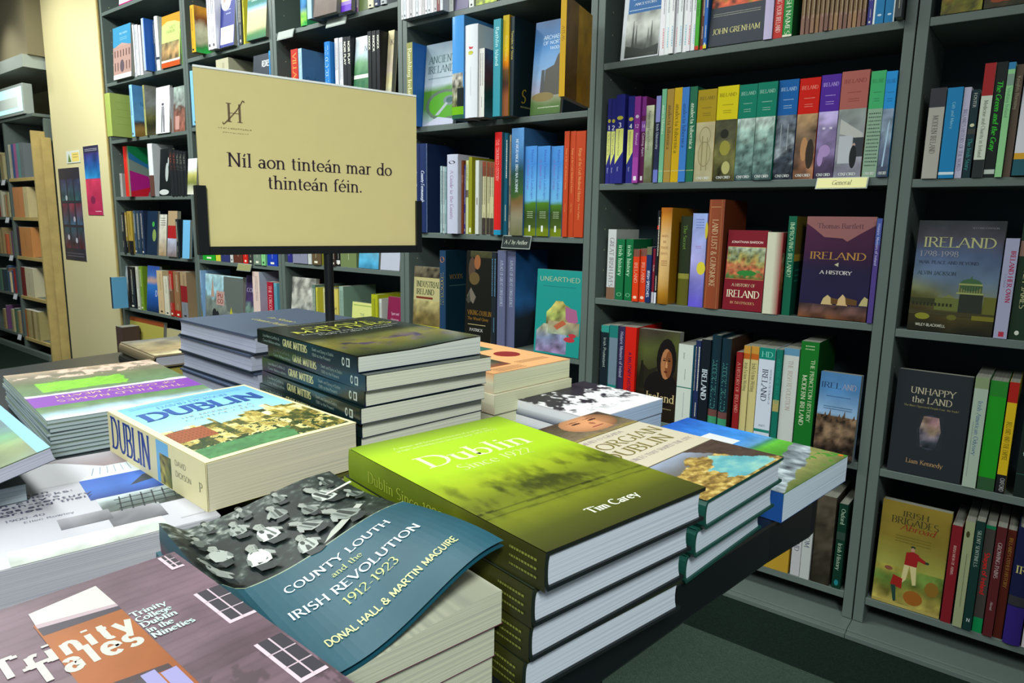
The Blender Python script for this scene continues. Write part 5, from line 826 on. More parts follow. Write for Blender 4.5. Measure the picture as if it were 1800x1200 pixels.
it = [('pale blue tower spine', 341, 356, 475, '#8cb4dc', dict(hb=0, gl=1, sp=[('g', 0, 0, 1, 1, [(0, '#8c7c28'), (.25, '#7c6c20'), (.3, '#4c7cb8'), (.6, '#8cacdc'), (1, '#a8c4e4')], .3, 5, 3, 24), ('e', .6, .55, .25, .03, '#2c4c8c')])),
      ('x', 359, 424, 481, '#a8c4cc', dict(face=1, th=.018, lean=3, lab='face-out market street picture book below the left of the sign', sc='#c8dce8', fr=[('g', 0, 0, 1, 1, [(0, '#7c8488'), (.15, '#5c6464'), (.35, '#747c74'), (.55, '#6c7c78'), (.65, '#8cb8c8'), (1, '#a8ccd4')], .5, 6, 3, 40), ('p', [(.5, .98), (1, .98), (1, .3), (.6, .3), (.5, .7)], '#5c6460'), ('p', [(.15, .55), (.2, .95), (.25, .55)], '#a88c7c'), ('r', .3, .4, .52, .68, '#b09088'), ('t', .41, .55, .08, 'PU', '#7c1c20', 'nb', 'c', 0, .18), ('t', .41, .44, .08, 'CO', '#7c1c20', 'nb', 'c', 0, .18), ('e', .25, .2, .06, .12, '#202428'), ('e', .33, .18, .05, .1, '#202428'), ('p', [(.65, .2), (.75, .2), (.7, .4)], '#b8b028')])),
      ('x', 427, 444, 484, '#3c2c54', dict(face=1, th=.018, lab='purple face-out book next to the market street book', sc='#8c5ca8', fr=[('g', 0, 0, 1, 1, [(0, '#3c5444'), (.3, '#4c6050'), (.4, '#6c8880'), (.5, '#3c2c54'), (1, '#34284c')], .5, 6, 3, 24), ('t', .5, .7, .07, 'COR', '#a8a0b8', 's', 'c', 0, .8)])),
      ('cream and pink spine', 446, 458, 477, '#d8c0b8', dict(hb=0, w=.16, fc='#7c8cac', fr=[('g', 0, 0, 1, 1, [(0, '#d89c7c'), (.3, '#b0a0b8'), (1, '#a8b8cc')], .1, 3, 2, 14), ('p', [(.2, 0), (1, 0), (1, .7), (.8, .85), (.5, .5)], '#2c2818')])), ('crimson spine', 471, 481, 495, '#a01830', dict(hb=0, out=.0, t='THE FORGOTTEN', tc='#e0b0b0')), ('teal blue spine', 482, 488, 497, '#5c9cb0', {})]
row('E', 5, ph, it, yref=540, group='books on the low shelf left of the sign post')

# ---- bay F (tall bay by the cream wall)
it = [('x', 208, 236, -60, '#e0e0e8', dict(face=1, th=.02, out=.0, lab='white book with magenta foot at the very top left', fr=[('r', 0, 0, 1, 1, '#e0e0e8'), ('r', 0, 0, 1, .03, '#b01c6c')]))]
row('F', 0, 'x', it, group='books on the top shelf of the left tall bay')
ph = 'upper shelf by cream wall'
it = [('x', 199, 230, 50, '#4c90b4', dict(face=1, th=.02, out=.02, lean=3, lab='face-out book of pink stone building under blue sky', fr=[('r', 0, 0, 1, 1, '#a88880'), ('r', 0, .62, 1, 1, '#3c88b0'), ('p', [(.1, .62), (.5, .68), (.9, .62)], '#b09088'), ('r', 0, 0, 1, .09, '#d8dcd0')]+[('r', .08+.16*i, .42, .13+.16*i, .55, '#5c4440') for i in range(6)]+[('r', .08+.16*i, .16, .13+.16*i, .32, '#5c4440') for i in (0, 1, 4, 5)]+[('e', .5, .24, .12, .12, '#5c5058'), ('t', .6, .84, .035, 'THE HOUSE', '#b8dce8', 's', 'c', 0, .6), ('d', .4, .77, .4, 2, .02, '#8cc0d8')])),
      ('white spine', 233, 240.5, 44, '#e4e4ec', {}), ('pale grey spine', 241.5, 247, 45, '#c8ccd4', {}), ('cream grey spine', 248, 252, 45, '#d4d0d4', {}), ('royal blue book standing proud', 253.5, 258, 33, '#b0bcd0', dict(out=.04, w=.14, fc='#1c5cb8', plain=1)), ('dark slim spine', 273, 276, 38, '#4c5c74', {}), ('white spine with dark foot', 276.5, 282, 30, '#e0e4e4', dict(b=[(.2, .25, '#303848')], plain=1)),
      ('x', 283, 315, 29, '#b8c474', dict(face=1, th=.016, lean=4, out=.01, lab='lime and orange face-out book with street view, top left', fr=[('r', 0, 0, 1, 1, '#b8c878'), ('p', [(0, .82), (.3, .88), (.7, .86), (1, .8), (1, 1), (0, 1)], '#c88c1c'), ('g', 0, .14, .95, .48, [(0, '#6c5c3c'), (.5, '#b08c5c'), (1, '#7c7450')], .9, 6, 3, 24), ('r', 0, .1, 1, .14, '#e8e8d8'), ('r', 0, 0, 1, .1, '#b84c14'), ('t', .6, .72, .055, 'VICT', '#6c7c38', 's', 'c', 0, .5), ('t', .5, .65, .05, 'DUBLIN', '#6c7c38', 's', 'c', 0, .7)])), ('bright green slim spine', 316, 319, 50, '#88d83c', {})]
row('F', 1, ph, it, group='books on the upper shelf by the cream wall')
ph = 'second shelf by cream wall'
it = [('lime', 189, 198, 165, '#9cac58', dict(free=1, out=.105, plain=1, w=.13, hb=0, lab='lime green book overhanging the cream wall edge', fc='#a4b45c', fr=[('d', .2, .8-.17*i, .6, 1, .02, '#8c9c4c') for i in range(4)])), 
      ('sky blue cathedral spine', 233, 238, 150, '#88c0ec', dict(out=.02, w=.13, fc='#5c9cd8', fr=[('g', 0, 0, 1, 1, [(0, '#8c6c30'), (.15, '#a8844c'), (.25, '#3c3c3c'), (.3, '#6ca8dc'), (1, '#5c9cdc')], .2, 4, 2, 24), ('t', .3, .6, .08, 'NIC', '#2c7cb8', 's')])),
      ('olive grey spine', 256, 259, 150, '#9c9c60', dict(out=.01, w=.12, fc='#8c9078', fr=[('g', 0, 0, 1, 1, [(0, '#7c7454'), (.25, '#4c4c3c'), (.4, '#8c8c50'), (.6, '#a0a4a4'), (1, '#94988c')], .4, 5, 3, 20)])),
      ('x', 273, 297, 154, '#dcdce0', dict(face=1, th=.012, lean=4, out=.01, lab='white face-out book with grey standing figure, upper left', fr=[('r', 0, 0, 1, 1, '#dcdce0'), ('e', .5, .62, .09, .03, '#4c4c54'), ('p', [(.38, .38), (.62, .38), (.6, .58), (.42, .58)], '#84848c'), ('p', [(.4, .02), (.47, .02), (.5, .38), (.4, .38)], '#5c5c64'), ('p', [(.56, .02), (.64, .02), (.62, .38), (.52, .38)], '#5c5c64')])),
      ('white and rust spine', 299, 302, 153, '#c8c8cc', dict(b=[(0, .3, '#a85c3c')])), ('x', 304, 324, 153, '#8c9c90', dict(face=1, th=.012, lean=4, lab='face-out book with brown crowd under grey sky, upper left', fr=[('g', 0, 0, 1, 1, [(0, '#7c4c40'), (.3, '#8c5c50'), (.55, '#4c3830'), (.65, '#8c9490'), (1, '#98a8a0')], .6, 7, 3, 30), ('r', .15, .05, .5, .35, '#b88c84')]))]
row('F', 2, ph, it, group='books on the second shelf by the cream wall')
ph = 'third shelf by cream wall'
it = [('small grey spine', 213, 217, 305, '#9c9c98', {}), ('red', 222, 231, 258, '#d02820', dict(h=.285, out=.02, w=.19, plain=1, lab='red spined book with rainbow cover left of the sign', hb=0, fc='#3c8c6c', fr=[('r', 0, 0, 1, 1, '#7c8c84'), ('p', [(0, 1), (.8, 1), (1, .55), (.5, .6), (0, .75)], '#127c48'), ('p', [(0, .75), (.5, .6), (1, .42), (1, .5), (.3, .75), (0, .9)], '#2870a0'), ('p', [(0, .52), (.55, .42), (.7, .12), (0, .04)], '#b01c80'), ('p', [(0, .1), (.6, .2), (.5, 0), (0, 0)], '#c81c30'), ('e', .82, .12, .16, .1, '#d88c18')])),
      ('white spine with brown foot', 265, 273, 253, '#d8dce0', dict(b=[(0, .4, '#5c3c34')], plain=1, w=.12)), ('x', 279, 300, 262, '#101418', dict(face=1, th=.012, lab='black face-out book with white statue left of the sign', fr=[('r', 0, 0, 1, 1, '#10161a'), ('e', .6, .5, .13, .2, '#a8b0b0'), ('e', .7, .72, .05, .1, '#a8b0b0'), ('e', .4, .08, .4, .06, '#c0c4c4')]))]
for i in range(5): it.append(('dark spine with red marks', 302+i*5.8, 307.4+i*5.8, 263+i, '#1c2024', dict(t='DUBLIN', tc='#a04c38' if i < 2 else '#8c8c80', group='row of dark spines on the third shelf by the cream wall')))
row('F', 3, ph, it, group='books on the third shelf by the cream wall')
ph = 'fourth shelf by cream wall'
it = [('black slim spine', 218, 222, 373, '#24282c', {}), ('gold and black spine', 223, 227, 373, '#8c7430', dict(b=[(0, .3, '#181818')])), ('mustard and black spine', 228, 236, 371, '#a08838', dict(b=[(0, .3, '#181818')])), ('slate blue spine', 237, 243, 370, '#34485c', {}), ('dark slate spine', 244, 250, 370, '#26384c', {}), ('dark blue spine', 251, 256, 370, '#20304c', {}), ('x', 257, 275, 371, '#142840', dict(face=1, th=.014, lab='midnight blue cover with yellow green lights by cream wall', fr=[('r', 0, 0, 1, 1, '#142840'), ('e', .6, .7, .12, .06, '#3c9c44'), ('e', .7, .45, .18, .14, '#7c9450')])),
      ('x', 278, 291, 377, '#c8c8bc', dict(face=1, th=.014, lab='white and tan face-out cover on fourth shelf by cream wall', fr=[('g', 0, 0, 1, 1, [(0, '#9c8464'), (.4, '#b8b0a0'), (1, '#d0d0c4')], .4, 5, 2, 16), ('d', .15, .9, .7, 4, .03, '#3c3c3c')])), ('x', 293, 309, 371, '#8c7450', dict(face=1, th=.02, out=.01, lab='tan and red face-out cover on fourth shelf by cream wall', fr=[('r', 0, 0, 1, 1, '#a89070'), ('r', 0, .4, 1, .68, '#a01c20'), ('g', 0, 0, 1, .4, [(0, '#7c6c68'), (1, '#a8b0c8')], .5, 4, 2, 16)])),
      ('black pair spine', 311, 317, 385, '#20282c', {}), ('x', 319, 332, 387, '#6cb0dc', dict(face=1, th=.014, out=.03, lab='plain light blue face-out cover on fourth shelf by cream wall'))]
row('F', 4, ph, it, group='books on the fourth shelf by the cream wall')
ph = 'fifth shelf by cream wall'
it = [('pale', 197, 201, 481, '#1c2c3c', dict(free=1, xmin=-4.232, out=.09, plain=1, w=.083, hb=0, lab='small dark and sky blue book overhanging the cream wall', fc='#64a8d0', h=.19)), 
      ('x', 216, 227, 468, '#7c888c', dict(face=1, th=.01, lab='grey photograph cover on fifth shelf by cream wall', fr=[('g', 0, 0, 1, 1, [(0, '#3c3c40'), (.4, '#6c747c'), (1, '#9ca8ac')], .6, 5, 2, 16)])), ('black spine', 229, 240, 468, '#1c1c1c', dict(hb=0)), ('white and black spine', 243, 247, 468, '#c8c8b8', {}), ('lime spine', 249, 255, 468, '#6c8c24', {}), ('x', 257, 278, 467, '#1c4c94', dict(face=1, th=.014, lab='deep blue seaside face-out cover by cream wall', fr=[('g', 0, 0, 1, 1, [(0, '#142c50'), (.3, '#1c4c98'), (.6, '#2c6cb8'), (.7, '#b8947c'), (.8, '#3c64a8'), (1, '#2c4c9c')], .15, 3, 2, 24), ('t', .7, .35, .12, 'D', '#d8dce4', 'n')])),
      ('cream spine', 280, 290, 475, '#c8b088', dict(hb=0)), ('cream white spine', 291, 299, 485, '#d0ccb8', dict(hb=0)), ('red and brown spine', 301, 308, 476, '#a02820', dict(b=[(.3, .6, '#6c5038')])), ('brown red-footed spine', 309, 319, 477, '#8c6848', dict(b=[(0, .15, '#a82018')], hb=0)), ('tan and red spine', 321, 332, 477, '#a08868', dict(b=[(.35, .7, '#8c1c20'), (0, .35, '#7c8088')], hb=0))]
row('F', 5, ph, it, group='books on the fifth shelf by the cream wall')
it = [('brown', 205, 216, 573, '#4c3c38', dict(free=1, xmin=-4.232, out=.10, lab='dark brown spine low down beside the cream wall', plain=1, hb=0, w=.1)), ('x', 224, 282, 556, '#a8a048', dict(face=1, th=.02, lab='yellow face-out book with brown top and torch emblem, low left', fr=[('r', 0, 0, 1, 1, '#a8a04c'), ('r', 0, .9, 1, 1, '#8c4420'), ('e', .25, .7, .1, .1, '#4c4020'), ('r', .23, .3, .27, .65, '#4c4020'), ('t', .4, .42, .06, 'THE', '#4c4420', 's')])), ('x', 287, 318, 578, '#b0a87c', dict(face=1, th=.02, out=.01, lab='cream face-out book low on the leftmost tall bay'))]
row('F', 6, 'x', it, yref=598, group='books on the lowest shelf by the cream wall')
# ------------------------------------------------------------------ far bookcase at the left edge
def gx(x): return CAM[0]+.95*(x-CAM[0])
def gz(z): return CAM[2]+.95*(z-CAM[2])
GY = -.093
zsG = [gz(float(ony((40, y), 0)[2])) for y in (313, 382, 450, 518, 588)]
GX = [gx(x) for x in (-7.1, -6.13, -5.50)]; XL = gx(-7.1)
fb = empty('bookcase', (-5.5, GY, FZ)); tag(fb, 'distant bookcase beyond the cream wall with pale raw timber end boards', 'bookcase')
def FP(name, a, b, m_, label=None):
    o = boxobj(name, (a[0]+5.5, a[1], a[2]-FZ), (b[0]+5.5, b[1], b[2]-FZ), m_, fb, .001)
    if label: o['label'] = label
    return o
XR = gx(-5.475)
FP('back_panel', (XL, .24, FZ), (XR, .25, 1.695), M_BACK)
for x in GX[:2]: FP('side_panel', (x, 0, FZ), (x+.03, .239, 1.69), M_SHELF)
FP('end_board', (gx(-5.50), -.02, FZ), (XR, .06, 1.60), M_WOOD, 'pale raw timber end board'); FP('end_board', (XR+.008, .03, FZ), (XR+.028, .085, 1.56), M_WOOD); FP('side_panel', (gx(-5.50), .061, FZ), (XR, .239, 1.69), M_SHELF)
for k in range(2):
    for j, z in enumerate(zsG):
        xa, xb = GX[k]+.031, GX[k+1]-.001
        FP('shelf', (xa, 0, z-.02), (xb, .239, z), M_SHELF)
        if k == 1: FP('shelf_lip', (xa+.06, -.018, z-.022), (xb, -.001, z+.001), M_WOOD)
FP('top_shelf', (XL, 0, 1.695), (XR, .239, 1.715), M_SHELF); FP('plinth', (XL, -.03, FZ+.001), (gx(-5.51), -.003, .06), M_SHELF)
palF = ['#7c5c48', '#a8a078', '#3c5c6c', '#8c2c2c', '#c8b890', '#2c3c44', '#b86040', '#4c6c5c', '#6c4870', '#b8b4a0', '#34507c', '#98845c']
nmF = {'#7c5c48': 'brown', '#a8a078': 'khaki', '#3c5c6c': 'slate', '#8c2c2c': 'dark red', '#c8b890': 'beige', '#2c3c44': 'charcoal', '#b86040': 'terracotta', '#4c6c5c': 'sea green', '#6c4870': 'plum', '#b8b4a0': 'stone', '#34507c': 'denim blue', '#98845c': 'ochre'}
IDT = [np.array([1.0, 0, 0]), np.array([0, 1.0, 0]), np.array([0, 0, 1.0])]
shF = ['top', 'second', 'third', 'fourth', 'fifth', 'bottom']
rr = random.Random(11)
for j, z in enumerate(zsG):
    x = gx(-6.62); i = 0
    while x < GX[1]-.06:
        t = rr.uniform(.016, .045); c = rr.choice(palF)
        if rr.random() < .85: make_book('distant %s spine, %s from left, %s shelf of far bookcase' % (nmF[c], ORD[i], shF[j]), (x, GY+rr.uniform(0, .02), z+.001), IDT, .14, rr.uniform(.15, .20), t, c, group='small books in the far bookcase'); i += 1
        x += t+rr.uniform(.001, .006)
    spec = [[('#c8c4b0', .03), ('#b8b098', .03), ('#3c5c8c', .05), ('#a06090', .06), ('#5c8c8c', .06), ('#6c7478', .07)], [('#c88858', .22), ('#c8b888', .08)], [('#3c2c3c', .06), ('#c88850', .24)],
            [('#6c1c24', .045), ('#7c2028', .045), ('#c8c0a0', .17)], [('#a8683c', .04), ('#b0a068', .045), ('#b8a878', .05), ('#8c7c4c', .045), ('#c0b080', .06), ('#a89c68', .05)], [('#5c4c4c', .05), ('#8c8c8c', .06), ('#b8b8bc', .19)]][j]
    x = GX[1]+.12
    for i, (c, t) in enumerate(spec):
        make_book('%s book from left on timber lipped %s shelf, far left bookcase' % (ORD[i], shF[j]), (x, GY-.012, z+.002), IDT, .15, .21 if j else .235, t*.95-.003, c, hb=False, spine=[('d', .5, .8, .5, 2, .02, '#4c4038', 90)], group='books in the timber lipped bay at far left'); x += t*.95
    if z > .1: label_holder(GX[1]-.10, z-.004, .08, 'small white shelf label on the %s shelf of the far bookcase' % shF[j], '#d8dce4', None, hh=.04, y=GY-.004)
lb = empty('light_box_sign', (-5.9, GY-.01, 1.718)); tag(lb, 'glowing pale blue category panel on top of the far bookcase', 'sign')
boxobj('frame', (-.8, 0, 0), (.60, .06, .20), M_METAL, lb, .003)
me_ = mat('lit_panel', '#cfe8e8', .4); me_.node_tree.nodes['Principled BSDF'].inputs['Emission Color'].default_value = (.45, .9, .88, 1); me_.node_tree.nodes['Principled BSDF'].inputs['Emission Strength'].default_value = .7
boxobj('white_band', (-.75, -.0045, .05), (.50, -.0035, .12), mat('white_band_print', '#e8f4f0', .5), lb)
boxobj('lit_face', (-.79, -.003, .02), (.58, -.0005, .18), me_, lb)

# ------------------------------------------------------------------ stacks on the display table
def smooth(x): x = min(1, max(0, x)); return x*x*(3-2*x)
def rotf(al):
    a = math.radians(al); return [np.array([0, 0, 1.0]), np.array([math.cos(a), math.sin(a), 0]), np.array([-math.sin(a), math.cos(a), 0])]
def origin(c, al, w_, h_):
    a = math.radians(al); u = np.array([math.cos(a), math.sin(a)]); H = np.array([-math.sin(a), math.cos(a)])
    return np.array(c)-u*w_/2-H*h_/2
def flat(label, c, al, zb_, w_, h_, t_, col, **k):
    o = origin(c, al, w_, h_); return make_book(label, (o[0], o[1], zb_), rotf(al), w_, h_, t_, col, **k)
def under(proto, label, c, al, zb_, w_, h_):
    r = copy_tree(proto); o = origin(c, al, w_, h_); a = rotf(al); mm = Matrix.Identity(4)
    for i in range(3):
        for j in range(3): mm[i][j] = a[j][i]
    r.matrix_world = Matrix.Translation(Vector((o[0], o[1], zb_))) @ mm; r['label'] = label; return r

# -- green Dublin Since 1922, four hardbacks
def greenfn(U, V):
    base = ramp(V, [(0, '#3a3c14'), (.10, '#4c5016'), (.2, '#70781a'), (.34, '#6a7418'), (.45, '#96a81c'), (.6, '#a6cc1e'), (.85, '#a4cc20'), (.97, '#7c9a1c'), (1, '#6c861c')])
    n = fbm(U*5, V*7, 3, 5); n2 = fbm(U*14, V*9, 9, 4); n3 = fbm(U*3, V*3.4, 19, 3)
    tree = np.clip((n*.5+n2*.5-.47)*9, 0, 1)*np.exp(-((V-.36)/.13)**2)
    cloud = np.clip((n3-.5)*4, 0, 1)*np.exp(-((V-.52)/.10)**2)*.8
    rail = (np.abs(V-(.27-.02*U)) < .005)*.5+(np.abs(V-(.235-.02*U)) < .004)*.4
    light = np.clip((n2-.6)*6, 0, 1)*np.exp(-((V-.3)/.08)**2)*.8
    b = base*(1-np.clip(tree*.75+cloud*.5+rail, 0, .85))[..., None]
    return b*(1-light[..., None]*.5)+np.array(rgb('#a8b830'))*light[..., None]*.5
gfront = [('g', .0, 0, 1, 1, greenfn, 0, 0, 0, 150), ('t', .17, .66, .105, 'Dublin', '#dce8b8', 's', 'l', 0, .66), ('t', .27, .575, .052, 'Since 1922', '#c8d890', 's', 'l', 0, .46),
          ('t', .16, .885, .017, "'A unique and fascinating history of a great city ...", '#d4e498', 's', 'l', 0, .66), ('t', .16, .855, .017, "people and Dublin fans on every page' HOT PRESS", '#d4e498', 's', 'l', 0, .66), ('t', .38, .085, .034, 'Tim Carey', '#d8dccc', 'sb', 'l', 0, .31)]
gsp = [('g', 0, 0, 1, 1, [(0, '#26280e'), (.25, '#3c3e12'), (.4, '#5c6414'), (.6, '#5c6c12'), (.8, '#6c8014'), (1, '#7c941c')], .25, 4, 5, 30), ('t', .25, .86, .038, 'Dublin Since 1922', '#96a438', 's', 'l', -90, .52), ('t', .3, .5, .02, 'Tim Carey', '#c8ccb0', 's', 'l', -90, .14), ('d', .7, .13, .10, 3, .013, '#747a34', 90)]
GW, GH, GT = .163, .24, .0255
gc = np.array([.002, -1.453]); GZ = TZ+.0006
lowg = None
offs = [(-.015, .003, -.6), (-.013, .001, .6), (-.008, .0, -.3)]
for i, (dx, dy, da) in enumerate(offs):
    lb_ = ['lowest olive-green Dublin hardback of the four-book stack at table edge', 'second from bottom olive-green Dublin hardback in the table edge stack', 'olive-green Dublin hardback directly under the top lime-green one'][i]
    if lowg is None:
        lowg = flat(lb_, gc+(dx, dy), 79.4+da, GZ+i*(GT+.0007), GW, GH, GT, '#1c2420', hb=True, fc='#222a1c', bc='#181e20', spine=gsp, front=[('r', .0, 0, 1, 1, '#222a1c'), ('r', .55, 0, 1, 1, '#5c6a14')], pages='#c6ceda', bulge=.0008, ov=.002, conc=.002, group='olive-green Dublin hardbacks in the table edge stack')
    else: under(lowg, lb_, gc+(dx, dy), 79.4+da, GZ+i*(GT+.0007), GW, GH)
flat('lime-green hardback titled Dublin Since 1922 topping the table edge stack', gc, 79.4, GZ+3*(GT+.0007), GW, GH, GT, '#1c2420', hb=True, fc='#1a201c', bc='#181e20', spine=gsp, front=gfront, pages='#c6ceda', bulge=.0008, ov=.002, conc=.002, group='olive-green Dublin hardbacks in the table edge stack')

# -- cream Dublin paperback on an olive hardback
def dubfn(U, V):
    sky = ramp(V, [(0, '#aee0ec'), (.45, '#a4dcf0'), (1, '#6cb4e0')])
    n = fbm(U*9, V*12, 4, 4); n2 = fbm(U*34, V*40, 8, 4); bx = _h(np.floor(U*16), np.floor(V*14+n*2), 5); wn = ((np.mod(U*64, 1) < .4) & (np.mod(V*70, 1) < .5) & (bx > .45))
    city = ramp(np.clip(bx*.55+n2*.55-.08, 0, 1), [(0, '#202c1c'), (.25, '#4c5428'), (.42, '#a89444'), (.6, '#e4d684'), (.8, '#f0ecc0'), (1, '#fff8d8')])
    city = np.where(wn[..., None], city*.55, city)
    skyline = .44+.05*_h(np.floor(U*13), U*0, 3)+.04*(U > .6)-.05*(np.abs(U-.45) < .08)+.08*(np.abs(U-.36) < .015)+.06*(np.abs(U-.8) < .03)
    m = (V < skyline)[..., None]
    green = ((V+.05*n2 < .17) & (U < .45+n*.35))[..., None]; red = ((V < .45-.1*np.abs(U-.12)) & (V > .27) & (U < .26))[..., None]
    trees = ((n2 > .56) & (V < .30))[..., None]
    out = np.where(m, city, sky); out = np.where(trees, np.array(rgb('#2c4020')), out); out = np.where(green, np.array(rgb('#4c8050'))*(.55+n2[..., None]*.9), out)
    rd = np.array(rgb('#9a5434'))*np.where((np.mod(U*40, 1) < .35) & (np.mod(V*30, 1) < .45), .45, .95)[..., None]
    return np.where(red, rd, out)
def dbend(u, v): return .0035*math.sin(math.pi*min(1, u))*.6+.004*u*u
dfront = [('r', 0, 0, 1, 1, '#e4dcb0'), ('g', .045, .03, .975, .975, dubfn, 0, 0, 0, 190), ('t', .50, .675, .13, 'DUBLIN', '#27519c', 'sb', 'c', 0, .82), ('t', .5, .845, .036, 'DAVID DICKSON', '#6ca0c8', 's', 'c', 0, .5), ('t', .5, .60, .026, 'THE MAKING OF A', '#a8a89c', 's', 'c', 0, .5), ('t', .5, .55, .026, 'CAPITAL CITY', '#a8a89c', 's', 'c', 0, .5), ('d', .1, .93, .8, 2, .012, '#7cb4d4')]
dsp = [('r', 0, 0, 1, 1, '#d8d0a4'), ('t', .16, .96, .142, 'DUBLIN', '#23408c', 'sb', 'l', -90, .44), ('r', .02, .33, .98, .45, '#6cacd8'), ('g', .02, .31, .7, .42, [(0, '#3c4c24'), (1, '#a89c50')], 1.4, 20, 5, 60), ('t', .62, .27, .022, 'DAVID', '#6c6c50', 'n', 'l', -90, .16), ('t', .38, .27, .022, 'DICKSON', '#6c6c50', 'n', 'l', -90, .2), ('t', .35, .06, .035, 'P', '#5c5c4c', 's', 'l', -90, .05)]
dc = (-.348, -1.497)
flat('olive hardback mostly hidden beneath the thick cream Dublin paperback', (-.34, -1.462), 86.5, TZ+.0006, .115, .225, .039, '#5c5c2c', hb=True, pages='#b8b48c')
flat('thick cream-spined Dublin paperback with blue sky and old city cover', dc, 86.5, .7945, .156, .234, .044, '#d8d0a4', fc='#e4dcb0', spine=dsp, front=dfront, bend=dbend, pbend=lambda u, v: dbend(u, v), pages='#d6ceb4')

# -- Grave Matters, nine paperbacks
def gravefn(U, V):
    n = fbm(U*6, V*5, 6, 5); n2 = fbm(U*11, V*16, 16, 4)
    b = ramp(V, [(0, '#20281c'), (.08, '#4c5424'), (.3, '#8c8440'), (.42, '#7c7c40'), (.5, '#34381c'), (.6, '#2c3028'), (1, '#3c3c2c')])
    fig = np.clip((n2-.5)*7, 0, 1)*np.exp(-((V-.26)/.12)**2)
    c2 = ramp(n, [(0, '#141828'), (.4, '#3c3458'), (.6, '#7c6478'), (1, '#c8b478')])
    return b*(.6+n[..., None]*.8)*(1-fig[..., None])+c2*fig[..., None]
mfront = [('g', 0, 0, 1, 1, gravefn, 0, 0, 0, 110), ('t', .53, .78, .07, 'GRAVE', '#d8dc58', 'sbw', 'c', 0, .60), ('t', .5, .68, .07, 'MATTERS', '#d8dc58', 'sbw', 'c', 0, .82), ('d', .2, .94, .6, 1, .016, '#a8ac98'), ('t', .5, .62, .028, 'Death and Dying in Dublin', '#c8ccc0', 's', 'c', 0, .8), ('t', .5, .57, .028, '1500 to the Present', '#c8ccc0', 's', 'c', 0, .64)]
msp = [('g', 0, 0, 1, 1, [(0, '#0c1c20'), (.3, '#10282e'), (.45, '#12343c'), (.7, '#10201e'), (1, '#121c18')], .6, 6, 4, 30), ('t', .58, .93, .014, 'Lisa Marie Griffith &', '#8c9c94', 'n', 'l', -90, .2), ('t', .22, .93, .014, 'Ciaran Wallace editors', '#8c9c94', 'n', 'l', -90, .2), ('t', .30, .70, .034, 'GRAVE MATTERS', '#c0bc84', 'sbc', 'l', -90, .25), ('t', .58, .40, .014, 'Death and Dying in Dublin', '#8c9c94', 'n', 'l', -90, .2), ('t', .22, .40, .014, '1500 to the Present', '#8c9c94', 'n', 'l', -90, .18),
       ('r', .2, .06, .75, .09, '#a8b4b0'), ('r', .3, .07, .65, .085, '#10201e'), ('e', .47, .115, .28, .012, '#a8b4b0'), ('e', .47, .113, .16, .007, '#10201e')]
MW, MH, MT = .168, .238, .0168; mc = np.array([-.339, -1.319]); proto = None
nn = ['lowest', 'second lowest', 'third lowest', 'fourth lowest', 'middle', 'fourth from top', 'third from top', 'second from top']
jit = [(.012, 0, .5), (.006, .002, -1), (.004, -.002, 1.2), (0, .002, 0), (.002, 0, .6), (.010, -.003, -.8), (.008, .001, .4), (.016, .002, -1.5)]
for i in range(8):
    lb_ = '%s black Grave Matters paperback in the tall stack before the post' % nn[i]; zb_ = TZ+.0006+i*(MT+.0006)
    if proto is None: proto = flat(lb_, mc+np.array(jit[i][:2]), 82.2+jit[i][2], zb_, MW, MH, MT, '#10201e', bc='#2c3454', spine=msp, pages='#d8d8c4', gloss=True, group='Grave Matters paperbacks in the tall stack')
    else: under(proto, lb_, mc+np.array(jit[i][:2]), 82.2+jit[i][2], zb_, MW, MH)
def gb(u, v): return .0045*smooth((u-.3)/.7)*(1-v*.6)
flat('top glossy Grave Matters paperback with yellow title, before the sign post', mc, 82.2, TZ+.0006+8*(MT+.0006), MW, MH, MT, '#10201e', fc='#2c2c20', bc='#2c3454', spine=msp, front=mfront, bend=gb, pbend=gb, pages='#d4d8d0', gloss=True, group='Grave Matters paperbacks in the tall stack')

# -- Georgian Dublin, three hardbacks
PW, PH, PT = .153, .222, .0250
gcn = np.array(onz((1378, 801), .831)[:2])
def cen_ft(corner, al, w_, h_):   # centre from the fore-edge / tail corner
    a = math.radians(al); u = np.array([math.cos(a), math.sin(a)]); H = np.array([-math.sin(a), math.cos(a)]); return np.array(corner)-u*w_/2+H*h_/2
pc_ = cen_ft(gcn, 85, PW, PH)
def paint(U, V):
    n = fbm(U*6, V*6, 2, 5); n2 = fbm(U*22, V*18, 4, 4); w_ = (n-.5)*.30
    b = ramp(V+w_*.5, [(0, '#3c3828'), (.3, '#5c5438'), (.7, '#6c6c6c'), (1, '#98a4bc')])
    land = (V+w_ < .80-.55*np.abs(U-.55))[..., None]; b = np.where(land, ramp(np.clip(n2*1.3-.15, 0, 1), [(0, '#4c3c20'), (.4, '#8c7038'), (.7, '#c0a458'), (1, '#e0d090')]), b)
    lake = ((U+w_ > .45) & (U+w_ < .98) & (V < .62-.9*np.abs(U-.66)+w_) & (V > .04))[..., None]
    b = np.where(lake, ramp(n, [(0, '#3c7c88'), (.5, '#64aab4'), (.8, '#98c8b8'), (1, '#c8dca8')]), b)
    brown = (U > .80+.35*(.5-V)+w_*.6)[..., None]
    return np.where(brown, np.array(rgb('#4c3c34'))*(.6+n2[..., None]*.7), b)
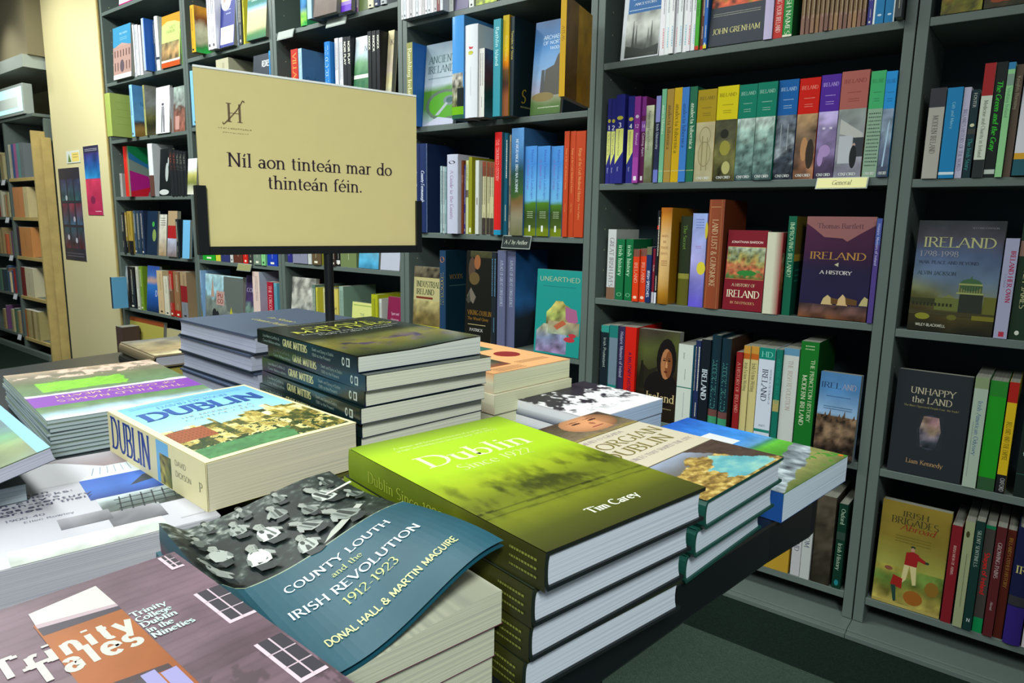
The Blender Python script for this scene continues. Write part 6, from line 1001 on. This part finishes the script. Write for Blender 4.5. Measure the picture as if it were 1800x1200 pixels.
def portr(U, V):
    n = fbm(U*5, V*5, 12, 5); n2 = fbm(U*20, V*20, 14, 3); b = ramp(V+.3*(n-.5), [(0, '#9c8c48'), (.15, '#7c6c58'), (.5, '#5c543c'), (1, '#4c3c30')])*(.6+n2[..., None]*.8)
    q = ((U-.70)/.27)**2+((V-.62)/.46)**2; face = (q < 1)[..., None]; sh = (1-.45*np.clip(q, 0, 1)-.25*(U > .8))[..., None]
    b = np.where(face, np.array(rgb('#d09468'))*sh*1.15, b)
    def E(cu, cv, ru, rv): return ((((U-cu)/ru)**2+((V-cv)/rv)**2) < 1)[..., None]
    b = np.where(E(.60, .72, .05, .035) | E(.79, .72, .05, .035), np.array(rgb('#4c2c1c')), b); b = np.where(E(.60, .82, .07, .02) | E(.79, .82, .07, .02), np.array(rgb('#8c5c3c')), b)
    b = np.where(E(.715, .56, .022, .08), np.array(rgb('#a8684c')), b); b = np.where(E(.70, .38, .07, .022), np.array(rgb('#8c3430')), b)
    return b
pfront = [('r', 0, 0, 1, 1, '#cdc4ae'), ('g', 0, .745, 1, 1, portr, 0, 0, 0, 220), ('g', 0, 0, 1, .34, paint, 0, 0, 0, 220), ('r', 0, .335, 1, .342, '#5c5444'), ('r', 0, .74, 1, .745, '#4c4030'),
          ('t', .96, .58, .078, 'GEORGIAN', '#7c7038', 's', 'r', 0, .92), ('t', .86, .475, .078, 'DUBLIN', '#7c7038', 's', 'r', 0, .72), ('t', .4, .69, .026, 'DIARMUID O GRADA', '#a898a0', 's', 'c', 0, .6), ('t', .52, .415, .026, 'THE FORCES THAT SHAPED THE CITY', '#a898a0', 's', 'c', 0, .84)]
proto = None
for i, (dx, dy, da) in enumerate([(-.014, -.004, .8), (-.005, -.002, -.6)]):
    lb_ = ['lowest dark green Georgian hardback in stack of three behind the lime one', 'middle dark green Georgian hardback in the stack behind the lime one'][i]; zb_ = TZ+.0006+i*(PT+.0006)
    if proto is None: proto = flat(lb_, pc_+(dx, dy), 85+da, zb_, PW, PH, PT, '#14443c', hb=True, fc='#14443c', bc='#14443c', front=[('g', .3, 0, 1, 1, [(0, '#5c5a30'), (1, '#4c4038')], .6, 6, 3, 20)], pages='#c8d2de', bulge=.002, ov=.002, conc=.003, group='Georgian hardbacks in a stack of three')
    else: under(proto, lb_, pc_+(dx, dy), 85+da, zb_, PW, PH)
flat('cream-banded Georgian Dublin hardback with portrait and painting, atop its stack', pc_, 85, TZ+.0006+2*(PT+.0006), PW, PH, PT, '#14443c', hb=True, fc='#14443c', bc='#14443c', front=pfront, pages='#c8d2de', bulge=.002, ov=.002, conc=.003, group='Georgian hardbacks in a stack of three')

# -- green fields paperback at the far corner
def field(U, V):
    n = fbm(U*7, V*6, 2, 5); n2 = fbm(U*18, V*14, 5, 4)
    b = ramp(V, [(0, '#5c6c38'), (.12, '#8c8c54'), (.2, '#7c8448'), (.26, '#4c9030'), (.38, '#5cb038'), (.42, '#3c7c64'), (.45, '#5c94c4'), (.55, '#3c8cdc'), (1, '#1c5cc0')])*(.75+n[..., None]*.5)
    wall = (np.abs(V-(.02+.22*U)+.08*(n-.5)-.02) < .045+.02*U)[..., None]
    b = np.where(wall, ramp(n2, [(0, '#202830'), (.5, '#7c8890'), (1, '#c8d4dc')]), b)
    bush = ((V < .14) & (U > .6) & (n2 > .5))[..., None]; b = b*(.7+.6*n2[..., None]); return np.where(bush & ~wall, np.array(rgb('#3c7c24'))*(.6+n2[..., None]), b)
fc_ = cen_ft(onz((1491, 799), .786)[:2], 83, .172, .214)
flat('paperback with green fields, stone wall and blue sky on the far table corner', fc_, 83, TZ+.0006, .172, .214, .031, '#1c4c94', fc='#4c7c30', spine=[('r', 0, 0, 1, 1, '#1c4c94')], front=[('g', 0, 0, 1, 1, field, 0, 0, 0, 150), ('r', .25, .53, .75, .73, '#d8dce0'), ('t', .5, .63, .03, 'HI', '#3c5c88', 's', 'c'), ('e', .97, .03, .018, .015, '#d8641c')], pages='#c6d4e2')

# -- orange paperbacks
OC = cen_ft(onz((1002, 631), .840)[:2], 83, .166, .222); proto = None
of = [('r', 0, 0, 1, 1, '#e8ac74'), ('g', .2, .55, .45, .95, [(0, '#2c6c5c'), (.5, '#8c4030'), (1, '#2c6c60')], .8, 6, 3, 40), ('g', .48, .62, .8, .99, [(0, '#2c6c5c'), (.5, '#2c6c60'), (1, '#8c4438')], .8, 6, 6, 40), ('g', .12, .15, .42, .42, [(0, '#8c4c30'), (.6, '#2c5c4c'), (1, '#8c3c2c')], .9, 6, 9, 40), ('e', .72, .42, .13, .1, '#8c2420'), ('d', .1, .10, .35, 4, .013, '#7c5438'), ('d', .5, .18, .4, 3, .013, '#7c5438')]
for i in range(3):
    lb_ = ['lowest thick paperback with cream pages in the orange-topped stack', 'middle thick paperback with cream pages in the orange-topped stack', 'orange-covered paperback with dark red dot topping its stack'][i]
    flat(lb_, OC+np.array([(.004, .002), (.006, -.002), (0, 0)][i]), 83+(i-1)*.8, TZ+.0006+i*.0289, .166, .222, .0283, '#d8d4b8', fc='#e8ac74' if i == 2 else '#d8d4b8', bc='#c8b8a0', front=of if i == 2 else (), pages='#dcdcb8', group='orange paperbacks in a stack of three')
# -- black and white paperbacks
BC = cen_ft(onz((1165, 700), .797)[:2], 84, .165, .150)
def ink(U, V):
    n = fbm(U*7, V*7, 4, 5); n2 = fbm(U*24, V*16, 7, 4); k = np.clip((n*.6+n2*.4-.5+.35*(V-.35))*12, 0, 1)*np.clip((V-.1)*4, 0, 1)
    return np.array(rgb('#e8e8ec'))*(1-k[..., None])+np.array(rgb('#2c2834'))*k[..., None]
for i in range(2):
    flat(['lower white paperback with pale blue page edges under the ink drawing one', 'white paperback with black ink drawing, right of the orange stack'][i], BC+np.array([(-.001, .001), (0, 0)][i]), 84-i*.7, TZ+.0006+i*.0219, .165, .150, .0213, '#d8dce4', fc='#e4e4ea', bc='#5c6478', front=[('g', 0, 0, 1, 1, ink, 0, 0, 0, 150)] if i else (), pages='#b4c8e2')

# -- dark blue hardbacks, left of the post (spines away from the camera)
DW, DH, DT = .235, .262, .0285; DCc = np.array([-.752, -1.172]); proto = None
for i in range(4):
    lb_ = ['lowest slate-blue hardback in the stack left of the post', 'second from bottom slate-blue hardback left of the post', 'third from bottom slate-blue hardback left of the post', 'top slate-blue hardback with gold lettering left of the sign post'][i]
    dfr = [('r', 0, 0, 1, 1, '#4c586c'), ('r', .42, .80, .62, .93, '#d8dcd4'), ('d', .44, .89, .16, 2, .015, '#b8a83c')]+[('t', .62-.13*q, .33, .05, s_, '#c8c070', 'si', 'l', 90, .42-.1*q) for q, s_ in enumerate(('County Dublin', 'in Stone'))]
    flat(lb_, DCc+np.array([(.0, -.004), (-.004, .004), (-.008, .0), (0, 0)][i]), 266+(i % 2)*1.0, TZ+.0006+i*(DT+.0009), DW, DH, DT, '#2c3848', hb=True, fc='#44506a', bc='#1c2834', front=dfr if i == 3 else (), pages='#aeb2c6', ov=.0012, conc=.0015, bulge=.002, group='slate-blue hardbacks in a stack of four')
# -- sepia hardbacks behind
for i in range(2):
    flat(['black hardback with patterned edge under the sepia one, far left table', 'sepia picture hardback at the far left end of the table'][i], (-1.03+i*.005, -1.195), 84, TZ+.0006+i*.0235, .20, .19, .0228, ['#1c1c18', '#6c6048'][i], hb=True, fc=['#2c2c24', '#948464'][i],
         front=[('g', 0, 0, 1, 1, [(0, '#c8bc94'), (.3, '#a08c64'), (.6, '#8c8060'), (1, '#5c5c58')], .7, 4, 3, 30)] if i else (), pages=['#b8a850', '#b4b4bc'][i])

# -- Field Names paperbacks (upside down, spine away)
def fieldn(U, V):   # seen with v up the page
    n = fbm(U*5, V*6, 22, 5); n2 = fbm(U*14, V*16, 5, 4); W_ = V+(n-.5)*.06*((V < .56) | (V > .79))
    b = ramp(W_, [(0, '#a8947c'), (.12, '#7c7464'), (.22, '#6c6c54'), (.3, '#5c7048'), (.5, '#5c7854'), (.545, '#5c7454'), (.55, '#c8ccd4'), (.575, '#d0d4dc'), (.58, '#7c3ca4'), (.77, '#7c3ca4'), (.775, '#4c7c3c'), (.86, '#6c8468'), (.93, '#a8c8dc'), (1, '#d0dce4')])
    lime = ((V > .27+.05*n2) & (V < .47+.05*n) & (U > .36+.10*(n2-.5)) & (U < .88))[..., None]; st = (np.mod(V*46+U*3, 1) < .25)[..., None]
    b = np.where(lime, np.array(rgb('#7cc030'))*np.where(st, .75, 1.05), b); sheep = ((V < .22) & (n2 > .55))[..., None]; b = np.where(sheep, np.array(rgb('#c0a898')), b)
    f = np.where((V > .58) & (V < .775), 1, .65+n2*.7); return b*f[..., None]
NW, NH, NT = .21, .32, .0049; nzt = TZ+.0006
a_ = math.radians(262); nc = np.array(onz((82, 741), .8)[:2]); u_ = np.array([math.cos(a_), math.sin(a_)]); H_ = np.array([-math.sin(a_), math.cos(a_)])
ncc = nc-u_*NW/2-H_*NH/2; proto = None
for i in range(9):
    q = ncc+np.array([rr.uniform(-.002, .002), rr.uniform(-.002, .002)])
    lb_ = 'thin Field Names paperback, %s from the bottom of its pile' % ORD[i] if i < 8 else 'topmost Field Names paperback with purple band and lime fields'
    if i == 8: flat(lb_, ncc, 262, nzt+8*(NT+.0004), NW, NH, NT, '#7c8c7c', bend=None, front=[('g', 0, 0, 1, 1, fieldn, 0, 0, 0, 150), ('t', .48, .68, .040, 'THE FIELD NAMES', '#cdb88c', 'n', 'c', 0, .76), ('t', .48, .60, .040, 'OF COUNTY MEATH', '#cdb88c', 'n', 'c', 0, .74)], pages='#b4c4c8', group='thin Field Names paperbacks in a pile')
    elif proto is None: proto = flat(lb_, q, 262, nzt, NW, NH, NT, '#7c8c7c', bc='#6c7c84', pages='#b4c4c8', group='thin Field Names paperbacks in a pile')
    else: under(proto, lb_, q, 262+rr.uniform(-.8, .8), nzt+i*(NT+.0004), NW, NH)

# -- concrete blocks paperback (white) on a twin
CW, CH, CT = .20, .245, .0405
cc_ = cen_ft(onz((388, 905), .7945)[:2], 79, CW, CH)
cf = [('r', 0, 0, 1, 1, '#b4b4be'), ('g', .45, .80, 1, 1, [(0, '#7c6c70'), (1, '#8c8890')], .3, 3, 3, 20), ('g', 0, .63, .37, 1, [(0, '#c87838'), (.5, '#e8b860'), (1, '#b87c48')], .4, 4, 5, 30), ('p', [(.39, .66), (.60, .66), (.74, .80), (.56, .95), (.40, 1)], '#bcbcc4'), ('p', [(.60, .66), (.98, .66), (.98, .80), (.74, .80)], '#c4ccd4'),
      ('g', .60, .42, 1, .66, [(0, '#1c3c88'), (.4, '#3c6cc0'), (1, '#2c58b0')], .3, 3, 6, 20), ('p', [(.78, .50), (1, .56), (1, .62), (.86, .60)], '#2c3440'), ('g', .62, .24, 1, .42, [(0, '#3c4440'), (.5, '#5c6868'), (1, '#a8b4b8')], .8, 9, 8, 40), ('g', .62, .12, .83, .26, [(0, '#5c5c64'), (1, '#8c8c94')], .6, 6, 4, 30), ('g', .45, .20, .64, .30, [(0, '#5c5c64'), (1, '#8c8c94')], .6, 6, 4, 30),
      ('g', .26, .0, .80, .12, [(0, '#a8b0a8'), (.5, '#b8c0bc'), (1, '#d0d4d4')], .4, 8, 3, 40)]
for q in range(7): cf.append(('p', [(.68+.045*q, .25), (.686+.045*q, .25), (.71+.045*q, .40), (.704+.045*q, .40)], '#20282c'))
for q in range(9): cf.append(('p', [(.66+.035*q, .70), (.664+.035*q, .70), (.69+.03*q, .79), (.686+.03*q, .79)], '#8c98a4'))
for q in range(3): cf.append(('r', .68, .28+.045*q, 1, .284+.045*q, '#20282c'))
for q, s_ in enumerate(('More than', 'concrete blocks:', "Dublin city's", 'twentieth-century', 'buildings and their', 'stories')): cf.append(('t', [.47, .56, .50, .62, .62, .42][q], .600-.033*q, .023, s_, '#4c4c68', 'nbw', 'r', 0, [.30, .47, .40, .52, .52, .24][q]))
cf += [('t', .42, .375, .018, '1900-40', '#6c6c80', 'n', 'r', 0, .2), ('t', .52, .335, .014, 'Ellen Rowley', '#6c6c80', 'n', 'r', 0, .3), ('d', .86, .06, .1, 1, .008, '#a8a8b0')]
flat('large white paperback about concrete buildings lying at the left table edge', cc_, 79, TZ+.0006, CW, CH, CT, '#1c4c54', fc='#dcdce2', bc='#14444c', front=cf, pages='#b8b8c2')
# -- small landscape paperback leaning at the left edge
lc = np.array(onz((89, 786), .822)[:2])
lcc = lc+np.array([-.11, -.08]); lo = onz((89, 786), .847); Hs = np.array([-.9964, .0852, 0]); Ys = -np.array([-.0824, -.9636, -.2544]); Xs = np.cross(Ys, Hs); Xs = Xs/np.linalg.norm(Xs)
o_ = lo-Ys*.15-Xs*.0125
make_book('landscape-covered paperback with blue spine cut off by the left edge', tuple(o_), [Xs, Ys, Hs], .15, .22, .0125, '#3c7cb0', fc='#5c6c4c', bc='#2c3440', front=[('g', 0, 0, 1, 1, [(0, '#5c6c50'), (.2, '#6c7c48'), (.4, '#4c8058'), (.6, '#3c6068'), (.8, '#7c7c4c'), (1, '#8c9c50')], .6, 4, 5, 50), ('r', .93, 0, 1, 1, '#6ca8d0'), ('d', .12, .10, .5, 3, .016, '#b0b4a0')], pages='#b4b4c4')
flat('grey paperback under the small landscape one at the left edge', (lo[0]-.11, lo[1]-.042), 85, .7950, .072, .16, .0155, '#6c7880', pages='#a8b4bc')

# -- Louth paperbacks
LW, LH, LT = .138, .234, .0224; lal = 79.4
lq = cen_ft(onz((884, 1036), .8225)[:2], lal, LW, LH)
proto = None
for i in range(2):
    lb_ = ['lowest Louth paperback in the front stack, cream page edges', 'middle Louth paperback in the front stack, cream page edges'][i]
    flat(lb_, lq+np.array([-.006+.002*i, -.002]), lal+.5*(1-i), TZ+.0006+i*(LT+.0006), LW, LH, LT, '#1c4450', bc='#6c3c50', fc='#245060', pages='#c2c4ae', group='Louth paperbacks in the front stack')
def lb2(u, v): return -.011*smooth(u/.15)*(1-smooth(u/.9))+smooth((u-.2)/.8)**1.2*(.030*(1-smooth(v*1.1))+.009*v)
def lp2(u, v): return -.011*smooth(u/.15)*(1-smooth(u/.9))+.001*smooth(u)
def crowd(U, V):
    n = fbm(U*8, V*8, 41, 4); n2 = fbm(U*34, V*26, 43, 4); n3 = fbm(U*60, V*10, 47, 3)
    top = np.clip((V-.72)*5, 0, 1); k = (n*.45+n2*.55)
    b = ramp(np.clip((k-.5)*2.6+.30+top*.18, 0, 1), [(0, '#10181a'), (.4, '#1c2827'), (.6, '#38443f'), (.8, '#6c746f'), (1, '#a4aaa4')])
    return b*(1+.5*top[..., None]*(n3[..., None]-.5))
def fig(cx, cy, s, fl=1, a=0, shirt='#c8cecb'):
    V0 = .49; ca, sa = math.cos(a), math.sin(a)
    def T(x, y):
        x *= fl*.8; y *= 1.75; X_, Y_ = x*ca-y*sa, x*sa+y*ca; return (cx+X_*s, V0+(cy+.04+Y_*s*.95)*(1-V0))
    P_ = lambda pts, c: ('p', [T(x, y) for x, y in pts], c)
    return [P_([(-.9, -.7), (-.2, -.9), (.6, -.75), (.8, -.2), (.55, .35), (.1, .5), (-.4, .42), (-.8, 0)], shirt), P_([(.5, .25), (.75, .2), (1.15, -.25), (1.05, -.5), (.6, -.2)], '#8c928e'), P_([(-.6, .15), (-.8, .05), (-1.0, -.5), (-.8, -.65), (-.5, -.3)], '#6c7470'),
            P_([(-.7, -.75), (.5, -.9), (.9, -1.3), (.2, -1.45), (-.6, -1.3)], '#20282a'), P_([(-.35, .35), (-.05, .45), (.05, -.7), (-.4, -.75)], '#2a3230'), P_([(.15, .45), (.3, .4), (.42, -.6), (.2, -.65)], '#56605c'), P_([(-.05, .38), (.2, .4), (.12, .2), (-.02, .22)], '#8c908c'),
            P_([(-.28, .45), (-.36, .85), (-.2, 1.2), (.15, 1.28), (.42, 1.1), (.46, .75), (.32, .42), (.05, .3)], '#8a908a'), P_([(-.4, .8), (-.34, 1.2), (0, 1.42), (.32, 1.38), (.52, 1.1), (.44, .95), (.1, 1.12), (-.24, .98)], '#141a19'), P_([(.2, .45), (.42, .55), (.46, .85), (.34, .9)], '#5c625e'),
            P_([(-.08, .82), (-.02, .84), (-.02, .79), (-.08, .78)], '#343a38'), P_([(.12, .84), (.19, .83), (.18, .78), (.12, .79)], '#343a38'), P_([(0, .6), (.14, .6), (.1, .56), (.02, .56)], '#4c504e')]
def teal(U, V):
    n = fbm(U*7, V*4, 3, 5); return np.array(rgb('#194a5a'))*(.8+n[..., None]*.4)
lfront = [('g', 0, .49, 1, 1, crowd, 0, 0, 0, 170)]
for a_ in ((.90, .80, .05, -1, 0, '#4c5450'), (.62, .84, .05, 1, 0, '#5c6460'), (.42, .86, .05, -1, 0, '#48504c'), (.22, .86, .045, 1, 0, '#5c6460'), (.80, .62, .085, 1, .2, '#b4bab6'), (.54, .66, .065, -1, 0, '#7c8480'), (.33, .68, .065, 1, 0, '#8c948f'), (.13, .66, .055, -1, 0, '#5c6460'), (.67, .50, .06, 1, .1, '#6c7470'), (.42, .47, .08, 1, .1, '#bcc2be'), (.16, .44, .075, -1, 0, '#a0a6a2'), (.92, .44, .055, -1, 0, '#5c6460'), (.58, .30, .07, -1, .3, '#8c928e'), (.30, .25, .085, 1, 0, '#c4cac6'), (.08, .18, .07, 1, .3, '#9aa09c'), (.74, .20, .085, -1, .2, '#7c847f'), (.50, .10, .07, 1, 0, '#a4aaa6')): lfront += fig(*a_)
lfront += [('p', [(.80, .80), (1, .845), (1, .83), (.80, .79)], '#c8ccc4'), ('p', [(.55, .50), (.66, .52), (.86, .60), (.84, .62), (.62, .54)], '#a8aca4'), ('g', 0, 0, 1, .49, teal, 0, 0, 0, 50), ('r', 0, .488, 1, .493, '#8c9c84'),
          ('t', .535, .375, .034, 'COUNTY LOUTH', '#dce6e4', 'sbw', 'c', 0, .54), ('t', .525, .325, .026, 'and the', '#a8b078', 's', 'c', 0, .15), ('t', .525, .255, .036, 'IRISH REVOLUTION', '#dce6e4', 'sbw', 'c', 0, .65), ('t', .53, .190, .036, '1912-1923', '#b0b878', 's', 'c', 0, .26), ('t', .55, .095, .027, 'DONAL HALL & MARTIN MAGUIRE', '#c8cc8c', 'nb', 'c', 0, .64)]
flat('topmost Louth paperback with curled teal cover and old group photograph', lq, lal, TZ+.0006+2*(LT+.0006), LW, LH, LT, '#1c4450', bc='#6c3c50', fc='#194a5a', front=lfront, bend=lb2, pbend=lp2, pages='#c2c4ae', group='Louth paperbacks in the front stack')

# -- Trinity paperback laid over the Louth stack
TW, TH, TT = .16, .235, .012; tal = 87.4
tz_ = .8370
th_ = np.array(onz((306, 970), tz_)[:2])
aa = math.radians(tal); u_ = np.array([math.cos(aa), math.sin(aa)]); H_ = np.array([-math.sin(aa), math.cos(aa)])
tcn = th_-u_*TW/2-H_*TH/2
def brick(U, V):
    n = fbm(U*7, V*2.2, 5, 4); n2 = fbm(U*40, V*14, 8, 3); ln = (np.mod(V*30+.6*n, 1) < .3)[..., None]; n3 = fbm(U*3, V*16, 77, 4); b = np.array(rgb('#66505c'))*(.35+n[..., None]*.5+n3[..., None]*.75); b = np.where(ln, b*.88, b)
    b = np.where(((n2 > .60) & (V > .0) & (V < .42) & (U > .55))[..., None], np.array(rgb('#4c3c44')), b)
    led = (np.abs(V-(.46)) < .03)[..., None]; return np.where(led, b*.72, b)
def win(u0, v0, s):
    wd, ht = min(.095*s, 1-u0), min(.18*s, .999-v0)
    o = [('r', u0, v0, u0+wd, v0+ht, '#33303a'), ('r', u0, v0, u0+.013, v0+ht, '#c8b4c0'), ('r', u0, v0, u0+wd, v0+.012, '#c8b4c0')]
    for k in (1, 2): o.append(('r', u0, v0+ht*k/3, u0+wd, v0+ht*k/3+.004, '#b8a4b0'))
    o.append(('r', u0+wd*.5, v0, u0+wd*.5+.006, v0+ht, '#c0acb8')); return o
tf = [('g', 0, 0, 1, 1, brick, 0, 0, 0, 190)]+win(.905, .565, 1.0)+win(.895, .27, 1.0)+win(.93, .90, .5)+[
      ('g', .0, .2, .70, .62, [(0, '#5c4850'), (1, '#6c5860')], .25, 5, 4, 30), ('g', .47, .30, .70, .87, [(0, '#8a4618'), (1, '#98541a')], .25, 5, 4, 40), ('g', .44, .2, .68, .50, [(0, '#8a4618'), (1, '#98541a')], .25, 5, 4, 40), ('p', [(.475, .81), (.70, .80), (.70, .86), (.475, .855)], '#3c3440'), ('p', [(.475, .855), (.70, .83), (.695, .955), (.48, .93)], '#bcbcb8'), ('p', [(.475, .85), (.70, .82), (.70, .835), (.475, .87)], '#a8949c'),
      ('p', [(.30, .54), (.68, .50), (.68, .52), (.30, .565)], '#3c2c30'), ('r', .48, .44, .60, .51, '#3c343c'), ('r', .60, .45, .64, .52, '#8c88b8'), ('r', .645, .40, .69, .5, '#8c88b8'),
      ('t', .69, .697, .078, 'Trinity', '#b8bab2', 'nx', 'r', 0, .37), ('t', .675, .632, .078, 'Tales', '#b8bab2', 'nx', 'r', 0, .285)]
for q, s_ in enumerate(('Trinity', 'College', 'Dublin', 'in the', 'Nineties')): tf.append(('t', .705, .745-.029*q, .022, s_, '#b8dcd4', 'sb', 'l', 0, [.11, .11, .11, .08, .13][q]))
flat('purple-brown Trinity Tales paperback with orange panel and white bold lettering', tcn, tal, tz_-TT, TW, TH, TT, '#5c4850', fc='#6c5860', front=tf, pages='#c8c4b8')
flat('hidden paperback propping the Trinity Tales cover at the near edge', tcn-u_*.045-H_*.03, tal, TZ+.0006, .07, .17, tz_-TT-TZ-.0016, '#4c4448', pages='#b8b4a8')
